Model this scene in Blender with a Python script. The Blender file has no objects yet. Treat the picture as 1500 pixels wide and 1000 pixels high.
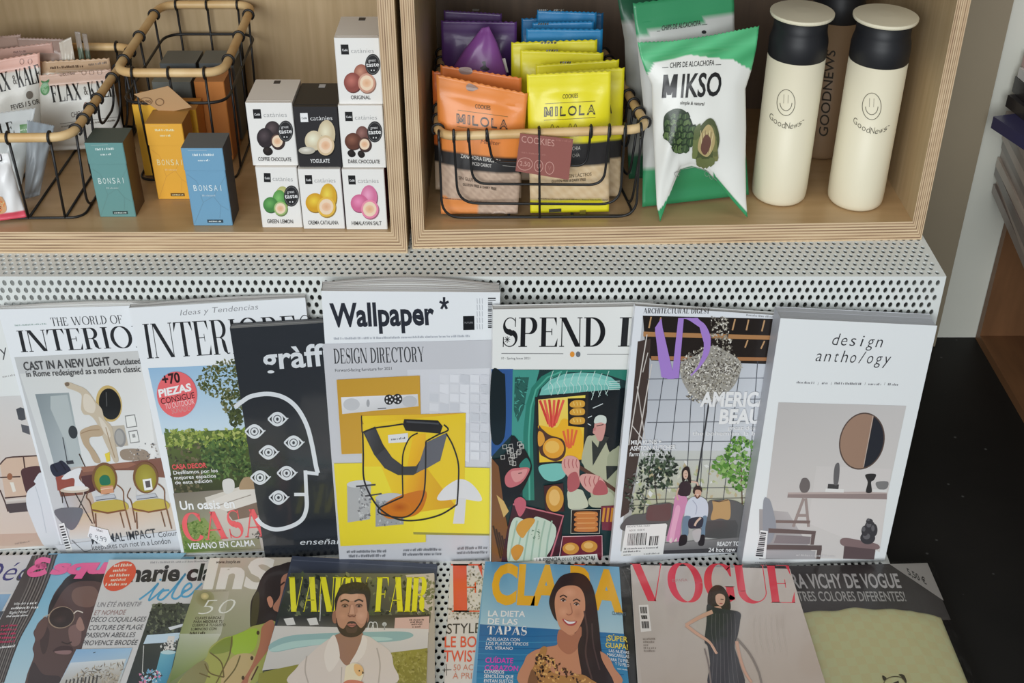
import bpy, bmesh, math, random
import numpy as np
from mathutils import Vector, Matrix
from mathutils.bvhtree import BVHTree

random.seed(7)
SC = bpy.context.scene
COL = SC.collection
PI = math.pi

# ------------------------------------------------------------------ camera
FPX = 1800.0                       # focal length in pixels of the 1500 x 1000 frame
PITCH = math.radians(33.5)
CAM = Vector((0.0, -1.3206, 0.777))
cam_data = bpy.data.cameras.new('camera')
cam_data.sensor_width = 36.0
cam_data.lens = FPX / 1500.0 * 36.0
cam_data.clip_start = 0.02
cam = bpy.data.objects.new('camera', cam_data)
COL.objects.link(cam)
cam.location = CAM
cam.rotation_euler = (PI / 2 - PITCH, 0, 0)
SC.camera = cam

# ------------------------------------------------------------------ world, light, exposure
SC.view_settings.view_transform = 'Standard'
SC.view_settings.look = 'None'
SC.view_settings.gamma = 1.0
SC.view_settings.use_curve_mapping = False
SC.view_settings.exposure = 0.0
W = bpy.data.worlds.new('shop_light')
SC.world = W
W.use_nodes = True
bg = W.node_tree.nodes['Background']
bg.inputs[0].default_value = (0.90, 0.95, 1.0, 1)
bg.inputs[1].default_value = 0.26


def area(name, loc, target, sx, sy, energy, col):
    d = bpy.data.lights.new(name, 'AREA')
    d.shape = 'RECTANGLE'
    d.size, d.size_y = sx, sy
    d.energy = energy
    d.color = col
    o = bpy.data.objects.new(name, d)
    COL.objects.link(o)
    o.location = loc
    o.rotation_euler = (Vector(target) - Vector(loc)).to_track_quat('-Z', 'Y').to_euler()
    return o


area('shop_window_light', (-1.1, -4.3, 1.35), (0.0, 0.0, -0.1), 3.4, 2.2, 158, (0.94, 0.98, 1.0))
area('ceiling_light', (0.3, -0.6, 2.6), (0.1, -0.2, 0.0), 1.6, 1.0, 9, (1.0, 0.93, 0.82))


# ------------------------------------------------------------------ colour helpers
def lin1(v):
    v = v / 255.0
    return v / 12.92 if v <= 0.04045 else ((v + 0.055) / 1.055) ** 2.4


def lin(c, k=1.0):
    return tuple(min(0.92, lin1(v) * k) for v in c[:3]) + (1.0,)


# ------------------------------------------------------------------ materials
def mat(name, color=None, rough=0.5, metal=0.0, coat=0.0, spec=0.5):
    m = bpy.data.materials.new(name)
    m.use_nodes = True
    b = m.node_tree.nodes['Principled BSDF']
    if color is not None:
        b.inputs['Base Color'].default_value = color
    b.inputs['Roughness'].default_value = rough
    b.inputs['Metallic'].default_value = metal
    b.inputs['Coat Weight'].default_value = coat
    b.inputs['Coat Roughness'].default_value = 0.08
    b.inputs['Specular IOR Level'].default_value = spec
    return m


def nodes(m):
    return m.node_tree.nodes, m.node_tree.links, m.node_tree.nodes['Principled BSDF']


def add_bump(m, scale, strength, dist=0.002, detail=2.0, kind='NOISE', coord='Object', stretch=(1, 1, 1)):
    n, l, b = nodes(m)
    tc = n.new('ShaderNodeTexCoord')
    mp = n.new('ShaderNodeMapping')
    mp.inputs['Scale'].default_value = stretch
    tx = n.new('ShaderNodeTexNoise')
    tx.inputs['Scale'].default_value = scale
    tx.inputs['Detail'].default_value = detail
    bp = n.new('ShaderNodeBump')
    bp.inputs['Strength'].default_value = strength
    bp.inputs['Distance'].default_value = dist
    l.new(tc.outputs[coord], mp.inputs['Vector'])
    l.new(mp.outputs[0], tx.inputs['Vector'])
    l.new(tx.outputs['Fac'], bp.inputs['Height'])
    l.new(bp.outputs[0], b.inputs['Normal'])
    return tx


def printed(name, rough, coat=0.0, spec=0.5, bump=None):
    """ink on paper, card or film: the colour comes from the mesh's own 'ink' attribute"""
    m = mat(name, None, rough, 0, coat, spec)
    n, l, b = nodes(m)
    a = n.new('ShaderNodeAttribute')
    a.attribute_name = 'ink'
    l.new(a.outputs['Color'], b.inputs['Base Color'])
    if bump:
        add_bump(m, *bump)
    return m


def noise_color(m, c1, c2, scale, stretch=(1, 1, 1), detail=4.0, lo=0.3, hi=0.7, coord='Object'):
    n, l, b = nodes(m)
    tc = n.new('ShaderNodeTexCoord')
    mp = n.new('ShaderNodeMapping')
    mp.inputs['Scale'].default_value = stretch
    tx = n.new('ShaderNodeTexNoise')
    tx.inputs['Scale'].default_value = scale
    tx.inputs['Detail'].default_value = detail
    cr = n.new('ShaderNodeValToRGB')
    cr.color_ramp.elements[0].position = lo
    cr.color_ramp.elements[1].position = hi
    cr.color_ramp.elements[0].color = c1
    cr.color_ramp.elements[1].color = c2
    l.new(tc.outputs[coord], mp.inputs['Vector'])
    l.new(mp.outputs[0], tx.inputs['Vector'])
    l.new(tx.outputs['Fac'], cr.inputs['Fac'])
    l.new(cr.outputs['Color'], b.inputs['Base Color'])
    return m


M = {}
M['paper'] = printed('printed_paper', 0.42, 0.0, 0.4)
M['gloss'] = printed('printed_gloss_paper', 0.30, 0.25, 0.5, (9.0, 0.12, 0.004, 2.0))
M['wrap'] = printed('shrink_wrapped_print', 0.22, 0.8, 0.5, (22.0, 0.30, 0.004, 3.0, 'NOISE', 'Object', (1, 0.35, 1)))
M['card'] = printed('printed_card', 0.45, 0.0, 0.4)
M['film'] = printed('printed_film', 0.36, 0.15, 0.5, (30.0, 0.22, 0.003, 2.0))
M['pages'] = printed('page_edges', 0.75, 0.0, 0.2)
M['wire'] = mat('black_wire', (0.012, 0.012, 0.013, 1), 0.45)
M['bamboo'] = noise_color(mat('bamboo', None, 0.45), lin((214, 172, 112)), lin((242, 212, 160)), 18, (1, 1, 1))
M['white_metal'] = noise_color(mat('white_coated_metal', None, 0.42), lin((222, 226, 222)), lin((232, 235, 232)), 6)
M['bottle'] = mat('cream_enamel', lin((243, 235, 208)), 0.45)
M['bottle_brown'] = mat('brown_enamel', lin((150, 122, 92)), 0.5)
M['black_plastic'] = mat('black_plastic', lin((30, 31, 35)), 0.5)
M['dark_print'] = mat('dark_print', lin((62, 58, 52)), 0.5)
M['wall'] = noise_color(mat('white_wall_paint', None, 0.7), lin((226, 227, 215)), lin((232, 232, 221)), 3)
M['taupe'] = noise_color(mat('taupe_paint', None, 0.65), lin((152, 140, 118)), lin((160, 147, 124)), 3)
M['black_floor'] = noise_color(mat('black_floor', None, 0.55, spec=0.25), lin((18, 17, 16)), lin((30, 28, 26)), 5)
n, l, b = nodes(M['black_floor'])
# sparse pale dust specks
tc = n.new('ShaderNodeTexCoord')
vo = n.new('ShaderNodeTexVoronoi')
vo.inputs['Scale'].default_value = 26
cr = n.new('ShaderNodeValToRGB')
cr.color_ramp.elements[0].position, cr.color_ramp.elements[1].position = 0.035, 0.075
cr.color_ramp.elements[0].color = (0.07, 0.07, 0.068, 1)
cr.color_ramp.elements[1].color = (0, 0, 0, 1)
old = b.inputs['Base Color'].links[0].from_socket
mx = n.new('ShaderNodeMix')
mx.data_type = 'RGBA'
mx.blend_type = 'ADD'
mx.inputs['Factor'].default_value = 1.0
l.new(tc.outputs['Object'], vo.inputs['Vector'])
l.new(vo.outputs['Distance'], cr.inputs['Fac'])
l.new(old, mx.inputs[6])
l.new(cr.outputs['Color'], mx.inputs[7])
l.new(mx.outputs[2], b.inputs['Base Color'])


def wood_face(name, c1, c2, stretch, rough=0.5):
    m = noise_color(mat(name, None, rough), lin(c1), lin(c2), 7, stretch, 5.0, 0.25, 0.75)
    return m


M['ply_face'] = wood_face('plywood_face', (184, 158, 118), (202, 177, 138), (16, 16, 1.0))
M['ply_floor'] = wood_face('plywood_lacquered_floor', (178, 146, 104), (196, 164, 122), (1.0, 9, 1), 0.3)
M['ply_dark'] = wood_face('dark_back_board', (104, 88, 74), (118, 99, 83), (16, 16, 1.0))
M['ply_brown'] = wood_face('brown_stained_plywood', (112, 78, 52), (136, 96, 64), (6, 1, 1), 0.4)


def ply_edge():
    m = mat('plywood_edge', None, 0.6)
    n, l, b = nodes(m)
    uv = n.new('ShaderNodeUVMap')
    uv.uv_map = 'ply'
    sep = n.new('ShaderNodeSeparateXYZ')
    l.new(uv.outputs[0], sep.inputs[0])
    mp = n.new('ShaderNodeMapping')
    mp.inputs['Scale'].default_value = (9, 420, 1)
    l.new(uv.outputs[0], mp.inputs['Vector'])
    wob = n.new('ShaderNodeTexNoise')
    wob.inputs['Scale'].default_value = 1.0
    wob.inputs['Detail'].default_value = 3
    l.new(mp.outputs[0], wob.inputs['Vector'])
    # the glued layers across the thickness
    mul = n.new('ShaderNodeMath')
    mul.operation = 'MULTIPLY'
    mul.inputs[1].default_value = 2 * PI / 0.0042
    l.new(sep.outputs['Y'], mul.inputs[0])
    sn = n.new('ShaderNodeMath')
    sn.operation = 'SINE'
    l.new(mul.outputs[0], sn.inputs[0])
    ad = n.new('ShaderNodeMath')
    ad.operation = 'MULTIPLY_ADD'
    ad.inputs[1].default_value = 0.26
    l.new(sn.outputs[0], ad.inputs[0])
    l.new(wob.outputs['Fac'], ad.inputs[2])
    cr = n.new('ShaderNodeValToRGB')
    e = cr.color_ramp.elements
    e[0].position, e[0].color = 0.12, lin((124, 94, 72))
    e[1].position, e[1].color = 0.9, lin((232, 209, 172))
    mid = cr.color_ramp.elements.new(0.42)
    mid.color = lin((200, 168, 132))
    l.new(ad.outputs[0], cr.inputs['Fac'])
    l.new(cr.outputs['Color'], b.inputs['Base Color'])
    return m


M['ply_edge'] = ply_edge()


def clear_film():
    m = bpy.data.materials.new('clear_plastic_film')
    m.use_nodes = True
    n, l = m.node_tree.nodes, m.node_tree.links
    n.clear()
    out = n.new('ShaderNodeOutputMaterial')
    tr = n.new('ShaderNodeBsdfTransparent')
    tr.inputs[0].default_value = (0.97, 0.97, 0.97, 1)
    gl = n.new('ShaderNodeBsdfGlossy')
    gl.inputs['Roughness'].default_value = 0.12
    fr = n.new('ShaderNodeFresnel')
    fr.inputs['IOR'].default_value = 1.22
    mi = n.new('ShaderNodeMixShader')
    tc = n.new('ShaderNodeTexCoord')
    mp = n.new('ShaderNodeMapping')
    mp.inputs['Scale'].default_value = (1, 0.5, 1)
    tx = n.new('ShaderNodeTexNoise')
    tx.inputs['Scale'].default_value = 26
    tx.inputs['Detail'].default_value = 3
    bp = n.new('ShaderNodeBump')
    bp.inputs['Strength'].default_value = 0.5
    bp.inputs['Distance'].default_value = 0.01
    l.new(tc.outputs['Object'], mp.inputs['Vector'])
    l.new(mp.outputs[0], tx.inputs['Vector'])
    l.new(tx.outputs['Fac'], bp.inputs['Height'])
    l.new(bp.outputs[0], gl.inputs['Normal'])
    l.new(fr.outputs[0], mi.inputs[0])
    l.new(tr.outputs[0], mi.inputs[1])
    l.new(gl.outputs[0], mi.inputs[2])
    l.new(mi.outputs[0], out.inputs[0])
    return m


M['clear'] = clear_film()

# ------------------------------------------------------------------ photo-pixel helpers (authoring aid: a pixel and a real plane give a point)
RGT = Vector((1, 0, 0))
FWD = Vector((0, math.cos(PITCH), -math.sin(PITCH)))
UPV = Vector((0, math.sin(PITCH), math.cos(PITCH)))


def ray(x, y):
    return FWD + RGT * ((x - 750.0) / FPX) + UPV * ((500.0 - y) / FPX)


def onP(x, y, P, N):
    d = ray(x, y)
    return CAM + d * ((P - CAM).dot(N) / d.dot(N))


def onZ(x, y, Z):
    return onP(x, y, Vector((0, 0, Z)), Vector((0, 0, 1)))


def onY(x, y, Y):
    return onP(x, y, Vector((0, Y, 0)), Vector((0, 1, 0)))


def proj(P):
    r = Vector(P) - CAM
    z = r.dot(FWD)
    return (750 + FPX * r.dot(RGT) / z, 500 - FPX * r.dot(UPV) / z)


# ------------------------------------------------------------------ object helpers
def link(name, me, parent=None, smooth=False):
    o = bpy.data.objects.new(name, me)
    COL.objects.link(o)
    if smooth:
        me.polygons.foreach_set('use_smooth', [True] * len(me.polygons))
    if parent is not None:
        o.parent = parent
    return o


def mesh(name, verts, faces, mats, parent=None, inks=None, fmat=None, smooth=False, world=True):
    """inks: one colour per face, or a list of colours per face corner; verts in world space, stored relative to the parent's origin"""
    off = Vector((0, 0, 0))
    if parent is not None and world:
        p = parent
        while p is not None:
            off = off + p.location
            p = p.parent
    me = bpy.data.meshes.new(name)
    if off.length > 0:
        verts = [(v[0] - off.x, v[1] - off.y, v[2] - off.z) for v in verts]
    me.from_pydata([tuple(v) for v in verts], [], faces)
    for m in (mats if isinstance(mats, (list, tuple)) else [mats]):
        me.materials.append(m)
    if fmat:
        me.polygons.foreach_set('material_index', fmat)
    if inks is not None:
        at = me.color_attributes.new('ink', 'FLOAT_COLOR', 'CORNER')
        buf = []
        for f, c in zip(faces, inks):
            if isinstance(c, list):
                for q in c:
                    buf.extend(q)
            else:
                for _ in f:
                    buf.extend(c)
        at.data.foreach_set('color', buf)
    me.update()
    return link(name, me, parent, smooth)


def empty(name, loc, label=None, cat=None, group=None):
    o = bpy.data.objects.new(name, None)
    o.empty_display_size = 0.03
    COL.objects.link(o)
    o.location = loc
    tag(o, label, cat, group)
    return o


def tag(o, label=None, cat=None, group=None, kind=None):
    if label:
        o['label'] = label
    if cat:
        o['category'] = cat
    if group:
        o['group'] = group
    if kind:
        o['kind'] = kind
    return o


class MB:
    """collects shapes into one mesh"""
    def __init__(s):
        s.v, s.f, s.c, s.m = [], [], [], []

    def add(s, verts, faces, col=(0.8, 0.8, 0.8, 1), mi=0):
        b = len(s.v)
        s.v.extend(verts)
        for f in faces:
            s.f.append(tuple(b + i for i in f))
            s.c.append(col)
            s.m.append(mi)

    def box(s, x0, x1, y0, y1, z0, z1, col=(0.8, 0.8, 0.8, 1), mi=0):
        v = [(x, y, z) for z in (z0, z1) for y in (y0, y1) for x in (x0, x1)]
        s.add(v, [(0, 2, 3, 1), (4, 5, 7, 6), (0, 1, 5, 4), (2, 6, 7, 3), (0, 4, 6, 2), (1, 3, 7, 5)], col, mi)

    def hexa(s, bottom, top, col=(0.8, 0.8, 0.8, 1), mi=0):
        """bottom, top: 4 points each, counter-clockwise seen from above"""
        v = list(bottom) + list(top)
        s.add(v, [(3, 2, 1, 0), (4, 5, 6, 7), (0, 1, 5, 4), (1, 2, 6, 5), (2, 3, 7, 6), (3, 0, 4, 7)], col, mi)

    def tube(s, pts, r, n=8, closed=False, col=(0.8, 0.8, 0.8, 1), mi=0):
        pts = [Vector(p) for p in pts]
        N = len(pts)
        rings = []
        prev = None
        for i in range(N):
            if closed:
                t = (pts[(i + 1) % N] - pts[i - 1]).normalized()
            else:
                t = (pts[min(i + 1, N - 1)] - pts[max(i - 1, 0)]).normalized()
            if prev is None:
                a = Vector((0, 0, 1)) if abs(t.z) < 0.9 else Vector((1, 0, 0))
                u = t.cross(a).normalized()
            else:
                u = (prev - t * prev.dot(t)).normalized()
            prev = u
            w = t.cross(u)
            rr = r[i] if isinstance(r, (list, tuple)) else r
            rings.append([pts[i] + (u * math.cos(2 * PI * k / n) + w * math.sin(2 * PI * k / n)) * rr for k in range(n)])
        v = [p for ring in rings for p in ring]
        f = []
        for i in range(N if closed else N - 1):
            j = (i + 1) % N
            for k in range(n):
                f.append((i * n + k, i * n + (k + 1) % n, j * n + (k + 1) % n, j * n + k))
        if not closed:
            f.append(tuple(range(n - 1, -1, -1)))
            f.append(tuple((N - 1) * n + k for k in range(n)))
        s.add(v, f, col, mi)

    def lathe(s, cx, cy, prof, n=40, sy=1.0, col=(0.8, 0.8, 0.8, 1), mi=0):
        v, f = [], []
        for r, z in prof:
            for k in range(n):
                a = 2 * PI * k / n
                v.append((cx + r * math.cos(a), cy + r * sy * math.sin(a), z))
        for i in range(len(prof) - 1):
            for k in range(n):
                f.append((i * n + k, i * n + (k + 1) % n, (i + 1) * n + (k + 1) % n, (i + 1) * n + k))
        f.append(tuple(range(n - 1, -1, -1)))
        f.append(tuple((len(prof) - 1) * n + k for k in range(n)))
        s.add(v, f, col, mi)

    def build(s, name, mats, parent=None, smooth=False, ink=True):
        return mesh(name, s.v, s.f, mats, parent, s.c if ink else None, s.m, smooth)


def rounded(pts, rad, seg=6, closed=True):
    """round the corners of a 3D polyline"""
    pts = [Vector(p) for p in pts]
    N = len(pts)
    out = []
    for i in range(N):
        if not closed and i in (0, N - 1):
            out.append(pts[i])
            continue
        p, a, b = pts[i], pts[i - 1], pts[(i + 1) % N]
        r = min(rad, (a - p).length * 0.49, (b - p).length * 0.49)
        s, e = p + (a - p).normalized() * r, p + (b - p).normalized() * r
        for k in range(seg + 1):
            t = k / seg
            out.append(s * (1 - t) ** 2 + p * 2 * t * (1 - t) + e * t * t)
    return out
# ------------------------------------------------------------------ lettering
_txt = {}


def sans(s, bold=0.0):
    """built-in sans face as triangles, normalised: x from 0 to width, cap height 1"""
    key = (s, bold)
    if key in _txt:
        return _txt[key]
    cu = bpy.data.curves.new('lettering', 'FONT')
    cu.body = 'H'
    cu.resolution_u = 3
    o = bpy.data.objects.new('lettering', cu)
    COL.objects.link(o)

    def grab():
        bpy.context.view_layer.update()
        dg = bpy.context.evaluated_depsgraph_get()
        me = o.evaluated_get(dg).to_mesh()
        v = [(q.co.x, q.co.y) for q in me.vertices]
        f = [tuple(p.vertices) for p in me.polygons]
        o.evaluated_get(dg).to_mesh_clear()
        return v, f
    if 'cap' not in _txt:
        v, f = grab()
        _txt['cap'] = (min(q[1] for q in v), max(q[1] for q in v))
    lo, hi = _txt['cap']
    cu.body = s
    cu.offset = bold * (hi - lo)
    v, f = grab()
    bpy.data.objects.remove(o)
    bpy.data.curves.remove(cu)
    x0 = min(q[0] for q in v)
    x1 = max(q[0] for q in v)
    v = [((q[0] - x0) / (hi - lo), (q[1] - lo) / (hi - lo)) for q in v]
    r = (v, f, (x1 - x0) / (hi - lo))
    _txt[key] = r
    return r


def _arc(cx, cy, rx, ry, a0, a1, n=18):
    return [(cx + rx * math.cos(math.radians(a0 + (a1 - a0) * i / n)), cy + ry * math.sin(math.radians(a0 + (a1 - a0) * i / n))) for i in range(n + 1)]


def _vstroke(pts, w):
    """polyline with a width at each point -> quads"""
    n = len(pts)
    L, R = [], []
    for i in range(n):
        a, b = pts[max(i - 1, 0)], pts[min(i + 1, n - 1)]
        dx, dy = b[0] - a[0], b[1] - a[1]
        d = math.hypot(dx, dy) or 1
        h = (w[i] if isinstance(w, (list, tuple)) else w) / 2
        L.append((pts[i][0] - dy / d * h, pts[i][1] + dx / d * h))
        R.append((pts[i][0] + dy / d * h, pts[i][1] - dx / d * h))
    return [[L[i], L[i + 1], R[i + 1], R[i]] for i in range(n - 1)]


def _rot_w(pts, T, H, p=1.3):
    """stroke widths of a round letter: thick where it runs upright, hair-thin where it runs level"""
    w = []
    n = len(pts)
    for i in range(n):
        a, b = pts[max(i - 1, 0)], pts[min(i + 1, n - 1)]
        dx, dy = b[0] - a[0], b[1] - a[1]
        d = math.hypot(dx, dy) or 1
        w.append(H + (T - H) * abs(dy / d) ** p)
    return w


def serif_glyph(ch, T, H, S, k=1.0):
    """polygons and width of a high-contrast serif capital; k widens round letters"""
    R = lambda x0, y0, x1, y1: [(x0, y0), (x1, y0), (x1, y1), (x0, y1)]
    P = []

    def stem(x, w, y0=0.0, y1=1.0, bot=True, top=True):
        P.append(R(x, y0, x + w, y1))
        if bot:
            P.append(R(x - S, y0, x + w + S, y0 + H))
        if top:
            P.append(R(x - S, y1 - H, x + w + S, y1))

    def diag(xb, xt, w, y0=0.0, y1=1.0):
        P.append([(xb, y0), (xb + w, y0), (xt + w, y1), (xt, y1)])

    def foot(xc, w, y):
        P.append(R(xc - w / 2, y, xc + w / 2, y + H))
    if ch == 'I':
        stem(S, T)
        return P, T + 2 * S
    if ch in 'EFL':
        stem(S, T, top=ch != 'L' or True)
        wd = S + T + 0.40 * k
        if ch in 'EL':
            P.append(R(S, 0, wd, H))
            P.append([(wd - H, 0), (wd, 0), (wd + 0.02, 0.30), (wd - 0.09, 0.0 + H)])
        if ch in 'EF':
            P.append(R(S, 1 - H, wd - 0.03, 1))
            P.append([(wd - 0.03, 1), (wd - 0.03 - H, 1), (wd - 0.12, 1 - H), (wd - 0.02, 0.72)])
            P.append(R(S + T, 0.5, S + T + 0.22 * k, 0.5 + H))
            P.append(R(S + T + 0.22 * k - H, 0.40, S + T + 0.22 * k, 0.62))
        return P, wd + 0.02
    if ch == 'T':
        wd = 0.68 * k
        stem(wd / 2 - T / 2, T, top=False)
        P.append(R(0, 1 - H, wd, 1))
        P.append([(0, 1), (H, 1), (0.10, 1 - H), (-0.02, 0.72)])
        P.append([(wd, 1), (wd - H, 1), (wd - 0.10, 1 - H), (wd + 0.02, 0.72)])
        return P, wd
    if ch == 'H':
        wd = 2 * S + 2 * T + 0.34 * k
        stem(S, T)
        stem(wd - S - T, T)
        P.append(R(S, 0.5, wd - S, 0.5 + H))
        return P, wd
    if ch == 'N':
        wd = 0.82 * k
        stem(S, H * 1.2)
        stem(wd - S - H * 1.2, H * 1.2, bot=False)
        diag(wd - S - T * 1.05, S - T * 0.15, T * 1.15)
        return P, wd
    if ch in 'VA':
        wd = 0.86 * k
        if ch == 'V':
            diag(wd / 2 - T * 0.55, 0.03, T * 1.1)
            diag(wd / 2 + T * 0.3, wd - 0.08, H * 1.3)
            foot(0.03 + T / 2, T + 2 * S, 1 - H)
            foot(wd - 0.08, 2.4 * S, 1 - H)
        else:
            diag(wd - T - 0.05, wd / 2 - T * 0.6, T * 1.1)
            diag(0.07, wd / 2 - T * 0.25, H * 1.3)
            foot(0.08, 2.4 * S, 0)
            foot(wd - 0.05 - T / 2, T + 2 * S, 0)
            P.append(R(0.2 * k, 0.32, wd - 0.22 * k, 0.32 + H))
        return P, wd
    if ch == 'W':
        a, w1 = serif_glyph('V', T, H, S, k * 0.86)
        b, w2 = serif_glyph('V', T, H, S, k * 0.86)
        off = w1 * 0.72
        return a + [[(x + off, y) for x, y in p] for p in b], off + w2
    if ch == 'M':
        wd = 1.0 * k
        stem(S, H * 1.2)
        stem(wd - S - T, T)
        diag(wd / 2 - T * 0.5, S, T)
        diag(wd / 2, wd - S - T, H * 1.3)
        return P, wd
    if ch == 'X':
        wd = 0.84 * k
        diag(wd - T - 0.06, 0.06, T * 1.1)
        diag(0.08, wd - 0.12, H * 1.3)
        for x, y in ((0.12, 0), (wd - 0.06 - T / 2, 0), (0.06 + T / 2, 1 - H), (wd - 0.11, 1 - H)):
            foot(x, T + S, y)
        return P, wd
    if ch == 'K':
        stem(S, T)
        wd = S + T + 0.55 * k
        P.append([(S + T, 0.40), (S + T + H * 1.6, 0.40), (wd - 0.10, 1), (wd - 0.14, 1)])
        P.append([(wd - T - 0.02, 0), (wd - 0.0, 0), (S + T + 0.26 * k, 0.62), (S + T + 0.12 * k, 0.52)])
        foot(wd - 0.12, 2.4 * S, 1 - H)
        foot(wd - T / 2 - 0.02, T + S, 0)
        return P, wd
    if ch == 'Y':
        wd = 0.80 * k
        stem(wd / 2 - T / 2, T, 0, 0.46, top=False)
        P.append([(wd / 2 - T / 2, 0.46), (wd / 2 + T / 2, 0.46), (0.04 + T, 1), (0.04, 1)])
        P.append([(wd / 2 + T / 2 - H, 0.44), (wd / 2 + T / 2, 0.44), (wd - 0.06, 1), (wd - 0.06 - H * 1.2, 1)])
        foot(0.04 + T / 2, T + 2 * S, 1 - H)
        foot(wd - 0.07, 2.4 * S, 1 - H)
        return P, wd
    if ch in 'PRDB':
        stem(S, T)
        if ch == 'D':
            pts = _arc(S + T, 0.5, 0.44 * k, 0.5 - H / 2, 90, -90, 26)
            P.extend(_vstroke(pts, _rot_w(pts, T * 1.05, H)))
            return P, S + T + 0.44 * k + T / 2
        cy = 0.74 if ch != 'P' else 0.72
        ry = 1 - H / 2 - cy
        pts = [(S + T, 1 - H / 2)] + _arc(S + T + 0.12 * k, cy, 0.22 * k, ry, 90, -90, 20) + [(S + T, cy - ry)]
        P.extend(_vstroke(pts, _rot_w(pts, T, H)))
        wd = S + T + 0.36 * k + T / 2
        if ch == 'B':
            pts = [(S + T, cy - ry)] + _arc(S + T + 0.14 * k, (cy - ry) / 2 + H / 4, 0.25 * k, (cy - ry) / 2 - H / 4, 90, -90, 20) + [(S + T, H / 2)]
            P.extend(_vstroke(pts, _rot_w(pts, T, H)))
        if ch == 'R':
            pts = [(S + T + 0.12 * k, cy - ry), (S + T + 0.20 * k, cy - ry - 0.03), (S + T + 0.25 * k, 0.36), (S + T + 0.29 * k, 0.12), (S + T + 0.36 * k, 0.015), (S + T + 0.45 * k, 0.03)]
            P.extend(_vstroke(pts, [H, H * 1.5, T, T, H * 1.6, H]))
            wd += 0.07 * k
        return P, wd
    if ch in 'OQ':
        rx = 0.45 * k
        pts = _arc(rx, 0.5, rx - T / 2, 0.5 - H / 2 + 0.015, 0, 360, 48)
        pts2 = pts + [pts[1]]
        w = _rot_w([pts[-2]] + pts2, T, H)[1:]
        w[0] = w[-2] = w[len(pts) - 1] = T
        P.extend(_vstroke(pts, w[:len(pts)]))
        return P, 2 * rx
    if ch in 'CG':
        rx = 0.44 * k
        pts = _arc(rx, 0.5, rx - T / 2, 0.5 - H / 2 + 0.015, 48, 318, 40)
        P.extend(_vstroke(pts, _rot_w(pts, T, H, 1.6)))
        xr = rx + (rx - T / 2) * math.cos(math.radians(48))
        P.append([(xr + 0.02, 0.68), (xr + 0.06, 0.68), (xr + 0.06, 1.0), (xr + 0.02, 0.93), (xr - 0.05, 0.86)])
        if ch == 'G':
            P.append(R(xr - T * 0.6, 0.06, xr + T * 0.4, 0.42))
            P.append(R(xr - T * 0.6 - S, 0.42 - H, xr + T * 0.4 + S, 0.42))
            return P, xr + T * 0.4 + S
        return P, xr + 0.08
    if ch == 'S':
        q = _arc(0.30 * k, 0.745, 0.215 * k, 0.245, 22, 255, 18)
        q += [(0.26 * k, 0.52), (0.36 * k, 0.46)]
        q += _arc(0.29 * k, 0.265, 0.235 * k, 0.25, 62, -160, 18)
        n = len(q)
        w = []
        for i in range(n):
            t = i / (n - 1)
            w.append(H + (T * 1.15 - H) * math.exp(-((t - 0.5) / 0.17) ** 2))
        P.extend(_vstroke(q, w))
        P.append(R(0.50 * k - H, 0.68, 0.50 * k, 1.0))
        P.append(R(0.05 * k, 0.0, 0.05 * k + H, 0.34))
        return P, 0.55 * k
    if ch == 'U':
        wd = 0.80 * k
        stem(S, T, 0.3, 1.0, bot=False)
        stem(wd - S - H * 1.2, H * 1.2, 0.3, 1.0, bot=False)
        pts = [(S + T / 2, 0.3)] + _arc((S + T / 2 + wd - S - H * .6) / 2, 0.3, (wd - 2 * S - T / 2 - H * .6) / 2, 0.29, 180, 360, 20)
        w = [T] + [H + (T - H) * max(0, math.cos(PI / 2 * i / 12)) ** 1.0 if i < 12 else H * 1.2 for i in range(21)]
        P.extend(_vstroke(pts, w))
        return P, wd
    return [], 0.35


def serif(s, T=0.16, H=0.03, S=0.07, gap=0.05, k=1.0):
    v, f = [], []
    x = 0.0
    for ch in s:
        if ch == ' ':
            x += 0.38
            continue
        P, wd = serif_glyph(ch, T, H, S, k)
        for p in P:
            b = len(v)
            v.extend((x + q[0], q[1]) for q in p)
            f.append(tuple(range(b, b + len(p))))
        x += wd + gap
    return v, f, x - gap


# ------------------------------------------------------------------ surfaces that carry print
class Plane:
    def __init__(s, P, N, up=(0, 0, 1)):
        s.P, s.N = Vector(P), Vector(N).normalized()
        s.up = Vector(up)

    def at(s, x, y, off=0.0):
        return onP(x, y, s.P, s.N) + s.N * off


class Solid:
    """print wraps over whatever mesh stands there"""
    def __init__(s, ob_verts, faces, fallback):
        s.t = BVHTree.FromPolygons([Vector(v) for v in ob_verts], faces)
        s.fb = fallback
        s.up = Vector((0, 0, 1))

    def at(s, x, y, off=0.0):
        d = ray(x, y).normalized()
        h, nrm, i, dist = s.t.ray_cast(CAM, d)
        if h is None:
            return s.fb.at(x, y, off)
        if nrm.dot(d) > 0:
            nrm = -nrm
        return h + nrm * (off * 1.6 + 0.0004)


def mixc(a, b, t):
    return tuple(a[i] + (b[i] - a[i]) * t for i in range(3))


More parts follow.
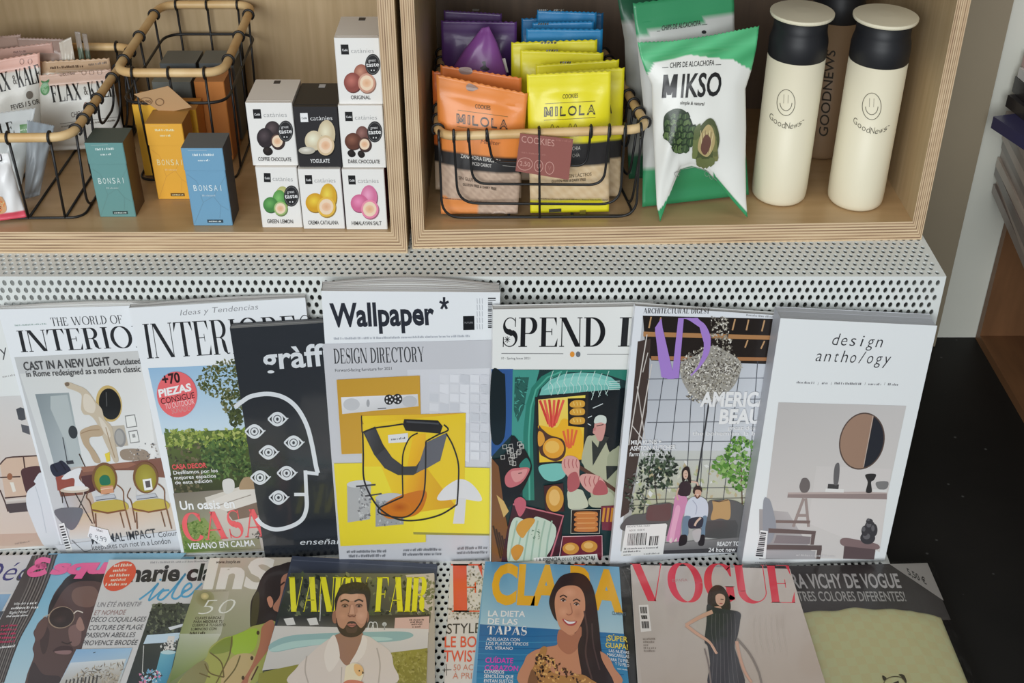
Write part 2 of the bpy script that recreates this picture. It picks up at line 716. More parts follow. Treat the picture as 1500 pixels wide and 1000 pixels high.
class Art:
    """ink shapes laid on a surface, in photo pixels; every call prints over the earlier ones"""
    STEP = 0.000016

    def __init__(s, surf, k=1.0, mi=0, base=0.00012):
        s.surf, s.k, s.mi = surf, k, mi
        s.v, s.f, s.c = [], [], []
        s.layer = base
        s.cache = {}

    def up(s):
        s.layer += s.STEP

    def upd(s, p):
        w = s.surf.at(p[0], p[1], 0)
        a, b = proj(w), proj(w + s.surf.up * .01)
        d = (b[0] - a[0], b[1] - a[1])
        L = math.hypot(*d) or 1
        return (d[0] / L, d[1] / L)

    def fine(s, pts, faces, cols):
        """cut long pieces so that the print follows a curved surface"""
        out, oc = [], []
        pts = list(pts)
        for f, c in zip(faces, cols):
            if isinstance(c, list):
                c = tuple(sum(q[i] for q in c) / len(c) for i in range(4))
            if len(f) > 4:
                from mathutils.geometry import tessellate_polygon
                tris = tessellate_polygon([[Vector((pts[i][0], pts[i][1], 0)) for i in f]])
                work = [tuple(f[i] for i in t) for t in tris]
            elif len(f) == 4:
                work = [(f[0], f[1], f[2]), (f[0], f[2], f[3])]
            else:
                work = [tuple(f)]
            while work:
                a, b, d = work.pop()
                e = [(math.hypot(pts[p][0] - pts[q][0], pts[p][1] - pts[q][1]), p, q, r) for p, q, r in ((a, b, d), (b, d, a), (d, a, b))]
                L, p, q, r = max(e)
                if L > 5.0:
                    m = len(pts)
                    pts.append(((pts[p][0] + pts[q][0]) / 2, (pts[p][1] + pts[q][1]) / 2))
                    work += [(p, m, r), (m, q, r)]
                else:
                    out.append((a, b, d))
                    oc.append(c)
        return pts, out, oc

    def _put(s, pts, faces, cols):
        if isinstance(s.surf, Solid):
            pts, faces, cols = s.fine(pts, faces, cols)
        b = len(s.v)
        s.v.extend(s.surf.at(p[0], p[1], s.layer) for p in pts)
        for f, c in zip(faces, cols):
            s.f.append(tuple(b + i for i in f))
            s.c.append(c)

    def poly(s, pts, col):
        s.up()
        s._put(pts, [tuple(range(len(pts)))], [lin(col, s.k)])

    def rect(s, x0, y0, x1, y1, col):
        s.poly([(x0, y0), (x1, y0), (x1, y1), (x0, y1)], col)

    def grad(s, quad, c00, c10, c11, c01, n=6, m=6):
        """quad TL TR BR BL with a colour at each corner"""
        s.up()
        pts, fs, cs = [], [], []
        A, B, C, D = quad
        col = []
        for j in range(m + 1):
            for i in range(n + 1):
                u, v = i / n, j / m
                pts.append(tuple((A[q] * (1 - u) + B[q] * u) * (1 - v) + (D[q] * (1 - u) + C[q] * u) * v for q in (0, 1)))
                col.append(lin(mixc(mixc(c00, c10, u), mixc(c01, c11, u), v), s.k))
        for j in range(m):
            for i in range(n):
                a = j * (n + 1) + i
                idx = (a, a + 1, a + n + 2, a + n + 1)
                fs.append(idx)
                cs.append([col[q] for q in idx])
        s._put(pts, fs, cs)

    def ell(s, cx, cy, rx, ry, col, rot=0.0, n=28, col2=None):
        """filled ellipse; col2 blends towards the rim"""
        s.up()
        r = math.radians(rot)
        pts = [(cx, cy)]
        for i in range(n):
            a = 2 * PI * i / n
            x, y = rx * math.cos(a), ry * math.sin(a)
            pts.append((cx + x * math.cos(r) - y * math.sin(r), cy + x * math.sin(r) + y * math.cos(r)))
        c = lin(col, s.k)
        e = lin(col2, s.k) if col2 else c
        s._put(pts, [(0, i + 1, (i + 1) % n + 1) for i in range(n)], [[c, e, e]] * n)

    def line(s, pts, w, col, closed=False):
        s.up()
        if closed:
            pts = list(pts) + [pts[0], pts[1]]
        qs = _vstroke(pts, w)
        P, F = [], []
        for q in qs:
            b = len(P)
            P.extend(q)
            F.append((b, b + 1, b + 2, b + 3))
        s._put(P, F, [lin(col, s.k)] * len(F))

    def curve(s, pts, w, col, closed=False, seg=8):
        """smooth line through the points"""
        n = len(pts)
        out = []
        rng = range(n) if closed else range(n - 1)
        for i in rng:
            p0 = pts[(i - 1) % n] if closed or i > 0 else pts[0]
            p1, p2 = pts[i], pts[(i + 1) % n]
            p3 = pts[(i + 2) % n] if closed or i + 2 < n else pts[-1]
            for q in range(seg):
                t = q / seg
                out.append(tuple(0.5 * (2 * p1[a] + (p2[a] - p0[a]) * t + (2 * p0[a] - 5 * p1[a] + 4 * p2[a] - p3[a]) * t * t + (3 * p1[a] - p0[a] - 3 * p2[a] + p3[a]) * t ** 3) for a in (0, 1)))
        if not closed:
            out.append(pts[-1])
        if isinstance(w, (list, tuple)):
            m = len(out)
            w = [w[min(int(i / max(m - 1, 1) * (len(w) - 1)), len(w) - 2)] * (1 - (i / max(m - 1, 1) * (len(w) - 1)) % 1) + w[min(int(i / max(m - 1, 1) * (len(w) - 1)) + 1, len(w) - 1)] * ((i / max(m - 1, 1) * (len(w) - 1)) % 1) for i in range(m)]
        s.line(out, w, col, closed)
        return out

    def blob(s, pts, col, seg=6):
        """smooth closed outline, filled"""
        n = len(pts)
        out = []
        for i in range(n):
            p0, p1, p2, p3 = pts[i - 1], pts[i], pts[(i + 1) % n], pts[(i + 2) % n]
            for q in range(seg):
                t = q / seg
                out.append(tuple(0.5 * (2 * p1[a] + (p2[a] - p0[a]) * t + (2 * p0[a] - 5 * p1[a] + 4 * p2[a] - p3[a]) * t * t + (3 * p1[a] - p0[a] - 3 * p2[a] + p3[a]) * t ** 3) for a in (0, 1)))
        s.poly(out, col)

    def glyphs(s, g, p0, p1, h, col, shear=0.0, upd=None, arc=0.0):
        v, f, w = g
        dx, dy = p1[0] - p0[0], p1[1] - p0[1]
        L = math.hypot(dx, dy) or 1
        if upd is None:
            upd = s.upd(((p0[0] + p1[0]) / 2, (p0[1] + p1[1]) / 2))
        s.up()
        pts = []
        for x, y in v:
            t = x / w
            y2 = y
            ux, uy = upd[0] * h * y2, upd[1] * h * y2
            bow = arc * (4 * (t - 0.5) ** 2)
            pts.append((p0[0] + dx * t + ux + shear * h * y2 * dx / L, p0[1] + dy * t + uy - bow + shear * h * y2 * dy / L))
        s._put(pts, f, [lin(col, s.k)] * len(f))

    def text(s, t, p0, p1, h, col, bold=0.0, shear=0.0, upd=None, arc=0.0):
        s.glyphs(sans(t, bold), p0, p1, h, col, shear, upd, arc)

    def block_m(s, p0, p1, h, col, stem=.24):
        v, f = [], []
        for q in ([(0, 0), (stem, 0), (stem, 1), (0, 1)], [(1 - stem, 0), (1, 0), (1, 1), (1 - stem, 1)],
                  [(0, 1), (stem, 1), (.5 + stem * .45, .12), (.5 - stem * .45, .12)], [(1 - stem, 1), (1, 1), (.5 + stem * .45, .12), (.5 - stem * .45, .12)]):
            b = len(v)
            v += q
            f.append((b, b + 1, b + 2, b + 3))
        s.glyphs((v, f, 1.0), p0, p1, h, col)

    def spaced(s, t, p0, p1, h, col, bold=0.0, fill=.36, narrow=None, shear=0.0):
        """letters set wide apart, each in an equal share of the line"""
        n = len(t)
        for i, ch in enumerate(t):
            q = (i + .5) / n
            x, y = p0[0] + (p1[0] - p0[0]) * q, p0[1] + (p1[1] - p0[1]) * q
            k = (narrow or {}).get(ch, fill)
            dx, dy = (p1[0] - p0[0]) / n * k, (p1[1] - p0[1]) / n * k
            s.text(ch, (x - dx, y - dy), (x + dx, y + dy), h, col, bold, shear)

    def serif(s, t, p0, p1, h, col, T=0.16, H=0.03, S=0.07, gap=0.05, k=1.0, shear=0.0, upd=None):
        s.glyphs(serif(t, T, H, S, gap, k), p0, p1, h, col, shear, upd)

    def smalltext(s, x0, y0, x1, y1, h, col, seed=0, upd=None):
        """a line of print too small to read in the photograph: short dashes of word length"""
        rnd = random.Random(seed)
        L = math.hypot(x1 - x0, y1 - y0)
        ux, uy = (x1 - x0) / L, (y1 - y0) / L
        if upd is None:
            upd = s.upd((x0, y0))
        s.up()
        P, F = [], []
        t = 0.0
        while t < L:
            w = min(h * rnd.uniform(0.25, 0.6), L - t)
            hh = h * rnd.choice((0.7, 0.7, 1.0))
            a = (x0 + ux * t, y0 + uy * t)
            b = (a[0] + ux * w, a[1] + uy * w)
            n = len(P)
            P += [a, b, (b[0] + upd[0] * hh, b[1] + upd[1] * hh), (a[0] + upd[0] * hh, a[1] + upd[1] * hh)]
            F.append((n, n + 1, n + 2, n + 3))
            t += w + h * (rnd.uniform(0.15, 0.3) if rnd.random() < 0.8 else 0.6)
        s._put(P, F, [lin(col, s.k)] * len(F))

    def barcode(s, A, B, C, D, col=(25, 25, 25), seed=1, n=22):
        """bars run from edge A-B to edge D-C"""
        rnd = random.Random(seed)
        s.up()
        P, F = [], []
        t = 0.0
        while t < 1:
            w = rnd.choice((0.4, 0.6, 1.0)) / n
            e = min(t + w, 1)
            lerp = lambda p, q, r: (p[0] + (q[0] - p[0]) * r, p[1] + (q[1] - p[1]) * r)
            m = len(P)
            P += [lerp(A, B, t), lerp(A, B, e), lerp(D, C, e), lerp(D, C, t)]
            F.append((m, m + 1, m + 2, m + 3))
            t = e + rnd.choice((0.4, 0.6, 0.9)) / n
        s._put(P, F, [lin(col, s.k)] * len(F))

    def scatter(s, n, inside, size, cols, seed=1, aspect=0.6):
        """many small leaf-shaped flecks; inside(rnd) gives a pixel"""
        rnd = random.Random(seed)
        s.up()
        P, F, Cc = [], [], []
        for _ in range(n):
            x, y = inside(rnd)
            r = rnd.uniform(*size)
            a = rnd.uniform(0, 2 * PI)
            m = len(P)
            ca, sa = math.cos(a), math.sin(a)
            for px, py in ((r, 0), (0, r * aspect), (-r, 0), (0, -r * aspect)):
                P.append((x + px * ca - py * sa, y + px * sa + py * ca))
            F.append((m, m + 1, m + 2, m + 3))
            Cc.append(lin(rnd.choice(cols), s.k))
        s._put_layers(P, F, Cc)

    def _put_layers(s, P, F, Cc):
        # overlapping flecks take four slightly different heights so that none flicker
        base = s.layer
        groups = {}
        for i, f in enumerate(F):
            groups.setdefault(i % 4, []).append(i)
        for g, idx in groups.items():
            s.layer = base + g * s.STEP * 0.9
            pts, fs, cs = [], [], []
            for i in idx:
                b = len(pts)
                pts += [P[q] for q in F[i]]
                fs.append((b, b + 1, b + 2, b + 3))
                cs.append(Cc[i])
            s._put(pts, fs, cs)
        s.layer = base + 4 * s.STEP

    def into(s, mb):
        b = len(mb.v)
        mb.v.extend(s.v)
        for f, c in zip(s.f, s.c):
            mb.f.append(tuple(b + i for i in f))
            mb.c.append(c)
            mb.m.append(s.mi)


def disc_in(cx, cy, rx, ry):
    def f(r):
        a, q = r.uniform(0, 2 * PI), math.sqrt(r.random())
        return cx + rx * q * math.cos(a), cy + ry * q * math.sin(a)
    return f


def quad_in(A, B, C, D):
    def f(r):
        u, v = r.random(), r.random()
        return tuple((A[q] * (1 - u) + B[q] * u) * (1 - v) + (D[q] * (1 - u) + C[q] * u) * v for q in (0, 1))
    return f
# ------------------------------------------------------------------ the setting
FLOOR = -0.462
mb = MB(); mb.box(-1.6, 1.9, -1.0, 0.565, FLOOR - 0.02, FLOOR)
o = mb.build('floor', M['black_floor'], ink=False); tag(o, kind='structure', label='black floor with specks of dust')
mb = MB(); mb.box(-1.6, 1.9, 0.565, 0.60, FLOOR - 0.02, 1.25)
o = mb.build('wall_back', M['wall'], ink=False); tag(o, kind='structure', label='white wall behind the shelves')
mb = MB(); mb.box(-1.6, 0.768, 0.535, 0.565, FLOOR, 1.25)
o = mb.build('trim_1', M['taupe'], ink=False); tag(o, kind='structure', label='taupe painted wall panel behind the plywood cubbies')

# ------------------------------------------------------------------ perforated metal stand
SR = 0.541       # right end
SL = -0.93       # left end
PX, PZ = 0.0098, 0.0108
TH = 0.0022


def perforated(name, x0, x1, v0, v1, place, parent, rx=0.0027, rz=0.0042, margin=0.004):
    """sheet in (x, v) with staggered round holes; place(x, v, depth) -> point"""
    nr = int((v1 - v0 - 2 * margin) / PZ)
    NA = 10
    V, F = [], []

    def quad(a, b, c, d):
        n = len(V)
        V.extend([a, b, c, d])
        F.append((n, n + 1, n + 2, n + 3))
    top = v0 + margin
    for j in range(nr):
        va, vb = top + j * PZ, top + (j + 1) * PZ
        vc = (va + vb) / 2
        off = (j % 2) * PX / 2
        xe = x1 - margin - off
        nc = int((xe - x0 - 0.002) / PX)
        xs = xe - nc * PX
        # plain strips at both ends
        quad(place(x0, va, 0), place(xs, va, 0), place(xs, vb, 0), place(x0, vb, 0))
        quad(place(xe, va, 0), place(x1, va, 0), place(x1, vb, 0), place(xe, vb, 0))
        for i in range(nc):
            cx = xs + (i + 0.5) * PX
            b = len(V)
            hx, hz = PX / 2, PZ / 2
            for kk in range(NA):
                a = 2 * PI * (kk + 0.5) / NA
                c_, s_ = math.cos(a), math.sin(a)
                sc = 1 / max(abs(c_), abs(s_))
                V.append(place(cx + hx * c_ * sc, vc + hz * s_ * sc, 0))
            for kk in range(NA):
                a = 2 * PI * (kk + 0.5) / NA
                V.append(place(cx + rx * math.cos(a), vc + rz * math.sin(a), 0))
            for kk in range(NA):
                a = 2 * PI * (kk + 0.5) / NA
                V.append(place(cx + rx * math.cos(a), vc + rz * math.sin(a), TH))
            for kk in range(NA):
                k2 = (kk + 1) % NA
                F.append((b + kk, b + k2, b + NA + k2, b + NA + kk))
                F.append((b + NA + kk, b + NA + k2, b + 2 * NA + k2, b + 2 * NA + kk))
            # cell corners cut off by the ten-sided outline
            for sx, sz, k0, k1 in ((1, 1, 0, 1), (-1, 1, 3, 4), (-1, -1, 5, 6), (1, -1, 8, 9)):
                n = len(V)
                V.append(place(cx + sx * hx, vc + sz * hz, 0))
                F.append((b + k0, n, b + k1))
    quad(place(x0, v0, 0), place(x1, v0, 0), place(x1, top, 0), place(x0, top, 0))
    quad(place(x0, top + nr * PZ, 0), place(x1, top + nr * PZ, 0), place(x1, v1, 0), place(x0, v1, 0))
    me = bpy.data.meshes.new(name)
    p = parent.location
    me.from_pydata([(q[0] - p.x, q[1] - p.y, q[2] - p.z) for q in V], [], F)
    me.materials.append(M['white_metal'])
    return link(name, me, parent)


TREAD = -0.447
stand = empty('display_stand', (0, 0, FLOOR), 'white perforated metal magazine stand stepped below the plywood cubbies', 'display stand')
perforated('top_shelf', SL, SR, 0.0, 0.125, lambda x, v, d: (x, v, -d), stand)
perforated('front_panel', SL, SR, 0.0, -TREAD, lambda x, v, d: (x, d, -v), stand)
perforated('lower_shelf', SL, SR - 0.005, 0.0, 0.36, lambda x, v, d: (x, -v, TREAD - d), stand)
mb = MB()
mb.box(SL, SR, 0.125, 0.47, -TH, 0)
mb.build('rear_shelf', M['white_metal'], stand, ink=False)
mb = MB()
mb.box(SR - TH, SR, 0.004, 0.47, FLOOR, -TH)
mb.build('side_panel', M['white_metal'], stand, ink=False)
mb = MB()
mb.box(SL, SR, 0.468, 0.47, FLOOR, -TH)
mb.build('back_panel', M['white_metal'], stand, ink=False)
mb = MB()
mb.box(SL, SR - 0.005, -0.362, -0.36, FLOOR, TREAD)
mb.build('front_lip', M['white_metal'], stand, ink=False)


# ------------------------------------------------------------------ plywood cubbies
def cubby(x0, x1, yf, yb, z1, t, tx, label, skew=0.0, back='ply_face'):
    """open-fronted box with mitred plywood boards; skew = how far the right end of the front lies behind the left"""
    root = empty('plywood_cubby', ((x0 + x1) / 2, (yf + yb) / 2, 0), label, 'cubby', 'plywood cubbies on the metal stand')
    fy = lambda x: yf + skew * (x - x0) / (x1 - x0)

    def board(name, q, thick_axis, faces_mat):
        # q: outline in (x, z), outer edge first (2 points) then inner edge (2 points)
        V = [(x, fy(x), z) for x, z in q] + [(x, yb, z) for x, z in q]
        F = [(0, 1, 2, 3), (7, 6, 5, 4), (0, 4, 5, 1), (1, 5, 6, 2), (2, 6, 7, 3), (3, 7, 4, 0)]
        fm = [0, 0, 1, 1, 1, 1]
        o = mesh(name, V, F, [M['ply_edge'], faces_mat], root, None, fm)
        uv = o.data.uv_layers.new(name='ply')
        for p in o.data.polygons:
            for li in p.loop_indices:
                vi = o.data.loops[li].vertex_index % 4
                x, z = q[vi]
                if thick_axis == 'z':
                    uv.data[li].uv = (x, abs(z - q[0][1]))
                else:
                    uv.data[li].uv = (z + 3, abs(x - q[0][0]) * t / tx)
        # make sure the normals look outwards
        bm = bmesh.new(); bm.from_mesh(o.data); bmesh.ops.recalc_face_normals(bm, faces=bm.faces[:]); bm.to_mesh(o.data); bm.free()
        return o
    board('bottom_board', [(x0, 0), (x1, 0), (x1 - tx, t), (x0 + tx, t)], 'z', M['ply_floor'])
    board('top_board', [(x0, z1), (x1, z1), (x1 - tx, z1 - t), (x0 + tx, z1 - t)], 'z', M['ply_face'])
    board('side_board', [(x0, 0), (x0, z1), (x0 + tx, z1 - t), (x0 + tx, t)], 'x', M['ply_face'])
    board('side_board', [(x1, 0), (x1, z1), (x1 - tx, z1 - t), (x1 - tx, t)], 'x', M['ply_face'])
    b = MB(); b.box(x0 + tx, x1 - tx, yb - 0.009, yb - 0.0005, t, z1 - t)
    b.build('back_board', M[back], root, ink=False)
    return root


YB = 0.475
pL = onZ(597, 370.6, 0.0)
pR0, pR1 = onZ(604, 364.2, 0.0), onZ(1349.5, 350.8, 0.0)
TL_, TR_ = 0.0305, 0.0268
cubby(pL.x - 0.70, pL.x, pL.y, YB, 0.66, TL_, .0195, 'plywood cubby on the left holding snack baskets and small boxes')
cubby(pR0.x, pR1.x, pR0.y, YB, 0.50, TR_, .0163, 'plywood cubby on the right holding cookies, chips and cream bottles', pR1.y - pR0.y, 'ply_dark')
ZL, ZR = TL_, TR_         # inside floor heights

# ------------------------------------------------------------------ low brown unit by the right wall
bx0 = 0.85
unit = empty('low_shelf_unit', (1.05, 0.35, FLOOR), 'low brown plywood shelf unit at the right edge under stacked magazines', 'shelf unit')
ut, uz1, uyb, uyf = 0.016, -0.165, 0.562, -0.12
for nm, a in (('bottom_board', (bx0, 1.25, uyf, uyb, FLOOR, FLOOR + ut)), ('top_board', (bx0, 1.25, uyf, uyb, uz1 - ut, uz1)),
              ('side_board', (bx0, 1.25, uyb - ut, uyb, FLOOR + ut, uz1 - ut)), ('side_board', (bx0, 1.25, uyf, uyf + ut, FLOOR + ut, uz1 - ut)),
              ('back_board', (1.235, 1.25, uyf + ut, uyb - ut, FLOOR + ut, uz1 - ut)), ('divider', (1.02, 1.235, 0.30, 0.312, FLOOR + ut, uz1 - ut))):
    b = MB(); b.box(*a); b.build(nm, M['ply_brown'], unit, ink=False)
# ------------------------------------------------------------------ cartons and boxes in the left cubby
def carton(name, label, bl, br, tl, tr, zb, depth, cols, art=None, group=None, k=1.18, lid=None, yf=None):
    """upright box: bl br tl tr are the photo corners of its front; zb the height it stands on; cols = front, side, top"""
    if yf is None:
        yf = onZ((bl[0] + br[0]) / 2, (bl[1] + br[1]) / 2, zb).y
    X0 = (onY(*bl, yf).x + onY(*tl, yf).x) / 2
    X1 = (onY(*br, yf).x + onY(*tr, yf).x) / 2
    Z1 = (onY(*tl, yf).z + onY(*tr, yf).z) / 2
    root = empty(name, ((X0 + X1) / 2, yf + depth / 2, zb), label, 'box', group)
    cf, cs, ct = [lin(c, k) for c in cols]

    def shell(z0, z1, grow):
        m = MB()
        x0, x1, y0, y1 = X0 - grow, X1 + grow, yf - grow, yf + depth + grow
        e = 0.0009
        # bevelled upright edges
        q = [(x0 + e, y0), (x1 - e, y0), (x1, y0 + e), (x1, y1 - e), (x1 - e, y1), (x0 + e, y1), (x0, y1 - e), (x0, y0 + e)]
        v = [(x, y, z0) for x, y in q] + [(x, y, z1) for x, y in q]
        for i in range(8):
            j = (i + 1) % 8
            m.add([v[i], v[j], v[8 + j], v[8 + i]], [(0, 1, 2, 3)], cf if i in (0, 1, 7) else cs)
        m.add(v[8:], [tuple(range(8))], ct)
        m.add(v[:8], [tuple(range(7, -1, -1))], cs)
        return m
    zs = Z1 if lid is None else zb + (Z1 - zb) * lid
    m = shell(zb + 0.0004, zs, 0)
    A = Art(Plane((0, yf, 0), (0, -1, 0)), k)
    if art:
        art(A, 'body')
    A.into(m)
    if lid is None:
        m.box((X0 + X1) / 2 - .004, (X0 + X1) / 2 + .004, yf + depth - .014, yf + depth - .004, zs, zs + .0003, lin((40, 38, 40) if cols[0][0] > 120 else (190, 190, 190)))
    # the closing flap seam on top of the box
    m.box(X0 + 0.002, X1 - 0.002, yf + depth * 0.08, yf + depth * 0.10, zs, zs + 0.0004, cs)
    m.build('carton', M['card'], root)
    if lid is not None:
        m = shell(zs + 0.0003, Z1, 0.0006)
        A = Art(Plane((0, yf - 0.0006, 0), (0, -1, 0)), k)
        if art:
            art(A, 'lid')
        A.into(m)
        m.build('lid', M['card'], root)
    root['top'] = Z1
    top = Z1
    del root['top']
    return top, (X0, X1, yf)


def nuts_art(tl, tr, bl, br, name, nuts, badge, dark=False, logo=(20, 20, 22)):
    """front of a small nut carton: logo square, word, nuts, badge, name"""
    def P(u, v):
        a = (tl[0] + (tr[0] - tl[0]) * u, tl[1] + (tr[1] - tl[1]) * u)
        b = (bl[0] + (br[0] - bl[0]) * u, bl[1] + (br[1] - bl[1]) * u)
        return (a[0] + (b[0] - a[0]) * v, a[1] + (b[1] - a[1]) * v)

    def f(A, part):
        ink = (225, 225, 225) if dark else (150, 150, 150)
        sq = (228, 228, 228) if dark else logo
        A.poly([P(.14, .10), P(.31, .10), P(.31, .25), P(.14, .25)], sq)
        A.text('Cudié', P(.165, .20), P(.285, .20), 3.2, logo if dark else (225, 225, 225), 0.02)
        A.text('catànies', P(.36, .225), P(.86, .225), 6.4, ink, -0.012)
        for (u, v, ru, rv, c, c2) in nuts:
            q = P(u, v)
            A.ell(q[0] + 1.2, q[1] + 1.8, ru * 67 * 1.02, rv * 92, mixc(c2, (30, 30, 30), .35) if not dark else (14, 14, 15))
            A.ell(q[0], q[1], ru * 67, rv * 92, c2)
            A.ell(q[0] - ru * 9, q[1] - rv * 16, ru * 54, rv * 70, c, col2=c2)
        if nuts:
            u, v, ru, rv, c, c2 = nuts[-1]
            q = P(u, v)
            A.ell(q[0], q[1], ru * 52, rv * 72, (236, 205, 178))
            A.ell(q[0], q[1], ru * 34, rv * 40, (214, 166, 128), col2=(228, 190, 158))
        if badge:
            q = P(*badge)
            A.ell(q[0], q[1], 11, 15.5, (34, 34, 36))
            A.line([(q[0] + 9.4 * math.cos(a * PI / 12), q[1] + 13.4 * math.sin(a * PI / 12)) for a in range(25)], .5, (120, 120, 120))
            A.text('great', (q[0] - 6.2, q[1] - 4.0), (q[0] + 4.5, q[1] - 4.6), 4.0, (210, 210, 210))
            A.text('taste', (q[0] - 9.4, q[1] + 3.5), (q[0] + 9.2, q[1] + 2.6), 6.2, (244, 244, 244), .015)
            A.ell(q[0] - 2, q[1] + 8.5, .9, 1.2, (225, 225, 225), n=6)
            A.ell(q[0] + 2, q[1] + 8.5, .9, 1.2, (225, 225, 225), n=6)
        w = min(.36, .028 * len(name)) 
        A.text(name, P(.5 - w, .925), P(.5 + w, .925), 5.4, (222, 222, 222) if dark else (70, 66, 64), .02)
    return f


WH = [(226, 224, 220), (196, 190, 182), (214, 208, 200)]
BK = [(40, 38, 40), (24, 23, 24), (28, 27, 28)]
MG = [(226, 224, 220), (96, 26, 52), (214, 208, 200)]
G = 'nut cartons stacked in the left cubby'
brown = ((150, 92, 78), (104, 60, 50))
rows = {}
c = [(378, 244), (436, 246), (380, 333), (442, 333.5)]
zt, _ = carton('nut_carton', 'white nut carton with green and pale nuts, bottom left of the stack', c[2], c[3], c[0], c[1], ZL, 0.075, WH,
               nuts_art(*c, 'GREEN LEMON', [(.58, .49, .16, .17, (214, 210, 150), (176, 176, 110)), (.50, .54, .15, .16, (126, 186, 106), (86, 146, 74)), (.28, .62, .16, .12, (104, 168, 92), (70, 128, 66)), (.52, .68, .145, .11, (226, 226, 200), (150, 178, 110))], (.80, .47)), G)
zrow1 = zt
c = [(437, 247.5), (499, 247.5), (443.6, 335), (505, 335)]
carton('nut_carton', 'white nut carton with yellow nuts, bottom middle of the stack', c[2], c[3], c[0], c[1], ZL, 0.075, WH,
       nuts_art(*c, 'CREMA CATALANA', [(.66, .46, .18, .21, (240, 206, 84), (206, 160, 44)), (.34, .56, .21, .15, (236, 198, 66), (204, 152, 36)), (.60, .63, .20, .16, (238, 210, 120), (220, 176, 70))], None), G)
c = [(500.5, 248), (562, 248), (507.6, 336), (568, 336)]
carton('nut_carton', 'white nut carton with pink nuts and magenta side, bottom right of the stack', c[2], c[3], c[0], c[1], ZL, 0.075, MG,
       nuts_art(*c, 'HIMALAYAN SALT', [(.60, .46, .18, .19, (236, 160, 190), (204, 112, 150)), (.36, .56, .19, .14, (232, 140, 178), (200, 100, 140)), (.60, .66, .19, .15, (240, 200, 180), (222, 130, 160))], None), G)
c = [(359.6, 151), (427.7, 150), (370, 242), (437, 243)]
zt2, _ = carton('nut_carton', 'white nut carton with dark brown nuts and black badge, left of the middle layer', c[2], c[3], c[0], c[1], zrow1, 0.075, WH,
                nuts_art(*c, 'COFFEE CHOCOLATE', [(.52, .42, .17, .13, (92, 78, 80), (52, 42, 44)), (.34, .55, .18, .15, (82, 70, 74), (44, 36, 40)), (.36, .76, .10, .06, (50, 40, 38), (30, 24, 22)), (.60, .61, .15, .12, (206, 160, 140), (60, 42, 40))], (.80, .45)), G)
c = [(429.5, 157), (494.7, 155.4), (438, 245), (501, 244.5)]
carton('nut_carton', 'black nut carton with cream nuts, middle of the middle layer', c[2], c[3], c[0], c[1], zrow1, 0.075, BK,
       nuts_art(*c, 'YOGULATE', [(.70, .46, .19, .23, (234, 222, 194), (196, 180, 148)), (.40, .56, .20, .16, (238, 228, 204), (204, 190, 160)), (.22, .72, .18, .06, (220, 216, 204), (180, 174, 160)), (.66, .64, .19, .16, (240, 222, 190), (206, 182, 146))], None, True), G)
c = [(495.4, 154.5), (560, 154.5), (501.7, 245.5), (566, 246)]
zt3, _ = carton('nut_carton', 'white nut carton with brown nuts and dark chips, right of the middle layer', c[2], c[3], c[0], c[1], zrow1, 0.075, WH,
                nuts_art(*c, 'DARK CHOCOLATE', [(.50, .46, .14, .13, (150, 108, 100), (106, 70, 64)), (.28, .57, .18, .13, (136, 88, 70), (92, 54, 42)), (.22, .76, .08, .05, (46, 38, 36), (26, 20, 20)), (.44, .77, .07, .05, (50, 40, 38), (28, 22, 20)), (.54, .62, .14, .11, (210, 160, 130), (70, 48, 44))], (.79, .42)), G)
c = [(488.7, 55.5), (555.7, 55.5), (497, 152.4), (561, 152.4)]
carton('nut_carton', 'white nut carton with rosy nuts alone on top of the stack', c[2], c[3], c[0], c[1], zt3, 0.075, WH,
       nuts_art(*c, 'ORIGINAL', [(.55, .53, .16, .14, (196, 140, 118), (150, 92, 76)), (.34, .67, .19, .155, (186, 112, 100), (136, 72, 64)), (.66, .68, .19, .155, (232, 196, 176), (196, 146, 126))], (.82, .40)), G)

G = 'slim flip-top boxes at the front of the left cubby'


def slim_art(tl, tr, bl, br, word, deep, light, k0=.26):
    def P(u, v):
        a = (tl[0] + (tr[0] - tl[0]) * u, tl[1] + (tr[1] - tl[1]) * u)
        b = (bl[0] + (br[0] - bl[0]) * u, bl[1] + (br[1] - bl[1]) * u)
        return (a[0] + (b[0] - a[0]) * v, a[1] + (b[1] - a[1]) * v)

    def f(A, part):
        if part == 'lid':
            A.smalltext(*P(.25, .10), *P(.75, .10), 3.2, light, 3)
            A.smalltext(*P(.36, .17), *P(.64, .17), 3.0, light, 4)
            A.line([P(.15, .03), P(.6, .03)], .8, mixc(light, deep, .5))
            return
        # faint leaf veins and creases in the print
        dp = mixc(deep, light, .18)
        A.line([P(.02, .98), P(.34, .70), P(.62, .62), P(.98, .36)], .7, dp)
        A.line([P(.34, .70), P(.30, .60)], .6, dp)
        A.line([P(.62, .62), P(.78, .74), P(.98, .80)], .6, dp)
        A.line([P(.78, .74), P(.72, .90)], .5, dp)
        A.line([P(.05, .34), P(.24, .42), P(.30, .50)], .5, dp)
        A.spaced(word, P(.13, .55), P(.90, .55), 8.4, light, .0, .33, {'I': .06})
        A.smalltext(*P(.34, .62), *P(.68, .62), 2.6, mixc(light, deep, .35), 5)
        A.poly([P(.38, .92), P(.80, .92), P(.80, .96), P(.38, .96)], mixc(deep, (20, 20, 20), .55))
        A.smalltext(*P(.42, .95), *P(.76, .95), 1.8, light, 6)
    return f


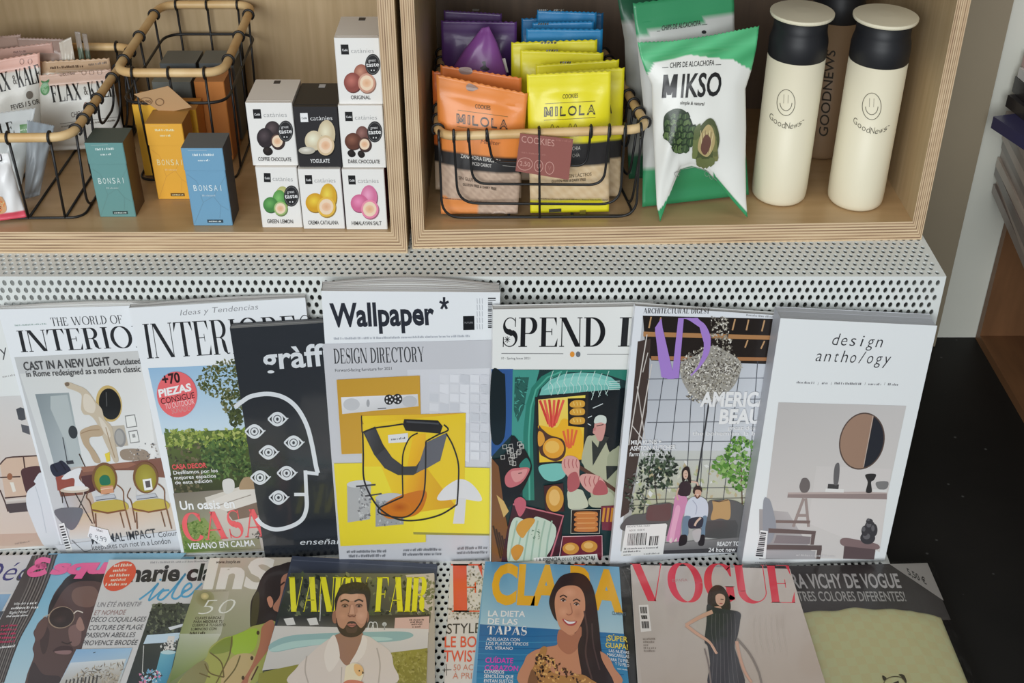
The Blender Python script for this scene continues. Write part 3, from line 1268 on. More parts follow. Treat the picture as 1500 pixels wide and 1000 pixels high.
c = [(124, 210), (179.5, 207.5), (147, 318), (198.7, 317.5)]
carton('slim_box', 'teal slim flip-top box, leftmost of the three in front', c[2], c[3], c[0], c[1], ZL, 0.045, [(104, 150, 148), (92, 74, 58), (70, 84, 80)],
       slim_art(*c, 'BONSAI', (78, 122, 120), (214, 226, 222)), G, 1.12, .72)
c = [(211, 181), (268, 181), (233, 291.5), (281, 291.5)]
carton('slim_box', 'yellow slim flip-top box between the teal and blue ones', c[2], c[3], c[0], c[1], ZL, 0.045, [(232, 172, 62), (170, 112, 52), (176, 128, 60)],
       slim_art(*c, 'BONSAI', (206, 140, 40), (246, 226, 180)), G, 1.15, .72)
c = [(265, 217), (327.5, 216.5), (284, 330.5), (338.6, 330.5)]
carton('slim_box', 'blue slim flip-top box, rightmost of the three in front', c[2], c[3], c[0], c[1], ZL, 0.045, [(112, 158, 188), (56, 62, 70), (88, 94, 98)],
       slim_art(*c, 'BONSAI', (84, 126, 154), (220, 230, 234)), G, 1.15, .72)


# boxes standing in the tall basket, behind the slim boxes
def plain_box(label, x0, x1, y0, y1, z0, z1, cols, name='slim_box', group='boxes inside the tall basket'):
    root = empty(name, ((x0 + x1) / 2, (y0 + y1) / 2, z0), label, 'box', group)
    m = MB()
    e = 0.001
    q = [(x0 + e, y0), (x1 - e, y0), (x1, y0 + e), (x1, y1 - e), (x1 - e, y1), (x0 + e, y1), (x0, y1 - e), (x0, y0 + e)]
    zs = z0 + (z1 - z0) * .72
    for nm, a, b2, g in (('carton', z0, zs, 0), ('lid', zs + .0003, z1, .0005)):
        m = MB()
        cx, cy = (x0 + x1) / 2, (y0 + y1) / 2
        qq = [(x + math.copysign(g, x - cx), y + math.copysign(g, y - cy)) for x, y in q]
        v = [(x, y, a) for x, y in qq] + [(x, y, b2) for x, y in qq]
        for i in range(8):
            j = (i + 1) % 8
            m.add([v[i], v[j], v[8 + j], v[8 + i]], [(0, 1, 2, 3)], lin(cols[0] if i in (0, 1, 7) else cols[1], 1.45))
        m.add(v[8:], [tuple(range(8))], lin(cols[2], 1.45))
        m.add(v[:8], [tuple(range(7, -1, -1))], lin(cols[1], 1.45))
        m.build(nm, M['card'], root)


zb = ZL + 0.004
YE = [(226, 160, 52), (172, 112, 50), (188, 134, 60)]
OR_ = [(176, 112, 56), (150, 92, 48), (170, 112, 60)]
DK = [(96, 100, 96), (74, 78, 76), (106, 112, 108)]
plain_box('yellow slim box under the kraft price tag in the tall basket', -.505, -.462, .215, .26, zb, .138, YE)
plain_box('yellow slim box at the right front inside the tall basket', -.452, -.424, .222, .262, zb, .128, YE)
plain_box('brown orange slim box behind the yellow ones, right side of tall basket', -.432, -.392, .266, .318, zb, .150, OR_)
plain_box('grey green slim box left of the brown orange one in the tall basket', -.492, -.440, .275, .325, zb, .146, DK)
plain_box('dark grey slim box at the back right of the tall basket', -.440, -.392, .335, .385, zb, .150, [(84, 88, 88), (64, 68, 70), (96, 100, 98)])
plain_box('dark grey slim box at the back left of the tall basket', -.498, -.448, .345, .395, zb, .146, [(84, 88, 88), (64, 68, 70), (96, 100, 98)])

# ------------------------------------------------------------------ wire baskets with a bamboo rim
WR = 0.0017


def hook(m, p, along, r):
    """wire turned over the bamboo rim"""
    along = Vector(along).normalized()
    out = along.cross(Vector((0, 0, 1))).normalized()
    pts = [Vector(p) + out * math.cos(a) * (r + WR) + Vector((0, 0, math.sin(a) * (r + WR))) for a in [math.radians(q) for q in range(-60, 241, 25)]]
    m.tube(pts, WR, 6)


def basket(label, rim, zbase, taper, rr, front_wires, nested, group='wire baskets with bamboo rims', mid=None, front_custom=None):
    """rim: FL FR BR BL at the bamboo rim; taper pulls the base inwards"""
    rim = [Vector(p) for p in rim]
    cx = sum((p for p in rim), Vector()) / 4
    root = empty('wire_basket', (cx.x, cx.y, zbase), label, 'basket', group)
    base = [Vector((cx.x + (p.x - cx.x) * taper, cx.y + (p.y - cx.y) * taper, zbase + WR)) for p in rim]
    m = MB()
    m.tube(rounded(rim, .03, 8), rr, 12, True)
    m.build('bamboo_rim', M['bamboo'], root, True, False)
    def one(nm, tubes, closed=False):
        m = MB()
        for t in tubes:
            m.tube(t, WR, 6, closed)
        return m
    one('base_wire', [rounded(base, .02, 6)], True).build('base_wire', M['wire'], root, True, False)
    for t in ([(q + .5) / front_wires for q in range(front_wires)] if not front_custom else [.33, .67]):
        one('base_wire', [[base[0].lerp(base[1], t), base[3].lerp(base[2], t)]]).build('base_wire', M['wire'], root, True, False)
    for nm, i, j in (('front_wire', 0, 1), ('side_wire', 1, 2), ('back_wire', 2, 3), ('side_wire', 3, 0)):
        a, b, c, d = rim[i], rim[j], base[j], base[i]
        if nm == 'front_wire' and front_custom:
            for m in front_custom():
                m.build(nm, M['wire'], root, True, False)
        elif nm == 'side_wire' and nested:
            for q in range(nested):
                t0 = .07 + .105 * q
                t1 = 1 - t0
                f = 1 - q / (nested + .6)
                p0, p1 = a.lerp(b, t0), a.lerp(b, t1)
                m = one(nm, [rounded([p0, p0.lerp(d.lerp(c, t0), f), p1.lerp(d.lerp(c, t1), f), p1], .03, 7, False)])
                hook(m, p0, b - a, rr)
                hook(m, p1, b - a, rr)
                m.build(nm, M['wire'], root, True, False)
        else:
            for q in range(front_wires):
                t = (q + .5) / front_wires
                p0 = a.lerp(b, t)
                m = one(nm, [[p0, d.lerp(c, t)]])
                hook(m, p0, b - a, rr)
                m.build(nm, M['wire'], root, True, False)
    if mid is not None:
        m = MB()
        m.tube(rounded([r.lerp(b2, mid) for r, b2 in zip(rim, base)], .03, 8), WR * 1.2, 6, True)
        m.build('middle_wire', M['wire'], root, True, False)
    return root


# cookie basket
Yc = .092
FLc, FRc = onY(641, 200, Yc), onY(950, 189, Yc + .006)


def cookie_front():
    out = []
    U = [[(643, 206), (645, 250), (648, 318.5), (932, 317), (935, 250), (938.6, 203)],
         [(664.6, 190), (667, 240), (671, 297.6), (908, 299), (912, 240), (915.6, 187)],
         [(686, 191), (689, 230), (693, 269), (884, 270.6), (889, 230), (892.7, 185)],
         [(713, 190), (717, 215), (722, 237), (858, 243), (863, 215), (865.7, 185)],
         [(789.6, 190), (790.6, 319)]]
    for u in U:
        pts = [onY(x, y, Yc - .008 if i in (0, len(u) - 1) else Yc + .002) for i, (x, y) in enumerate(u)]
        m = MB()
        m.tube(rounded(pts, .026, 7, False), WR, 6)
        for e in ((0, -1) if len(u) > 2 else (0,)):
            t = (u[e][0] - 641) / 309
            hook(m, FLc.lerp(FRc, t), FRc - FLc, .0058)
        out.append(m)
    return out


zc = ZR + WR
basket('wire basket with bamboo rim full of orange and yellow cookie bags', [FLc, FRc, (.129, .395, .150), (-.102, .395, .150)], ZR, .93, .0058, 3, 4, front_custom=cookie_front)

# snack basket at the left edge, tall basket behind the slim boxes
zr = .150
basket('wire basket with bamboo rim at the left edge full of snack pouches', [(-.800, .078, zr), (-.545, .083, zr), (-.548, .40, zr), (-.800, .40, zr)], ZL, .92, .0058, 5, 4)
zr2 = .188
basket('tall wire basket with bamboo rim behind the slim boxes, holding upright boxes', [(-.515, .200, zr2), (-.375, .200, zr2), (-.380, .455, zr2 + .006), (-.515, .455, zr2 + .006)], ZL, .95, .0058, 3, 0, mid=.27)

# kraft price tag on the tall basket, cookie card on the cookie basket
P0, P1, P2, P3 = onY(196, 138, .196), onY(246, 126, .192), onY(281, 157, .190), onY(238, 166, .194)
tg = MB()
nrm = (P1 - P0).cross(P3 - P0).normalized() * .0008
tg.hexa([P0, P1, P2, P3], [p + nrm for p in (P0, P1, P2, P3)], lin((172, 138, 100), 1.3))
A = Art(Plane(P0 - nrm * .2, -nrm if nrm.y > 0 else nrm), 1.3, base=.0012)
A.line([(214 + 9 * math.cos(a * PI / 10), 148 + 5.5 * math.sin(a * PI / 10)) for a in range(21)], .8, (110, 84, 60))
A.text('2,90', (208, 150), (221, 150.5), 4.2, (110, 84, 60))
A.line([(234 + 6 * math.cos(a * PI / 10), 149 + 5 * math.sin(a * PI / 10)) for a in range(21)], .8, (110, 84, 60))
A.into(tg)
o = tg.build('price_tag', M['card'])
tag(o, 'small kraft price tag on the front of the tall basket', 'price tag')

Yk = .083
q = [(762, 195.5), (839.6, 204), (833, 263.5), (755, 250.5)]
Q = [onY(x, y, Yk) for x, y in q]
cd = MB()
bk = Vector((0, .0012, 0))
cd.hexa([p + bk for p in Q], Q, lin((150, 92, 84), 1.1))
A = Art(Plane((0, Yk, 0), (0, -1, 0)), 1.1)
ink = (206, 158, 146)
A.text('COOKIES', (764, 208), (812, 214.5), 9.5, ink, -.004)
A.smalltext(764, 224, 800, 228, 2.2, (172, 116, 106), 3)
A.smalltext(815, 206, 836, 208.5, 3.2, (170, 112, 102), 4)
for cx, cy, rx, ry in ((769, 240, 11, 9), (789, 243, 6.3, 8.5), (805, 246, 6.3, 9)):
    A.line([(cx + rx * math.cos(a * PI / 12), cy + ry * math.sin(a * PI / 12)) for a in range(25)], .9, ink)
A.text('2,50', (761.5, 242), (776.5, 244), 6.5, ink)
A.text('U', (786.5, 246), (791.5, 246.7), 6.5, ink)
A.text('V', (802.5, 249), (807.5, 249.7), 6.5, (176, 120, 110))
A.into(cd)
o = cd.build('price_card', M['card'])
tag(o, 'dusty red card lettered COOKIES hanging on the cookie basket front', 'price card')


# ------------------------------------------------------------------ soft bags
def samp(curve, t):
    """point at parameter t on a polyline by arc length"""
    L = [0]
    for a, b in zip(curve[:-1], curve[1:]):
        L.append(L[-1] + math.hypot(b[0] - a[0], b[1] - a[1]))
    d = t * L[-1]
    for i in range(len(curve) - 1):
        if d <= L[i + 1] or i == len(curve) - 2:
            s = (d - L[i]) / max(L[i + 1] - L[i], 1e-9)
            a, b = curve[i], curve[i + 1]
            return (a[0] + (b[0] - a[0]) * s, a[1] + (b[1] - a[1]) * s)


def soft_bag(name, label, cat, surf, top, bottom, left, right, thick, colour, k=1.3, crimp=(.10, .06), nu=28, nv=40, seed=1, group=None, material='film',
             wr=.0016, art=None, teeth=True, back=None, part='pouch'):
    """pillow bag between four outline curves (photo pixels on a plane); colour(px, py, u, v) gives the print"""
    rnd = random.Random(seed)
    T0, T1, B0, B1 = top[0], top[-1], bottom[0], bottom[-1]
    ph = [(rnd.uniform(0, 6), rnd.uniform(0, 6), rnd.uniform(3, 9), rnd.uniform(2, 8), rnd.uniform(.4, 1)) for _ in range(6)]
    grid = {}
    cols = {}
    N = surf.N
    for j in range(nv + 1):
        v = j / nv
        for i in range(nu + 1):
            u = i / nu
            tp, bt, lf, rt = samp(top, u), samp(bottom, u), samp(left, v), samp(right, v)
            p = [(1 - v) * tp[a] + v * bt[a] + (1 - u) * lf[a] + u * rt[a] - ((1 - u) * (1 - v) * T0[a] + u * (1 - v) * T1[a] + (1 - u) * v * B0[a] + u * v * B1[a]) for a in (0, 1)]
            if teeth and j == 0:
                p[1] += 1.0 if i % 2 else -.8
            w = surf.at(p[0], p[1], 0)
            vv = (v - crimp[0]) / max(1 - crimp[0] - crimp[1], .01)
            body = max(0, min(1, vv))
            prof = (max(0, 1 - abs(2 * u - 1) ** 2.6)) ** .75 * (math.sin(PI * body) ** .55 if 0 < body < 1 else 0)
            n_ = sum(a * math.sin(fx * u * 2 + fy * v * 2 + p0) * math.cos(fy * u - fx * v + p1) for p0, p1, fx, fy, a in ph) / 3
            edge = min(1, 8 * min(u, 1 - u)) * (1 if 0 < vv < 1 else .35)
            b = thick / 2 * prof + wr * n_ * edge
            if not 0 < vv < 1:
                b += .0003 * math.sin(v * nv * 2.6)
            b2 = thick / 2 * prof + .0004
            grid[i, j] = (w + N * b, w - N * b2)
            cols[i, j] = colour(p[0], p[1], u, v)
    V, F, C = [], [], []
    idf, idb = {}, {}
    for j in range(nv + 1):
        for i in range(nu + 1):
            idf[i, j] = len(V)
            V.append(grid[i, j][0])
    for j in range(nv + 1):
        for i in range(nu + 1):
            idb[i, j] = len(V)
            V.append(grid[i, j][1])
    for j in range(nv):
        for i in range(nu):
            F.append((idf[i, j], idf[i, j + 1], idf[i + 1, j + 1], idf[i + 1, j]))
            C.append([lin(cols[q], k) for q in ((i, j), (i, j + 1), (i + 1, j + 1), (i + 1, j))])
            F.append((idb[i, j], idb[i + 1, j], idb[i + 1, j + 1], idb[i, j + 1]))
            cb = [lin(back if back else cols[q], k) for q in ((i, j), (i + 1, j), (i + 1, j + 1), (i, j + 1))]
            C.append(cb)
    nf = len(F)
    rim = [(i, 0) for i in range(nu + 1)] + [(nu, j) for j in range(1, nv + 1)] + [(i, nv) for i in range(nu - 1, -1, -1)] + [(0, j) for j in range(nv - 1, 0, -1)]
    for a, b in zip(rim, rim[1:] + rim[:1]):
        F.append((idf[a], idf[b], idb[b], idb[a]))
        C.append(lin(cols[a], k))
    m = MB()
    m.v, m.f, m.c, m.m = list(V), list(F), list(C), [0] * len(F)
    if art:
        A = Art(Solid(V, F[:nf], surf), k)
        art(A)
        A.into(m)
    zmin = min(p.z for p in V)
    ctr = sum((p for p in V), Vector()) / len(V)
    o = m.build(name, M[material], None, True)
    # move the origin to the foot of the bag
    base = Vector((ctr.x, ctr.y, zmin))
    o.data.transform(Matrix.Translation(-base))
    o.location = base
    tag(o, label, cat, group)
    return o


def lean_plane(Yb, zb, Yt, zt, tw=0.0):
    """plane through (Yb, zb) and (Yt, zt), facing the viewer; tw turns it about the vertical"""
    return Plane((0, Yb, zb), Vector((tw, -(zt - zb), (Yt - Yb))).normalized() if zt > zb else Vector((0, -1, 0)))


def foot_plane(bl, br, zb, lean, dz):
    """plane whose foot line runs through two photo pixels on the floor at zb, leaning back by lean over the height dz"""
    a, b = onZ(*bl, zb), onZ(*br, zb)
    e = (b - a).normalized()
    upv = Vector((0, lean, dz)).normalized()
    n = e.cross(upv)
    if n.y > 0:
        n = -n
    return Plane(a, n)


def drop(surf, p, z):
    """photo pixel straight below p on the surface, at height z"""
    w = surf.at(*p)
    dn = Vector((0, 0, -1))
    dn = (dn - surf.N * dn.dot(surf.N)).normalized()
    return proj(w + dn * ((w.z - z) / -dn.z))


ORG, BLK, BGE = (238, 132, 62), (40, 38, 38), (196, 172, 146)
YEL = (226, 208, 34)
GC = 'cookie bags in the bamboo-rimmed basket'


def milola(A, cx0, cy0, cx1, cy1, bg, seed):
    """lettering on the front of a cookie bag; the name stands on the line (cx0, cy0)-(cx1, cy1)"""
    dx, dy = cx1 - cx0, cy1 - cy0
    P = lambda u, h: (cx0 + dx * u, cy0 + dy * u - h)
    A.text('COOKIES', P(.36, 25), P(.66, 25.5), 6, (70, 52, 24), .015)
    A.line([P(.02, 19), P(1.0, 19)], .7, (110, 90, 30))
    x = 0.0
    for ch, w in zip('MILOLA', (.17, .05, .11, .17, .11, .17)):
        if ch == 'M':
            A.block_m(P(x, 0), P(x + w, 0), 14, (44, 36, 24), .30)
            A.line([P(x + .024, 1.4), P(x + .024, 12.4)], .8, bg)
            A.line([P(x + w - .024, 1.4), P(x + w - .024, 12.4)], .8, bg)
            A.line([P(x + .034, 11.5), P(x + w / 2, 3.6), P(x + w - .034, 11.5)], .7, bg)
        elif ch == 'I':
            A.poly([P(x, 0), P(x + w, 0), P(x + w, 14), P(x, 14)], (44, 36, 24))
            A.poly([P(x + .018, 1.4), P(x + w - .018, 1.4), P(x + w - .018, 12.6), P(x + .018, 12.6)], bg)
        else:
            A.text(ch, P(x, 0), P(x + w, 0), 13.5, (44, 36, 24), .035)
            A.text(ch, P(x + .022, 1.9), P(x + w - .022, 1.9), 9.8, bg, -.034)
        x += w + .044
    A.line([P(.0, -5), P(1.0, -5)], .7, (110, 90, 30))


def bag_cookie(label, Y, lean, TL, TR, zb, col, bottoms=None, front=None, art=None, seed=1, thick=.016, tw=0.0, k=1.3, mark=None):
    s = foot_plane(*bottoms, zb, lean, .17) if bottoms else lean_plane(Y, zb, Y + lean, zb + .17, tw)
    BL, BR = bottoms if bottoms else (drop(s, TL, zb), drop(s, TR, zb))

    def colour(px, py, u, v):
        if front:
            return front(px, py, u, v)
        if v > .62:
            return BGE if v > .76 else BLK
        return col
    def a2(A):
        if mark:
            for (x, y, w) in mark:
                for q in range(5):
                    A.poly([(x + q * w / 5, y + 1.5), (x + (q + .7) * w / 5, y + 1.2), (x + (q + .9) * w / 5, y - 1.8), (x + (q + .2) * w / 5, y - 1.4)], (50, 44, 26))
        if art:
            art(A)
    return soft_bag('cookie_bag', label, 'cookie bag', s, [TL, TR], [BL, BR], [TL, BL], [TR, BR], thick, colour, k, (.14, .08), 28, 48, seed, GC, wr=.0016, art=a2)


def band(y0, y1, y2, x0, x1, tilt, top, crumb, tailc):
    """orange or yellow film, black band, see-through window on the biscuits, coloured hem"""
    def f(px, py, u, v):
        t = (px - x0) / (x1 - x0) * tilt
        if py < y0 + t:
            return top
        if py < y1 + t:
            return BLK
        if py < y2:
            h = math.sin(px * .9 + py * .35) * math.sin(py * .7 - px * .4)
            return mixc(crumb, (220, 202, 172), .35 + .3 * h)
        return tailc
    return f


zcb = ZR + .0045
# yellow bags, back to front
bag_cookie('yellow cookie bag furthest back, its left corner showing', .232, .030, (749, 62), (875, 58), zcb, YEL, seed=3, mark=[(792, 62.5, 24)])
bag_cookie('yellow cookie bag second from the back of its row', .207, .028, (762, 73), (884, 77), zcb, YEL, seed=4, mark=[(800, 74, 18)])
bag_cookie('yellow cookie bag in the middle of its row', .182, .026, (785, 95), (907, 87), zcb, YEL, seed=5, mark=[(820, 91.5, 17)])


def art_y2(A):
    A.text('A', (890, 166), (896, 165), 13, (44, 36, 24), .06)


bag_cookie('yellow cookie bag just behind the front one, showing at its right', .158, .024, (800, 106), (915, 99), zcb, YEL, seed=6,
           front=band(206, 234, 292, 778, 914, -5, YEL, (186, 160, 124), YEL), art=art_y2)


def art_y(A):
    milola(A, 797, 171, 872, 167, YEL, 1)
    A.curve([(806, 190), (809, 182), (813, 190), (817, 184), (820, 190), (823, 186)], .8, (96, 84, 20))
    A.curve([(832, 190), (835, 181), (839, 189), (843, 181), (846, 190), (851, 186), (856, 190), (862, 185), (868, 189)], .8, (96, 84, 20))
    A.text('CHIA', (838, 220), (850, 219), 5.5, (200, 198, 190))
    A.text('CHÍA', (838, 230), (849, 229), 5, (170, 168, 160))
    A.text('SIN LÁCTEOS', (833, 260), (866, 257), 5, (92, 76, 56))
    A.text('GLUTEN FREE & DAIRY FREE', (808, 267), (858, 264), 3.6, (80, 66, 50), .02)
    A.poly([(804, 306), (822, 305), (822, 309.5), (804, 310.5)], (40, 38, 30))
    A.poly([(849, 307.5), (858, 307), (858, 315), (849, 315.5)], (120, 108, 40))
    A.smalltext(788, 291, 890, 293, 1.6, (90, 80, 60), 5)


bag_cookie('yellow cookie bag in front, lettered MILOLA', .128, .026, (771.5, 109), (895, 104), zcb, YEL, ((777, 312), (892, 310)),
           band(210, 241, 293, 778, 895, -4, YEL, (196, 168, 128), YEL), art_y, 7, .020)
# blue bags
BLU = (34, 120, 172)
bag_cookie('blue cookie bag at the back right corner of the basket', .338, .022, (785, 22), (884, 19), zcb, (26, 92, 138), seed=11)
bag_cookie('blue cookie bag at the back left of the blue row', .322, .022, (764, 27), (868, 24), zcb, (30, 104, 154), seed=12)
bag_cookie('blue cookie bag with torn black printed top', .304, .022, (787, 15), (874, 18), zcb, BLU, seed=13, mark=[(789, 15, 14), (811, 15, 16)])
bag_cookie('blue cookie bag second from the front of the blue row', .284, .022, (780, 33), (870, 31), zcb, BLU, seed=14, mark=[(788, 35, 16)])
bag_cookie('blue cookie bag at the front of the blue row, nearest the yellow ones', .262, .022, (771, 42), (883, 43), zcb, (36, 126, 178), seed=15)
# purple bags
PUR = (92, 56, 116)
bag_cookie('purple cookie bag at the back left corner of the basket', .342, .020, (650, 15), (735, 20), zcb, (84, 54, 106), seed=21, mark=[(692, 14.5, 10)])
bag_cookie('purple cookie bag upright behind the slanted purple one', .318, .020, (646, 30), (757, 32), zcb, PUR, seed=22)
s = lean_plane(.235, zcb, .27, zcb + .17)
soft_bag('cookie_bag', 'purple cookie bag tipped on its corner behind the orange ones', 'cookie bag', s, [(706, 41), (716, 39)], [(662, 190), (752, 190)], [(706, 41), (682, 70), (664, 98), (662, 190)],
         [(716, 39), (728, 62), (742, 104), (752, 190)], .022, lambda x, y, u, v: (140, 80, 152), 1.3, (.04, .05), 20, 30, 23, GC, wr=.0012,
         art=lambda A: (A.blob([(703, 100), (708, 96), (706, 91), (711, 90), (712, 97), (717, 101), (712, 104)], (40, 26, 46)), A.poly([(735, 86), (740, 85), (745, 106), (741, 106)], (190, 184, 176))))
# orange bags
bag_cookie('orange cookie bag furthest back, left corner sticking out', .178, .022, (633, 104), (740, 112), zcb, (226, 112, 50), seed=31)


def art_o2(A):
    A.blob([(672, 103), (674, 99), (683, 98), (690, 100), (692, 106), (686, 109), (676, 108)], (140, 118, 110))


bag_cookie('orange cookie bag behind the front one with a torn clear patch', .152, .024, (645, 95), (764, 114), zcb, (236, 122, 56), seed=32, art=art_o2)


def art_o(A):
    milola(A, 669, 180, 744, 190, ORG, 2)
    A.text('Mediter', (704, 210), (732, 212.5), 6, (110, 64, 30), -.01, .25)
    A.text('ZANAHORIA ESPECIADA', (675, 230.5), (734, 239), 5.5, (212, 208, 200), .01)
    A.text('SPICED CARROT', (690, 241), (720, 245), 4.6, (200, 196, 190), .02)
    A.text('SIN GLUTEN', (672, 262), (700, 267), 4.6, (80, 66, 56))
    A.text('GLUTEN FREE & DAIRY FREE', (678, 271), (727, 278), 3.6, (70, 58, 50), .02)
    A.smalltext(648, 290, 755, 300, 1.6, (100, 80, 70), 5)
    A.blob([(683, 125), (688, 122), (697, 126), (700, 130), (692, 133), (684, 131)], (150, 124, 112))
    A.line([(736, 242), (758, 244)], .7, (150, 146, 140))


def orange_front(px, py, u, v):
    t = (px - 645) / 115 * 14
    if py < 216 + t:
        return ORG
    if py < 240 + t:
        return BLK
    h = math.sin(px * .8 + py * .3) * math.sin(py * .6 - px * .3)
    if py > 286 + t * 1.6 and px < 700:
        return (236, 140, 78)
    return mixc((168, 142, 124), (206, 184, 162), .4 + .35 * h)


bag_cookie('orange cookie bag in front, lettered MILOLA', .124, .024, (639, 109), (773, 137), zcb, ORG, ((646, 313), (758, 313)), orange_front, art_o, 33, .022)

# ------------------------------------------------------------------ artichoke chips
GRN, GWH = (62, 152, 98), (214, 214, 208)


def chips_front(px, py, u, v):
    lim = np.interp(px, [930, 946, 959, 1009, 1072, 1100, 1115], [130, 112, 91, 80, 87, 102, 120])
    if py < lim:
        return mixc(GRN, (84, 178, 122), .5 + .5 * math.sin(px * .11 + py * .2))
    ll = np.interp(px, [960, 972, 1000, 1003], [312, 300, 250, 246])
    rr = np.interp(px, [1044, 1052, 1094, 1096], [252, 262, 310, 316])
    if px < 1003 and py > ll or px > 1044 and py > rr:
        return (48, 138, 88)
    return GWH


def chips_art(A):
    A.text('CHIPS DE ALCACHOFA', (981, 99.5), (1046, 95.5), 7.5, (60, 60, 58), .02)
    A.line([(970, 99), (979, 98.5)], .8, (60, 60, 58))
    A.line([(1048, 95), (1056, 94.6)], .8, (60, 60, 58))
    A.block_m((969.5, 143.5), (990.5, 142.6), 34, (24, 24, 24), .30)
    A.text('IKSO', (997, 142.3), (1055, 139.5), 33, (24, 24, 24), .03)
    A.text('simple & natural', (996, 152.5), (1031, 154.5), 5, (60, 58, 54), .02, .1)
    def leaf(x, y, w, h, rot, c):
        r = math.radians(rot)
        q = [(0, -h), (w * .45, -h * .55), (w * .5, 0), (w * .28, h * .4), (-w * .28, h * .4), (-w * .5, 0), (-w * .45, -h * .55)]
        A.poly([(x + px * math.cos(r) - py * math.sin(r), y + px * math.sin(r) + py * math.cos(r)) for px, py in q], c)
    A.blob([(972, 178), (976, 166), (990, 159), (1004, 163), (1014, 180), (1016, 200), (1008, 218), (994, 225), (984, 214), (974, 198)], (40, 54, 34))
    rl = random.Random(3)
    for row in range(6):
        y = 172 + row * 9.0
        hw = (11, 17, 20, 19, 15, 9)[row]
        n = (3, 4, 5, 5, 4, 3)[row]
        for i in range(n):
            t = (i + .5 * (row % 2 == 0) + .25) / n - .5
            x = 994 + row * .8 + t * 2 * hw
            c = rl.choice([(66, 88, 52), (84, 104, 62), (54, 74, 44)])
            leaf(x, y + 1.2, 13, 10.5, t * 60, (34, 48, 30))
            leaf(x, y + 2.2, 11, 9, t * 60, c)
            A.line([(x, y + 3), (x + t * 3, y - 5)], .7, (112, 128, 84))
    A.blob([(1016, 208), (1022, 190), (1036, 174), (1046, 178), (1053, 202), (1048, 226), (1036, 243), (1024, 238), (1014, 222)], (72, 80, 48))
    for i in range(6):
        t = i / 5
        leaf(1017 + t * 3, 226 - t * 34, 8, 13, 10 + 14 * t, rl.choice([(104, 112, 66), (86, 96, 56)]))
        leaf(1048 - t * 4, 230 - t * 36, 8, 13, -4 - 10 * t, rl.choice([(112, 112, 68), (92, 96, 58)]))
    for i in range(4):
        leaf(1024 + i * 6, 236 - abs(i - 1.5) * 2, 10, 10, 170 + i * 5, (96, 104, 62))
    A.blob([(1022, 218), (1026, 196), (1036, 182), (1044, 190), (1046, 210), (1036, 228)], (168, 150, 104))
    for i in range(9):
        A.line([(1026 + i * 2.2, 190 + (i % 3) * 2), (1028 + i * 1.4, 222)], .7, (120, 98, 70) if i % 2 else (206, 190, 146))
    A.blob([(1026, 216), (1030, 200), (1036, 196), (1041, 206), (1037, 220), (1031, 225)], (98, 66, 56))
    A.line([(986, 252), (1000, 247), (1020, 244), (1040, 251), (1052, 262)], .6, (140, 140, 136))
    for cx, cy in ((990, 254), (1035, 254), (1042, 258)):
        A.line([(cx + 3 * math.cos(a * PI / 8), cy + 4 * math.sin(a * PI / 8)) for a in range(17)], .5, (120, 120, 116))
    A.smalltext(1044, 260, 1051, 263, 2.2, (80, 80, 76), 4)


GB = 'artichoke chip bags beside the cookie basket'
s = foot_plane((967, 325), (1095, 321), ZR + .0005, .06, .22)
chips_l = [(934, 62), (938, 82), (945, 103), (955, 124), (956, 185), (959, 237), (962, 300), (967, 325)]
chips_r = [(1112, 38), (1108, 70), (1101, 102), (1092, 130), (1093, 185), (1092, 237), (1093, 290), (1095, 319)]
soft_bag('chips_bag', 'white and green chip bag in front, lettered MIKSO with two artichokes', 'chip bag', s, [(934, 62), (985, 60), (1040, 52), (1112, 38)],
         [(967, 325), (976, 300), (986, 272), (996, 248), (1013, 243), (1035, 249), (1052, 268), (1074, 295), (1095, 319)], chips_l, chips_r, .034, chips_front, 1.3, (.10, .02), 60, 84, 41, GB, wr=.0022, art=chips_art)
s2 = foot_plane((941, 302), (1097, 286), ZR + .0030, .046, .22)


soft_bag('chips_bag', 'green topped chip bag standing right behind the front one', 'chip bag', s2, [(927, 5), (1075, -14)], [(941, 303), (1097, 285)], [(927, 5), (933, 60), (943, 160), (941, 303)],
         [(1075, -14), (1076, 40), (1088, 160), (1097, 285)], .034, lambda px, py, u, v: (52, 136, 90) if py < np.interp(px, [900, 940, 985, 1080], [75, 50, 36, 22]) or v > .80 else (182, 182, 178), 1.3, (.10, .08), 30, 40, 42, GB,
         art=lambda A: (A.text('CHIPS DE ALCACHOFA', (969, 45), (1026, 37), 7, (50, 50, 48), .02), A.line([(962, 46), (967, 45.4)], .8, (50, 50, 48)), A.line([(1028, 36.5), (1036, 35.4)], .8, (50, 50, 48)),
                        A.ell(1031, 47, 3.4, 2.6, (24, 24, 24))))
s3 = foot_plane((908, 262), (1060, 250), ZR + .0030, .032, .22)
soft_bag('chips_bag', 'chip bag furthest back, only its left side showing', 'chip bag', s3, [(903, -12), (1040, -24)], [(921, 262), (1060, 252)], [(903, -12), (915, 60), (918, 160), (921, 262)],
         [(1040, -24), (1050, 60), (1050, 160), (1060, 252)], .034, lambda px, py, u, v: (30, 78, 54) if py < np.interp(px, [895, 915, 935], [42, 34, 20]) or v > .86 else (128, 128, 122), 1.3, (.10, .08), 26, 34, 43, GB)


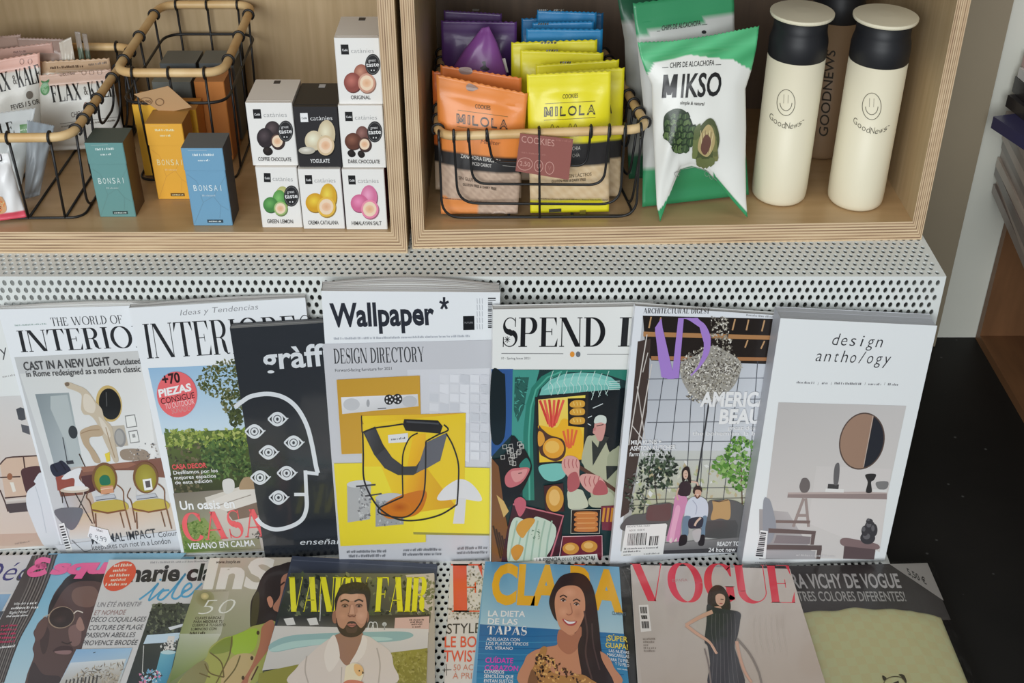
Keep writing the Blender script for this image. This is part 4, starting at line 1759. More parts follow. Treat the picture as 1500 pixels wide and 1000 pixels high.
# ------------------------------------------------------------------ flasks
def flask(label, px, py, zf, r, h, body, art=None, k=1.0, sy=1.12, group='flasks in the right cubby', lid=True):
    """px, py: photo pixel of the front foot"""
    f = onZ(px, py, zf)
    cx, cy = f.x, f.y + r * sy
    root = empty('flask', (cx, cy, zf), label, 'flask', group)
    hb = h * .782
    m = MB()
    prof = [(r * .80, zf + .0005), (r * .90, zf + .0008), (r * .97, zf + .004), (r * .99, zf + .009), (r, zf + .02), (r, zf + hb)]
    m.lathe(cx, cy, prof, 48, sy)
    nf = len(m.f)
    if art:
        A = Art(Solid([Vector(v) for v in m.v], m.f, Plane((0, cy - r, 0), (0, -1, 0))), k, 1)
        art(A)
        A.into(m)
    m.build('body', [body, M['card']], root, True)
    m = MB()
    z = zf + hb
    m.lathe(cx, cy, [(r * .99, z), (r * 1.005, z + .001), (r * 1.005, z + h * .075), (r * .985, z + h * .095), (r * .93, z + h * .125), (r * .915, z + h * .14), (r * .915, z + h * .195), (r * .88, z + h * .198)], 48, sy)
    m.build('collar', M['black_plastic'], root, True, False)
    m = MB()
    z = zf + h * .979
    m.lathe(cx, cy, [(r * .93, z), (r * 1.06, z + .0012), (r * 1.085, z + .003), (r * 1.085, z + .0055), (r * 1.07, z + .0058), (r * .3, z + .0072)], 48, sy)
    m.build('lid', body, root, False, False)
    return cx, cy


def smile(cx, cy, rx, ry, x0, y0, x1, y1):
    def f(A):
        c = (104, 100, 86)
        A.line([(cx + rx * math.cos(a * PI / 20), cy + ry * math.sin(a * PI / 20)) for a in range(41)], .9, c)
        A.line([(cx - 3.0, cy - 12), (cx - 3.4, cy + 1)], .6, (150, 146, 130))
        A.line([(cx + 3.2, cy - 11.5), (cx + 2.8, cy + 1)], .6, (150, 146, 130))
        A.line([(cx + .66 * rx * math.cos(a), cy + .62 * ry * math.sin(a)) for a in [math.radians(q) for q in range(2, 179, 8)]], .9, c)
        # name on a hanging bow
        s = 'GoodNews'
        n = len(s)
        for i, ch in enumerate(s):
            t = (i + .5) / n
            x = x0 + (x1 - x0) * t
            y = y0 + (y1 - y0) * t - 11 * (4 * (t - .5) ** 2) + 11
            sl = -11 * 8 * (t - .5) / (x1 - x0)
            w = 5.0 if ch not in 'wN' else 5.8
            A.text(ch, (x - w / 2, y - sl * w / 2), (x + w / 2, y + sl * w / 2), 9.2, c, -.012)
        A.line([(x1 + 1, y1 - 6), (x1 + 3.5, y1 - 6.6)], .8, c)
    return f


fr = .0362
flask('cream flask with black collar and smiling face, left of the two in front', 1148, 305, ZR, fr, .2515, M['bottle'], smile(1151.5, 150, 13, 19, 1127, 172, 1174, 182), 1.0)
flask('cream flask with black collar and smiling face, rightmost in the cubby', 1262, 312.5, ZR, fr, .2515, M['bottle'], smile(1277, 155.5, 13.6, 19.5, 1249.5, 178, 1299, 190), 1.0)


def dark_name(A):
    # the name runs up the side
    A.text('GOODNEWS', (1212, 200), (1224, 74), 13, (52, 44, 34), .01, 0.0, (-.99, -.11))


flask('brown flask behind the left cream one, its name running up the side', 1206, 236, ZR, .0345, .2515, M['bottle_brown'], dark_name, 1.0)

# ------------------------------------------------------------------ snack pouches in the left basket
PK, PW = (198, 172, 156), (208, 208, 202)
GS = 'snack pouches in the left basket'


def pouch(label, Y, lean, TL, TR, BL, BR, hem, colour=None, art=None, seed=1, thick=.028, k=1.45, tw=0):
    if BL[1] > 160:
        s = foot_plane(BL, BR, ZL + .006, lean, .13)
    else:
        s = lean_plane(Y, ZL, Y + lean, ZL + .13, tw)
        BL, BR = drop(s, TL, ZL + .006), drop(s, TR, ZL + .006)
    d = lambda px, py, u, v: hem if v < .17 else (colour or PW)
    return soft_bag('snack_pouch', label, 'snack pouch', s, [TL, TR], [BL, BR], [TL, BL], [TR, BR], thick, d if not callable(colour) else colour, k, (.16, .06), 26, 40, seed, GS, wr=.0024, art=art)


def name_fk(A, x0, y0, x1, y1, h, txt='FLAX&KALE'):
    A.serif(txt.split('&')[0], (x0, y0), (x0 + (x1 - x0) * .47, y0 + (y1 - y0) * .47), h, (26, 25, 24), .2, .05, .05, .07)
    a = (x0 + (x1 - x0) * .51, y0 + (y1 - y0) * .51 - h * .25)
    A.text('&', a, (a[0] + h * .22, a[1] - h * .02), h * .5, (90, 86, 80))
    A.serif(txt.split('&')[1], (x0 + (x1 - x0) * .60, y0 + (y1 - y0) * .60), (x1, y1), h, (26, 25, 24), .2, .05, .05, .07)


pouch('pink pouch lying crumpled at the back left of the snack basket', .378, .005, (-26, 56), (30, 50), (-40, 150), (40, 150), (150, 126, 114), (160, 138, 124), seed=51)
pouch('brown pink pouch at the back of the snack basket, centre', .366, .005, (24, 55), (92, 57), (20, 150), (96, 150), (140, 118, 108), (146, 124, 112), seed=52)
pouch('pouch with a peaked silver corner at the back right of snack basket', .352, .01, (86, 62), (104, 54), (84, 150), (112, 150), (178, 170, 158), (182, 176, 164), seed=53, thick=.012)
pouch('narrow grey pouch standing near the right rail of the snack basket', .356, .01, (109, 46), (117, 47), (112, 140), (122, 140), (132, 122, 112), (92, 104, 88), seed=54, thick=.008)
pouch('thinner grey pouch nearest the right rail of the snack basket', .356, .01, (120, 49), (127, 50), (123, 140), (132, 140), (138, 128, 118), (80, 90, 76), seed=55, thick=.008)
pouch('pink topped pouch behind the left front one in the snack basket', .362, .008, (-20, 74), (76, 62), (-20, 150), (70, 150), (176, 142, 130), seed=56,
      art=lambda A: (A.smalltext(20, 78, 38, 76, 3, (120, 88, 80), 3)))
pouch('tan topped pouch right behind the front right one in the snack basket', .338, .015, (58, 90), (160, 85), (60, 150), (172, 150), (176, 148, 118), seed=57,
      art=lambda A: (A.smalltext(74, 101, 122, 98, 3.4, (86, 66, 50), 3), A.smalltext(130, 96, 158, 93, 3.6, (96, 76, 60), 4)))


def art_fk(A):
    name_fk(A, 78, 150, 168, 141, 25)
    A.text('CHOCO BAR', (88, 111.5), (110, 108.5), 3.6, (110, 84, 70), .02)
    for cx in (123, 134, 146):
        A.line([(cx + 3.2 * math.cos(a * PI / 8), 106 + 3.6 * math.sin(a * PI / 8)) for a in range(17)], .6, (120, 94, 80))
    A.ell(66, 130, 6.5, 9.5, (86, 140, 92))
    A.ell(66, 131, 4, 6, (130, 170, 130))
    A.blob([(63, 122), (60, 118), (66, 119), (72, 116), (70, 122)], (64, 118, 74))
    A.text('CHOCO KALE', (105, 172), (146, 165), 7.5, (74, 62, 50), .0)
    A.blob([(122, 156), (124, 150), (127, 150), (129, 156), (126, 160)], (122, 84, 62))
    A.line([(88, 181), (172, 171)], .6, (110, 106, 100))
    A.smalltext(90, 186, 168, 177, 2.4, (120, 116, 108), 8)


pouch('white pouch in front on the right, lettered FLAX & KALE', .262, .020, (57, 110), (162, 101), (62, 222), (186, 214), (190, 160, 142), art=art_fk, seed=58, thick=.030)


def art_fk2(A):
    name_fk(A, -24, 141, 62, 120, 27)
    A.text('CHOCO BAR', (20, 83), (38, 79), 3.6, (120, 84, 76), .02)
    for cx in (32, 44):
        A.line([(cx + 3 * math.cos(a * PI / 8), 90 + 4 * math.sin(a * PI / 8)) for a in range(17)], .6, (120, 88, 80))
    A.ell(43, 139, 5, 6, (110, 104, 96))
    A.text('FEVES / 5 OR', (17, 161), (58, 151), 7, (70, 66, 60), .01)


pouch('white pouch with pink top at the left edge, lettered FLAX & KALE', .238, .020, (-52, 96), (58, 77), (-40, 214), (64, 208), (204, 160, 146), art=art_fk2, seed=59, thick=.030)


def art_fk3(A):
    A.serif('ALE', (-12, 203), (22, 196), 19, (24, 24, 24), .2, .05, .05, .07)
    A.poly([(29, 183), (44, 181), (42, 199), (30, 201)], (84, 128, 76))
    A.smalltext(30, 192, 42, 190, 3, (190, 206, 180), 4)


pouch('grey white pouch leaning low at the left edge of snack basket', .178, .045, (-40, 170), (52, 158), (-30, 276), (30, 280), (186, 190, 190), (188, 194, 194), art=art_fk3, seed=60, thick=.024)
pouch('crumpled blue grey pouch beside the low leaning one', .205, .040, (40, 176), (80, 184), (36, 292), (58, 286), (150, 160, 168), (150, 158, 164), seed=61, thick=.016)


def red_base(px, py, u, v):
    return (196, 74, 92) if py > 312 - (px - 0) * .12 else (214, 214, 210)


def art_red(A):
    A.blob([(-6, 292), (2, 288), (9, 300), (8, 310), (-4, 312)], (196, 150, 110))
    A.scatter(20, disc_in(1, 301, 6, 9), (1, 2.4), [(214, 120, 70), (120, 70, 40), (226, 190, 130)], 4)
    A.text('U', (-2, 236), (4, 236), 10, (30, 30, 30), .05)


pouch('white pouch with a red hem at the front of the snack basket', .104, .03, (-30, 226), (12, 224), (-22, 326), (39, 318), (214, 214, 210), red_base, art_red, 62, .018)
# ------------------------------------------------------------------ magazines
def zoom(ox, oy, s):
    """reading frame: pixels of an enlarged detail -> photo pixels"""
    f = lambda *p: [(ox + x * s, oy + y * s) for x, y in p]
    f.p = lambda x, y: (ox + x * s, oy + y * s)
    f.s = s
    return f


PAPER = [(206, 206, 204), (178, 176, 174), (222, 222, 220), (150, 148, 147), (196, 194, 190)]


def page_slabs(root, A, B, C, D, inward, t, n, seed, bow=0.0, upv=Vector((0, 0, 1)), k=1.0, tint=PAPER):
    """the block of pages: thin slabs with slightly uneven edges"""
    rnd = random.Random(seed)
    m = MB()
    d0 = .0005
    step = (t - .001) / n
    for i in range(n):
        z0, z1 = d0 + i * step, d0 + (i + 1) * step - .00002
        jit = rnd.uniform(0.0004, .0016)
        s = (i + 1) / n
        a, b, c, d = A - upv * jit, B - upv * jit, C, D
        ex = (B - A).normalized()
        b = b - ex * rnd.uniform(.0003, .0012)
        c = c - ex * rnd.uniform(.0003, .0012)
        a = a + ex * .0004
        d = d + ex * .0004
        q = 8
        top = [b.lerp(a, u / q) + upv * (bow * s * math.sin(PI * u / q)) for u in range(q + 1)]
        out = [d, c] + top
        v = [p + inward * z0 for p in out] + [p + inward * z1 for p in out]
        L = len(out)
        f = [tuple(range(L)), tuple(range(2 * L - 1, L - 1, -1))] + [(j, L + j, L + (j + 1) % L, (j + 1) % L) for j in range(L)]
        m.add(v, f, lin(rnd.choice(tint), k))
    return m.build('page_block', M['pages'], root)


def cover_mesh(root, A, B, C, D, N, t, front, spine, back, art, surf, k, material, name='cover'):
    m = MB()
    th = N * -.0004
    m.hexa([D, C, C + th, D + th], [A, B, B + th, A + th], lin(front, k))
    q = [p - N * t for p in (A, B, C, D)]
    m.hexa([q[3] - th, q[2] - th, q[2], q[3]], [q[0] - th, q[1] - th, q[1], q[0]], lin(back, k))
    ex = (B - A).normalized() * -.0004
    m.hexa([D + ex, D, q[3], q[3] + ex], [A + ex, A, q[0], q[0] + ex], lin(spine, k))
    Ar = Art(surf, k)
    art(Ar)
    Ar.into(m)
    return m.build(name, M[material], root)


KU = 1.12      # ink strength of the standing row
KL = 1.30      # ink strength of the lying row


def standing(label, TL, TR, BR, BL, Yl, Yr, t, art, front=(228, 231, 234), spine=None, back=(210, 210, 208), material='gloss', seed=1, bow=0.0, n=8, tint=PAPER, name='magazine', cat='magazine', kk=None):
    a, b = onY(*TL, Yl), onY(*TR, Yr)
    eh = Vector((b.x - a.x, b.y - a.y, 0)).normalized()
    N = eh.cross(Vector((0, 0, 1)))
    surf = Plane(a, N)
    A, B, C, D = [surf.at(*p) for p in (TL, TR, BR, BL)]
    zt = TREAD + .0006
    C = B + (C - B) * ((B.z - zt) / (B.z - C.z))
    D = A + (D - A) * ((A.z - zt) / (A.z - D.z))
    base = (C + D) / 2
    root = empty(name, (base.x, base.y + t / 2, TREAD), label, cat, 'magazines standing against the metal riser')
    page_slabs(root, A, B, C, D, -N, t, n, seed, bow, k=KU * .9, tint=tint)
    cover_mesh(root, A, B, C, D, N, t, front, spine or front, back, art, surf, kk or KU, material)
    return root


def lying(label, TL, TR, Zl, Zr, t, art, front=(200, 200, 198), spine=None, back=(190, 190, 188), material='gloss', seed=1, length=.30, name='magazine', cat='magazine', turn=0.0):
    a, b = onZ(*TL, TREAD + Zl), onZ(*TR, TREAD + Zr)
    e = b - a
    f = Vector((e.y, -e.x, 0)).normalized()
    if turn:
        f = Matrix.Rotation(math.radians(turn), 3, 'Z') @ f
    N = e.normalized().cross(-f).normalized()
    surf = Plane(a, N, -f)
    A, B, C, D = a, b, b + f * length, a + f * length
    base = (A + B + C + D) / 4
    root = empty(name, (base.x, base.y, TREAD), label, cat, 'magazines lying on the lower shelf')
    page_slabs(root, A, B, C, D, -N, t, 5, seed, 0, -f, k=KL * .8)
    cover_mesh(root, A, B, C, D, N, t, front, spine or front, back, art, surf, KL, material)
    return root


# ================================================================== standing row
# 1 ---- leftmost, bedroom photograph
def art_bed(A):
    A.text('y', (2, 522), (12, 519), 17, (70, 70, 72), -.02)
    A.text('s', (-12, 525), (-3, 523), 12, (150, 90, 84))
    A.smalltext(4, 553, 22, 550, 3, (170, 168, 166), 4)
    A.grad([(-190, 590), (30, 579), (92, 797), (-120, 812)], (208, 202, 198), (206, 204, 202), (206, 186, 172), (206, 184, 168))
    Z5 = zoom(0, 640, .2)
    A.grad(Z5((-300, 720), (300, 700), (420, 790), (-300, 800)), (188, 158, 142), (190, 160, 144), (200, 176, 160), (196, 170, 154))
    A.poly(zoom(0, 420, .2)((118, 895), (150, 880), (176, 890), (190, 970), (160, 978), (135, 970)), (70, 72, 78))
    A.poly(zoom(0, 420, .41)((75, 490), (103, 497), (108, 528), (80, 518)), (84, 84, 90))
    # bed frame
    A.poly(Z5((0, 200), (40, 150), (280, 135), (300, 440), (40, 440)), (206, 178, 156))
    for l in (((0, 200), (20, 175), (45, 152), (90, 145), (280, 135)), ((0, 295), (150, 288)), ((172, 145), (182, 225)), ((0, 385), (35, 470), (60, 545)), ((35, 445), (195, 430))):
        A.line(Z5(*l), 2.0, (72, 46, 40))
    A.ell(*Z5.p(72, 288), 4, 5, (150, 96, 66))
    A.poly(Z5((72, 330), (100, 330), (118, 395), (95, 402)), (224, 218, 206))
    A.blob(Z5((155, 245), (200, 220), (300, 215), (330, 300), (330, 420), (220, 420), (190, 400), (165, 310)), (78, 46, 48))
    A.poly(Z5((40, 490), (200, 475), (230, 540), (70, 555)), (70, 58, 60))
    A.grad(Z5((40, 462), (200, 446), (205, 472), (46, 488)), (214, 206, 198), (214, 206, 198), (180, 168, 160), (180, 168, 160), 2, 2)
    A.blob(Z5((250, 318), (320, 270), (420, 600), (460, 790), (340, 800), (290, 740), (230, 600), (195, 500), (200, 400), (260, 345)), (214, 216, 220))
    A.curve(Z5((260, 360), (300, 500), (340, 700)), 1.2, (190, 194, 200))
    A.smalltext(22, 797, 44, 793.5, 2.4, (160, 140, 130), 6)


standing('pale magazine at the left edge with a bed photograph, mostly hidden', (-215, 464), (50, 449), (112, 803), (-128, 816), -.018, -.0085, .0065, art_bed, (222, 224, 222), seed=3)


# 2 ---- white interiors magazine with statue and green chairs
def art_statue(A):
    W0 = zoom(0, 420, .41)
    T = zoom(20, 520, .3)
    A.serif('THE WORLD OF', W0.p(185, 140), W0.p(441, 130), 12.5, (52, 54, 58), .12, .035, .05, .08)
    A.smalltext(22, 477.5, 68, 475, 2.2, (150, 170, 164), 3)
    A.serif('INTERIORS', (31, 515.5), (246, 506.5), 32, (40, 42, 46), .15, .03, .07, .07)
    # room
    A.grad([(21, 523), (213, 513), (268, 780), (93, 806)], (192, 194, 194), (200, 200, 198), (218, 216, 212), (204, 204, 206), 8, 8)
    A.grad(T((30, 90), (640, 60), (700, 520), (180, 560)), (208, 210, 208), (216, 215, 212), (226, 225, 222), (212, 214, 214))
    A.grad(T((105, 190), (270, 182), (345, 560), (205, 560)), (132, 142, 146), (150, 160, 162), (186, 194, 194), (160, 168, 172))
    A.poly(T((180, 200), (262, 192), (330, 530), (280, 540), (255, 430), (180, 260)), (176, 184, 184))
    A.grad(T((190, 560), (340, 540), (420, 800), (270, 820)), (170, 172, 178), (190, 180, 170), (198, 166, 140), (200, 200, 206))
    A.grad(T((280, 780), (767, 720), (800, 860), (270, 900)), (206, 180, 150), (210, 190, 166), (206, 198, 190), (214, 208, 202))
    # oval mirror
    A.ell(*T.p(466, 236), 63 * .3, 90 * .3, (196, 170, 110), -10)
    A.ell(*T.p(470, 238), 53 * .3, 77 * .3, (28, 28, 28), -10)
    A.line(T((452, 180), (455, 250)), 1.4, (80, 80, 80))
    A.ell(*T.p(290, 375), 22 * .3, 32 * .3, (48, 52, 56), -10)
    # frames on the wall
    for q in (((543, 295), (592, 288), (604, 348), (552, 355)), ((560, 370), (604, 364), (616, 424), (570, 430))):
        A.poly(T(*q), (120, 120, 118))
        c = [sum(p[i] for p in q) / 4 for i in (0, 1)]
        A.poly(T(*[(c[0] + (x - c[0]) * .86, c[1] + (y - c[1]) * .86) for x, y in q]), (226, 226, 222))
    A.poly(T((578, 385), (592, 383), (596, 400), (582, 402)), (150, 150, 148))
    A.poly(T((440, 350), (540, 340), (560, 440), (470, 450)), (186, 176, 160))
    A.ell(*T.p(520, 402), 28 * .3, 46 * .3, (142, 140, 138), -8)
    A.ell(*T.p(518, 400), 20 * .3, 36 * .3, (166, 164, 160), -8)
    # clutter and console
    A.poly(T((205, 600), (330, 560), (560, 520), (720, 500), (767, 560), (767, 600), (560, 580), (330, 600), (340, 680), (230, 690)), (126, 84, 70))
    A.poly(T((330, 545), (560, 520), (600, 530), (560, 548), (340, 570)), (150, 104, 84))
    A.poly(T((205, 590), (300, 580), (330, 650), (215, 660)), (150, 78, 66))
    A.poly(T((330, 590), (390, 580), (400, 660), (345, 680)), (84, 48, 48))
    A.blob(T((178, 540), (215, 522), (240, 515), (280, 560), (250, 580), (200, 590)), (38, 40, 58))
    A.line(T((190, 530), (215, 570)), 2.2, (24, 26, 40))
    A.line(T((225, 515), (255, 560)), 2.2, (24, 26, 40))
    A.line(T((240, 400), (262, 520)), 1.2, (70, 74, 80))
    A.poly(T((255, 515), (290, 512), (295, 528), (262, 532)), (52, 54, 60))
    A.line(T((320, 480), (350, 545)), 1.6, (70, 54, 46))
    A.blob(T((520, 470), (560, 455), (640, 462), (665, 495), (640, 510), (540, 510)), (150, 134, 118))
    A.scatter(46, quad_in(*T((560, 440), (690, 420), (720, 510), (560, 520))), (.8, 2.2), [(70, 70, 76), (210, 208, 206), (120, 110, 100), (170, 160, 150)], 5)
    A.poly(T((495, 560), (600, 560), (600, 700), (500, 700)), (206, 204, 200))
    A.poly(T((470, 580), (500, 575), (505, 620), (480, 625)), (170, 120, 96))
    # statue, arched over backwards
    st = (196, 182, 160)
    A.blob(T((248, 136), (268, 130), (310, 145), (345, 160), (372, 185), (400, 225), (430, 260), (445, 310), (478, 345), (490, 400), (505, 470), (512, 515), (492, 520), (468, 470), (440, 410), (425, 370), (400, 320), (372, 292), (345, 288), (330, 262), (332, 220), (330, 190), (300, 172), (262, 158)), st)
    A.blob(T((325, 372), (360, 350), (415, 340), (440, 380), (420, 395), (375, 400), (372, 430), (400, 470), (425, 520), (395, 520), (368, 470), (345, 440), (332, 410)), (182, 160, 132))
    A.blob(T((345, 190), (372, 195), (400, 240), (390, 280), (352, 270), (340, 235)), (214, 204, 188))
    A.blob(T((415, 300), (440, 320), (470, 370), (470, 400), (440, 370)), (212, 202, 186))
    A.curve(T((330, 380), (370, 366), (420, 362)), 1.2, (150, 122, 92))
    A.curve(T((450, 350), (470, 420), (495, 500)), 1.2, (160, 134, 104))
    A.ell(*T.p(262, 140), 3.4, 3, (120, 104, 88))
    A.poly(T((445, 480), (470, 470), (472, 515), (455, 520)), (222, 200, 70))
    # lamp and small round table
    A.blob(T((235, 600), (265, 570), (320, 548), (330, 560), (320, 600), (350, 640), (300, 650), (296, 600), (250, 605)), (222, 222, 224))
    A.ell(*T.p(300, 655), 72 * .3, 15 * .3, (206, 192, 174), -3)
    A.ell(*T.p(305, 648), 60 * .3, 11 * .3, (226, 222, 216), -3)
    for l in (((240, 665), (270, 750)), ((300, 670), (385, 820)), ((352, 665), (300, 790)), ((235, 665), (240, 720))):
        A.line(T(*l), 1.2, (56, 44, 38))
    A.blob(T((200, 755), (330, 745), (325, 800), (290, 850), (250, 830)), (112, 112, 118))
    # two oval-backed chairs
    for dx, dy in ((0, 0), (200, -5)):
        q = lambda x, y: T.p(x + dx, y + dy)
        A.ell(*q(445, 600), 62 * .3, 78 * .3, (120, 84, 54), -6)
        A.ell(*q(446, 603), 51 * .3, 68 * .3, (168, 158, 64), -6, col2=(146, 134, 44))
        A.blob([q(380, 730), q(430, 705), q(520, 705), q(560, 730), q(540, 758), q(400, 765)], (190, 170, 76))
        A.line([q(382, 752), q(460, 768), q(550, 752)], 2.6, (128, 86, 56))
        A.curve([q(372, 650), q(356, 690), q(375, 720), q(395, 820)], 1.6, (110, 76, 54))
        A.curve([q(505, 630), q(535, 660), q(540, 720), q(572, 850)], 1.8, (126, 90, 64))
        A.line([q(400, 770), q(404, 850)], 1.8, (116, 80, 54))
        A.line([q(520, 765), q(540, 840)], 1.5, (116, 80, 54))
        A.poly([q(396, 690), q(490, 676), q(505, 700), q(402, 712)], (186, 190, 196))
        A.line([q(404, 706), q(500, 694)], 1.0, (60, 62, 68))
    A.poly(T((425, 640), (486, 632), (490, 668), (428, 676)), (206, 150, 116))
    A.line(T((426, 652), (488, 644)), .8, (236, 214, 190))
    A.blob(T((420, 600), (440, 582), (466, 590), (472, 625), (440, 632), (424, 625)), (38, 112, 84))
    A.poly(T((630, 604), (672, 598), (680, 652), (640, 658)), (236, 234, 230))
    A.poly(T((642, 612), (666, 608), (670, 640), (648, 644)), (90, 84, 84))
    # words
    A.text('CAST IN A NEW LIGHT', T.p(54, 72), T.p(475, 47), 12.4, (66, 66, 68), .012)
    A.text('Outdated', T.p(490, 46), T.p(622, 39), 8.4, (66, 66, 68), .01)
    A.text('in Rome redesigned as a modern classic', T.p(65, 104), T.p(622, 78), 8.8, (66, 66, 68), .005)
    A.poly([(80, 798), (300, 770), (320, 802), (94, 812)], (208, 210, 214))
    A.text('MINIMAL IMPACT', T.p(385, 920), T.p(698, 885), 12.5, (62, 62, 66), .005)
    A.text('Colour', T.p(710, 886), T.p(800, 876), 7.6, (62, 62, 66))
    A.text('keepsakes run riot in a London', T.p(386, 948), T.p(768, 915), 8.2, (62, 62, 66))
    A.poly(T((220, 822), (248, 815), (290, 955), (262, 962)), (232, 232, 230))
    for i in range(9):
        t_ = i / 9
        A.line(T((226 + 34 * t_, 836 + 116 * t_), (246 + 36 * t_, 832 + 116 * t_)), 1.6 if i % 3 else 2.6, (50, 50, 52))
    # price sticker
    A.poly(T((375, 828), (462, 850), (480, 905), (448, 932), (362, 880)), (236, 236, 236))
    A.smalltext(*T.p(408, 855), *T.p(436, 861), 4, (150, 150, 150), 3)
    A.text('€ 9.99', T.p(372, 893), T.p(458, 910), 8, (120, 120, 124))
    A.curve(T((285, 900), (330, 940), (350, 955), (380, 945)), .8, (90, 90, 92))


standing('white interiors magazine with an arched statue and two green oval chairs', (-3, 453), (258, 446), (322, 800), (93, 811), -.0225, -.0105, .009, art_statue, seed=4, bow=.004)


# 3 ---- white interiors magazine with the garden
def art_garden(A):
    T = zoom(200, 520, .3)
    Q = zoom(180, 420, .41)
    A.serif('INTERIORES', (216, 525), (463, 511), 51, (38, 40, 44), .13, .022, .06, .06)
    A.text('Ideas y Tendencias', Q.p(205, 102), Q.p(482, 80), 8, (130, 130, 134), -.016, .3)
    A.grad([(217, 539), (470, 528), (478, 640), (238, 636)], (146, 182, 212), (170, 200, 222), (206, 220, 228), (196, 214, 226))
    A.scatter(560, disc_in(345, 556, 56, 30), (1.6, 4.2), [(74, 84, 44), (92, 98, 56), (56, 66, 36), (116, 116, 78)], 2, .45)
    A.scatter(330, disc_in(356, 590, 32, 26), (1.4, 3.8), [(74, 84, 44), (92, 98, 56), (56, 66, 36), (124, 124, 88)], 3)
    A.scatter(50, disc_in(345, 612, 10, 14), (2, 5), [(74, 84, 44), (56, 66, 36)], 4)
    A.grad([(240, 633), (372, 628), (388, 725), (256, 728)], (92, 112, 48), (84, 100, 44), (46, 58, 34), (62, 60, 44))
    A.scatter(240, quad_in((241, 630), (372, 628), (374, 652), (244, 656)), (2, 5), [(124, 144, 60), (146, 160, 76), (86, 108, 46), (170, 178, 100)], 6)
    A.scatter(420, quad_in((292, 645), (366, 640), (376, 700), (300, 702)), (1.6, 4.2), [(58, 84, 44), (84, 112, 56), (40, 60, 34), (104, 128, 72)], 7)
    A.scatter(160, quad_in((244, 655), (292, 650), (300, 720), (256, 724)), (1.6, 4), [(98, 92, 66), (72, 78, 48), (118, 108, 82), (60, 60, 40)], 8)
    A.grad([(254, 722), (386, 712), (394, 806), (270, 810)], (120, 112, 100), (150, 142, 130), (196, 188, 178), (150, 158, 112))
    A.grad([(300, 728), (390, 700), (400, 800), (330, 800)], (206, 200, 190), (214, 206, 196), (190, 180, 172), (186, 178, 168))
    # pouf, lounger, cushion
    A.blob(T((420, 615), (450, 600), (475, 612), (478, 650), (458, 672), (428, 668)), (212, 210, 206))
    A.blob(T((505, 655), (520, 600), (560, 595), (590, 620), (600, 660)), (168, 142, 112))
    A.poly(T((330, 720), (500, 655), (640, 650), (640, 740), (480, 800), (440, 760)), (216, 210, 202))
    A.poly(T((440, 762), (640, 700), (640, 770), (470, 805)), (126, 106, 92))
    A.line(T((380, 738), (560, 680)), 1.2, (150, 140, 130))
    A.grad(T((215, 830), (330, 790), (420, 900), (235, 960)), (116, 138, 70), (130, 150, 84), (150, 160, 104), (96, 126, 56))
    A.scatter(160, quad_in(*T((215, 830), (320, 800), (400, 910), (240, 955))), (1.2, 3), [(108, 134, 60), (84, 112, 46), (140, 156, 88)], 9)
    A.grad(T((235, 925), (600, 890), (610, 945), (245, 960)), (104, 128, 66), (150, 146, 120), (160, 150, 130), (92, 120, 54))
    A.scatter(24, disc_in(378, 782, 8, 6), (1, 2.4), [(70, 70, 66), (110, 104, 98)], 9)
    # round badge
    A.ell(*T.p(198, 190), 98 * .3, 112 * .3, (226, 104, 108), -8, 40)
    A.text('+70', T.p(130, 142), T.p(216, 128), 14, (52, 30, 34), .05)
    A.text('PIEZAS', T.p(112, 203), T.p(270, 170), 10.5, (244, 238, 238), .06)
    A.text('CONSIGUE', T.p(122, 238), T.p(286, 206), 8.6, (84, 34, 40), .01)
    A.text('TU OUTDOOR', T.p(142, 262), T.p(284, 236), 8, (240, 200, 200), 0)
    A.text('SOÑADO', T.p(174, 284), T.p(266, 268), 8, (206, 150, 150), 0)
    # words
    A.text('CASA DECOR', T.p(176, 555), T.p(344, 545), 6.8, (226, 88, 92), .04)
    A.text('Desfilamos por los', T.p(182, 580), T.p(398, 568), 5.2, (236, 236, 232), .015)
    A.text('mejores espacios', T.p(186, 604), T.p(390, 594), 5.2, (236, 236, 232), .015)
    A.text('de esta edición', T.p(190, 628), T.p(370, 618), 5.2, (236, 236, 232), .015)
    A.text('Un oasis en', T.p(216, 752), T.p(482, 742), 12.5, (244, 244, 240), .035)
    A.serif('CASA', T.p(236, 906), T.p(640, 880), 41, (232, 98, 102), .19, .04, .06, .05)
    A.text('VERANO EN CALMA', T.p(254, 945), T.p(580, 928), 8.6, (240, 240, 236), .025)


standing('white magazine with a garden photograph and round coral badge', (189, 451), (447, 436), (487, 806), (267, 814), -.0265, -.012, .0105, art_garden, seed=5, bow=.003)


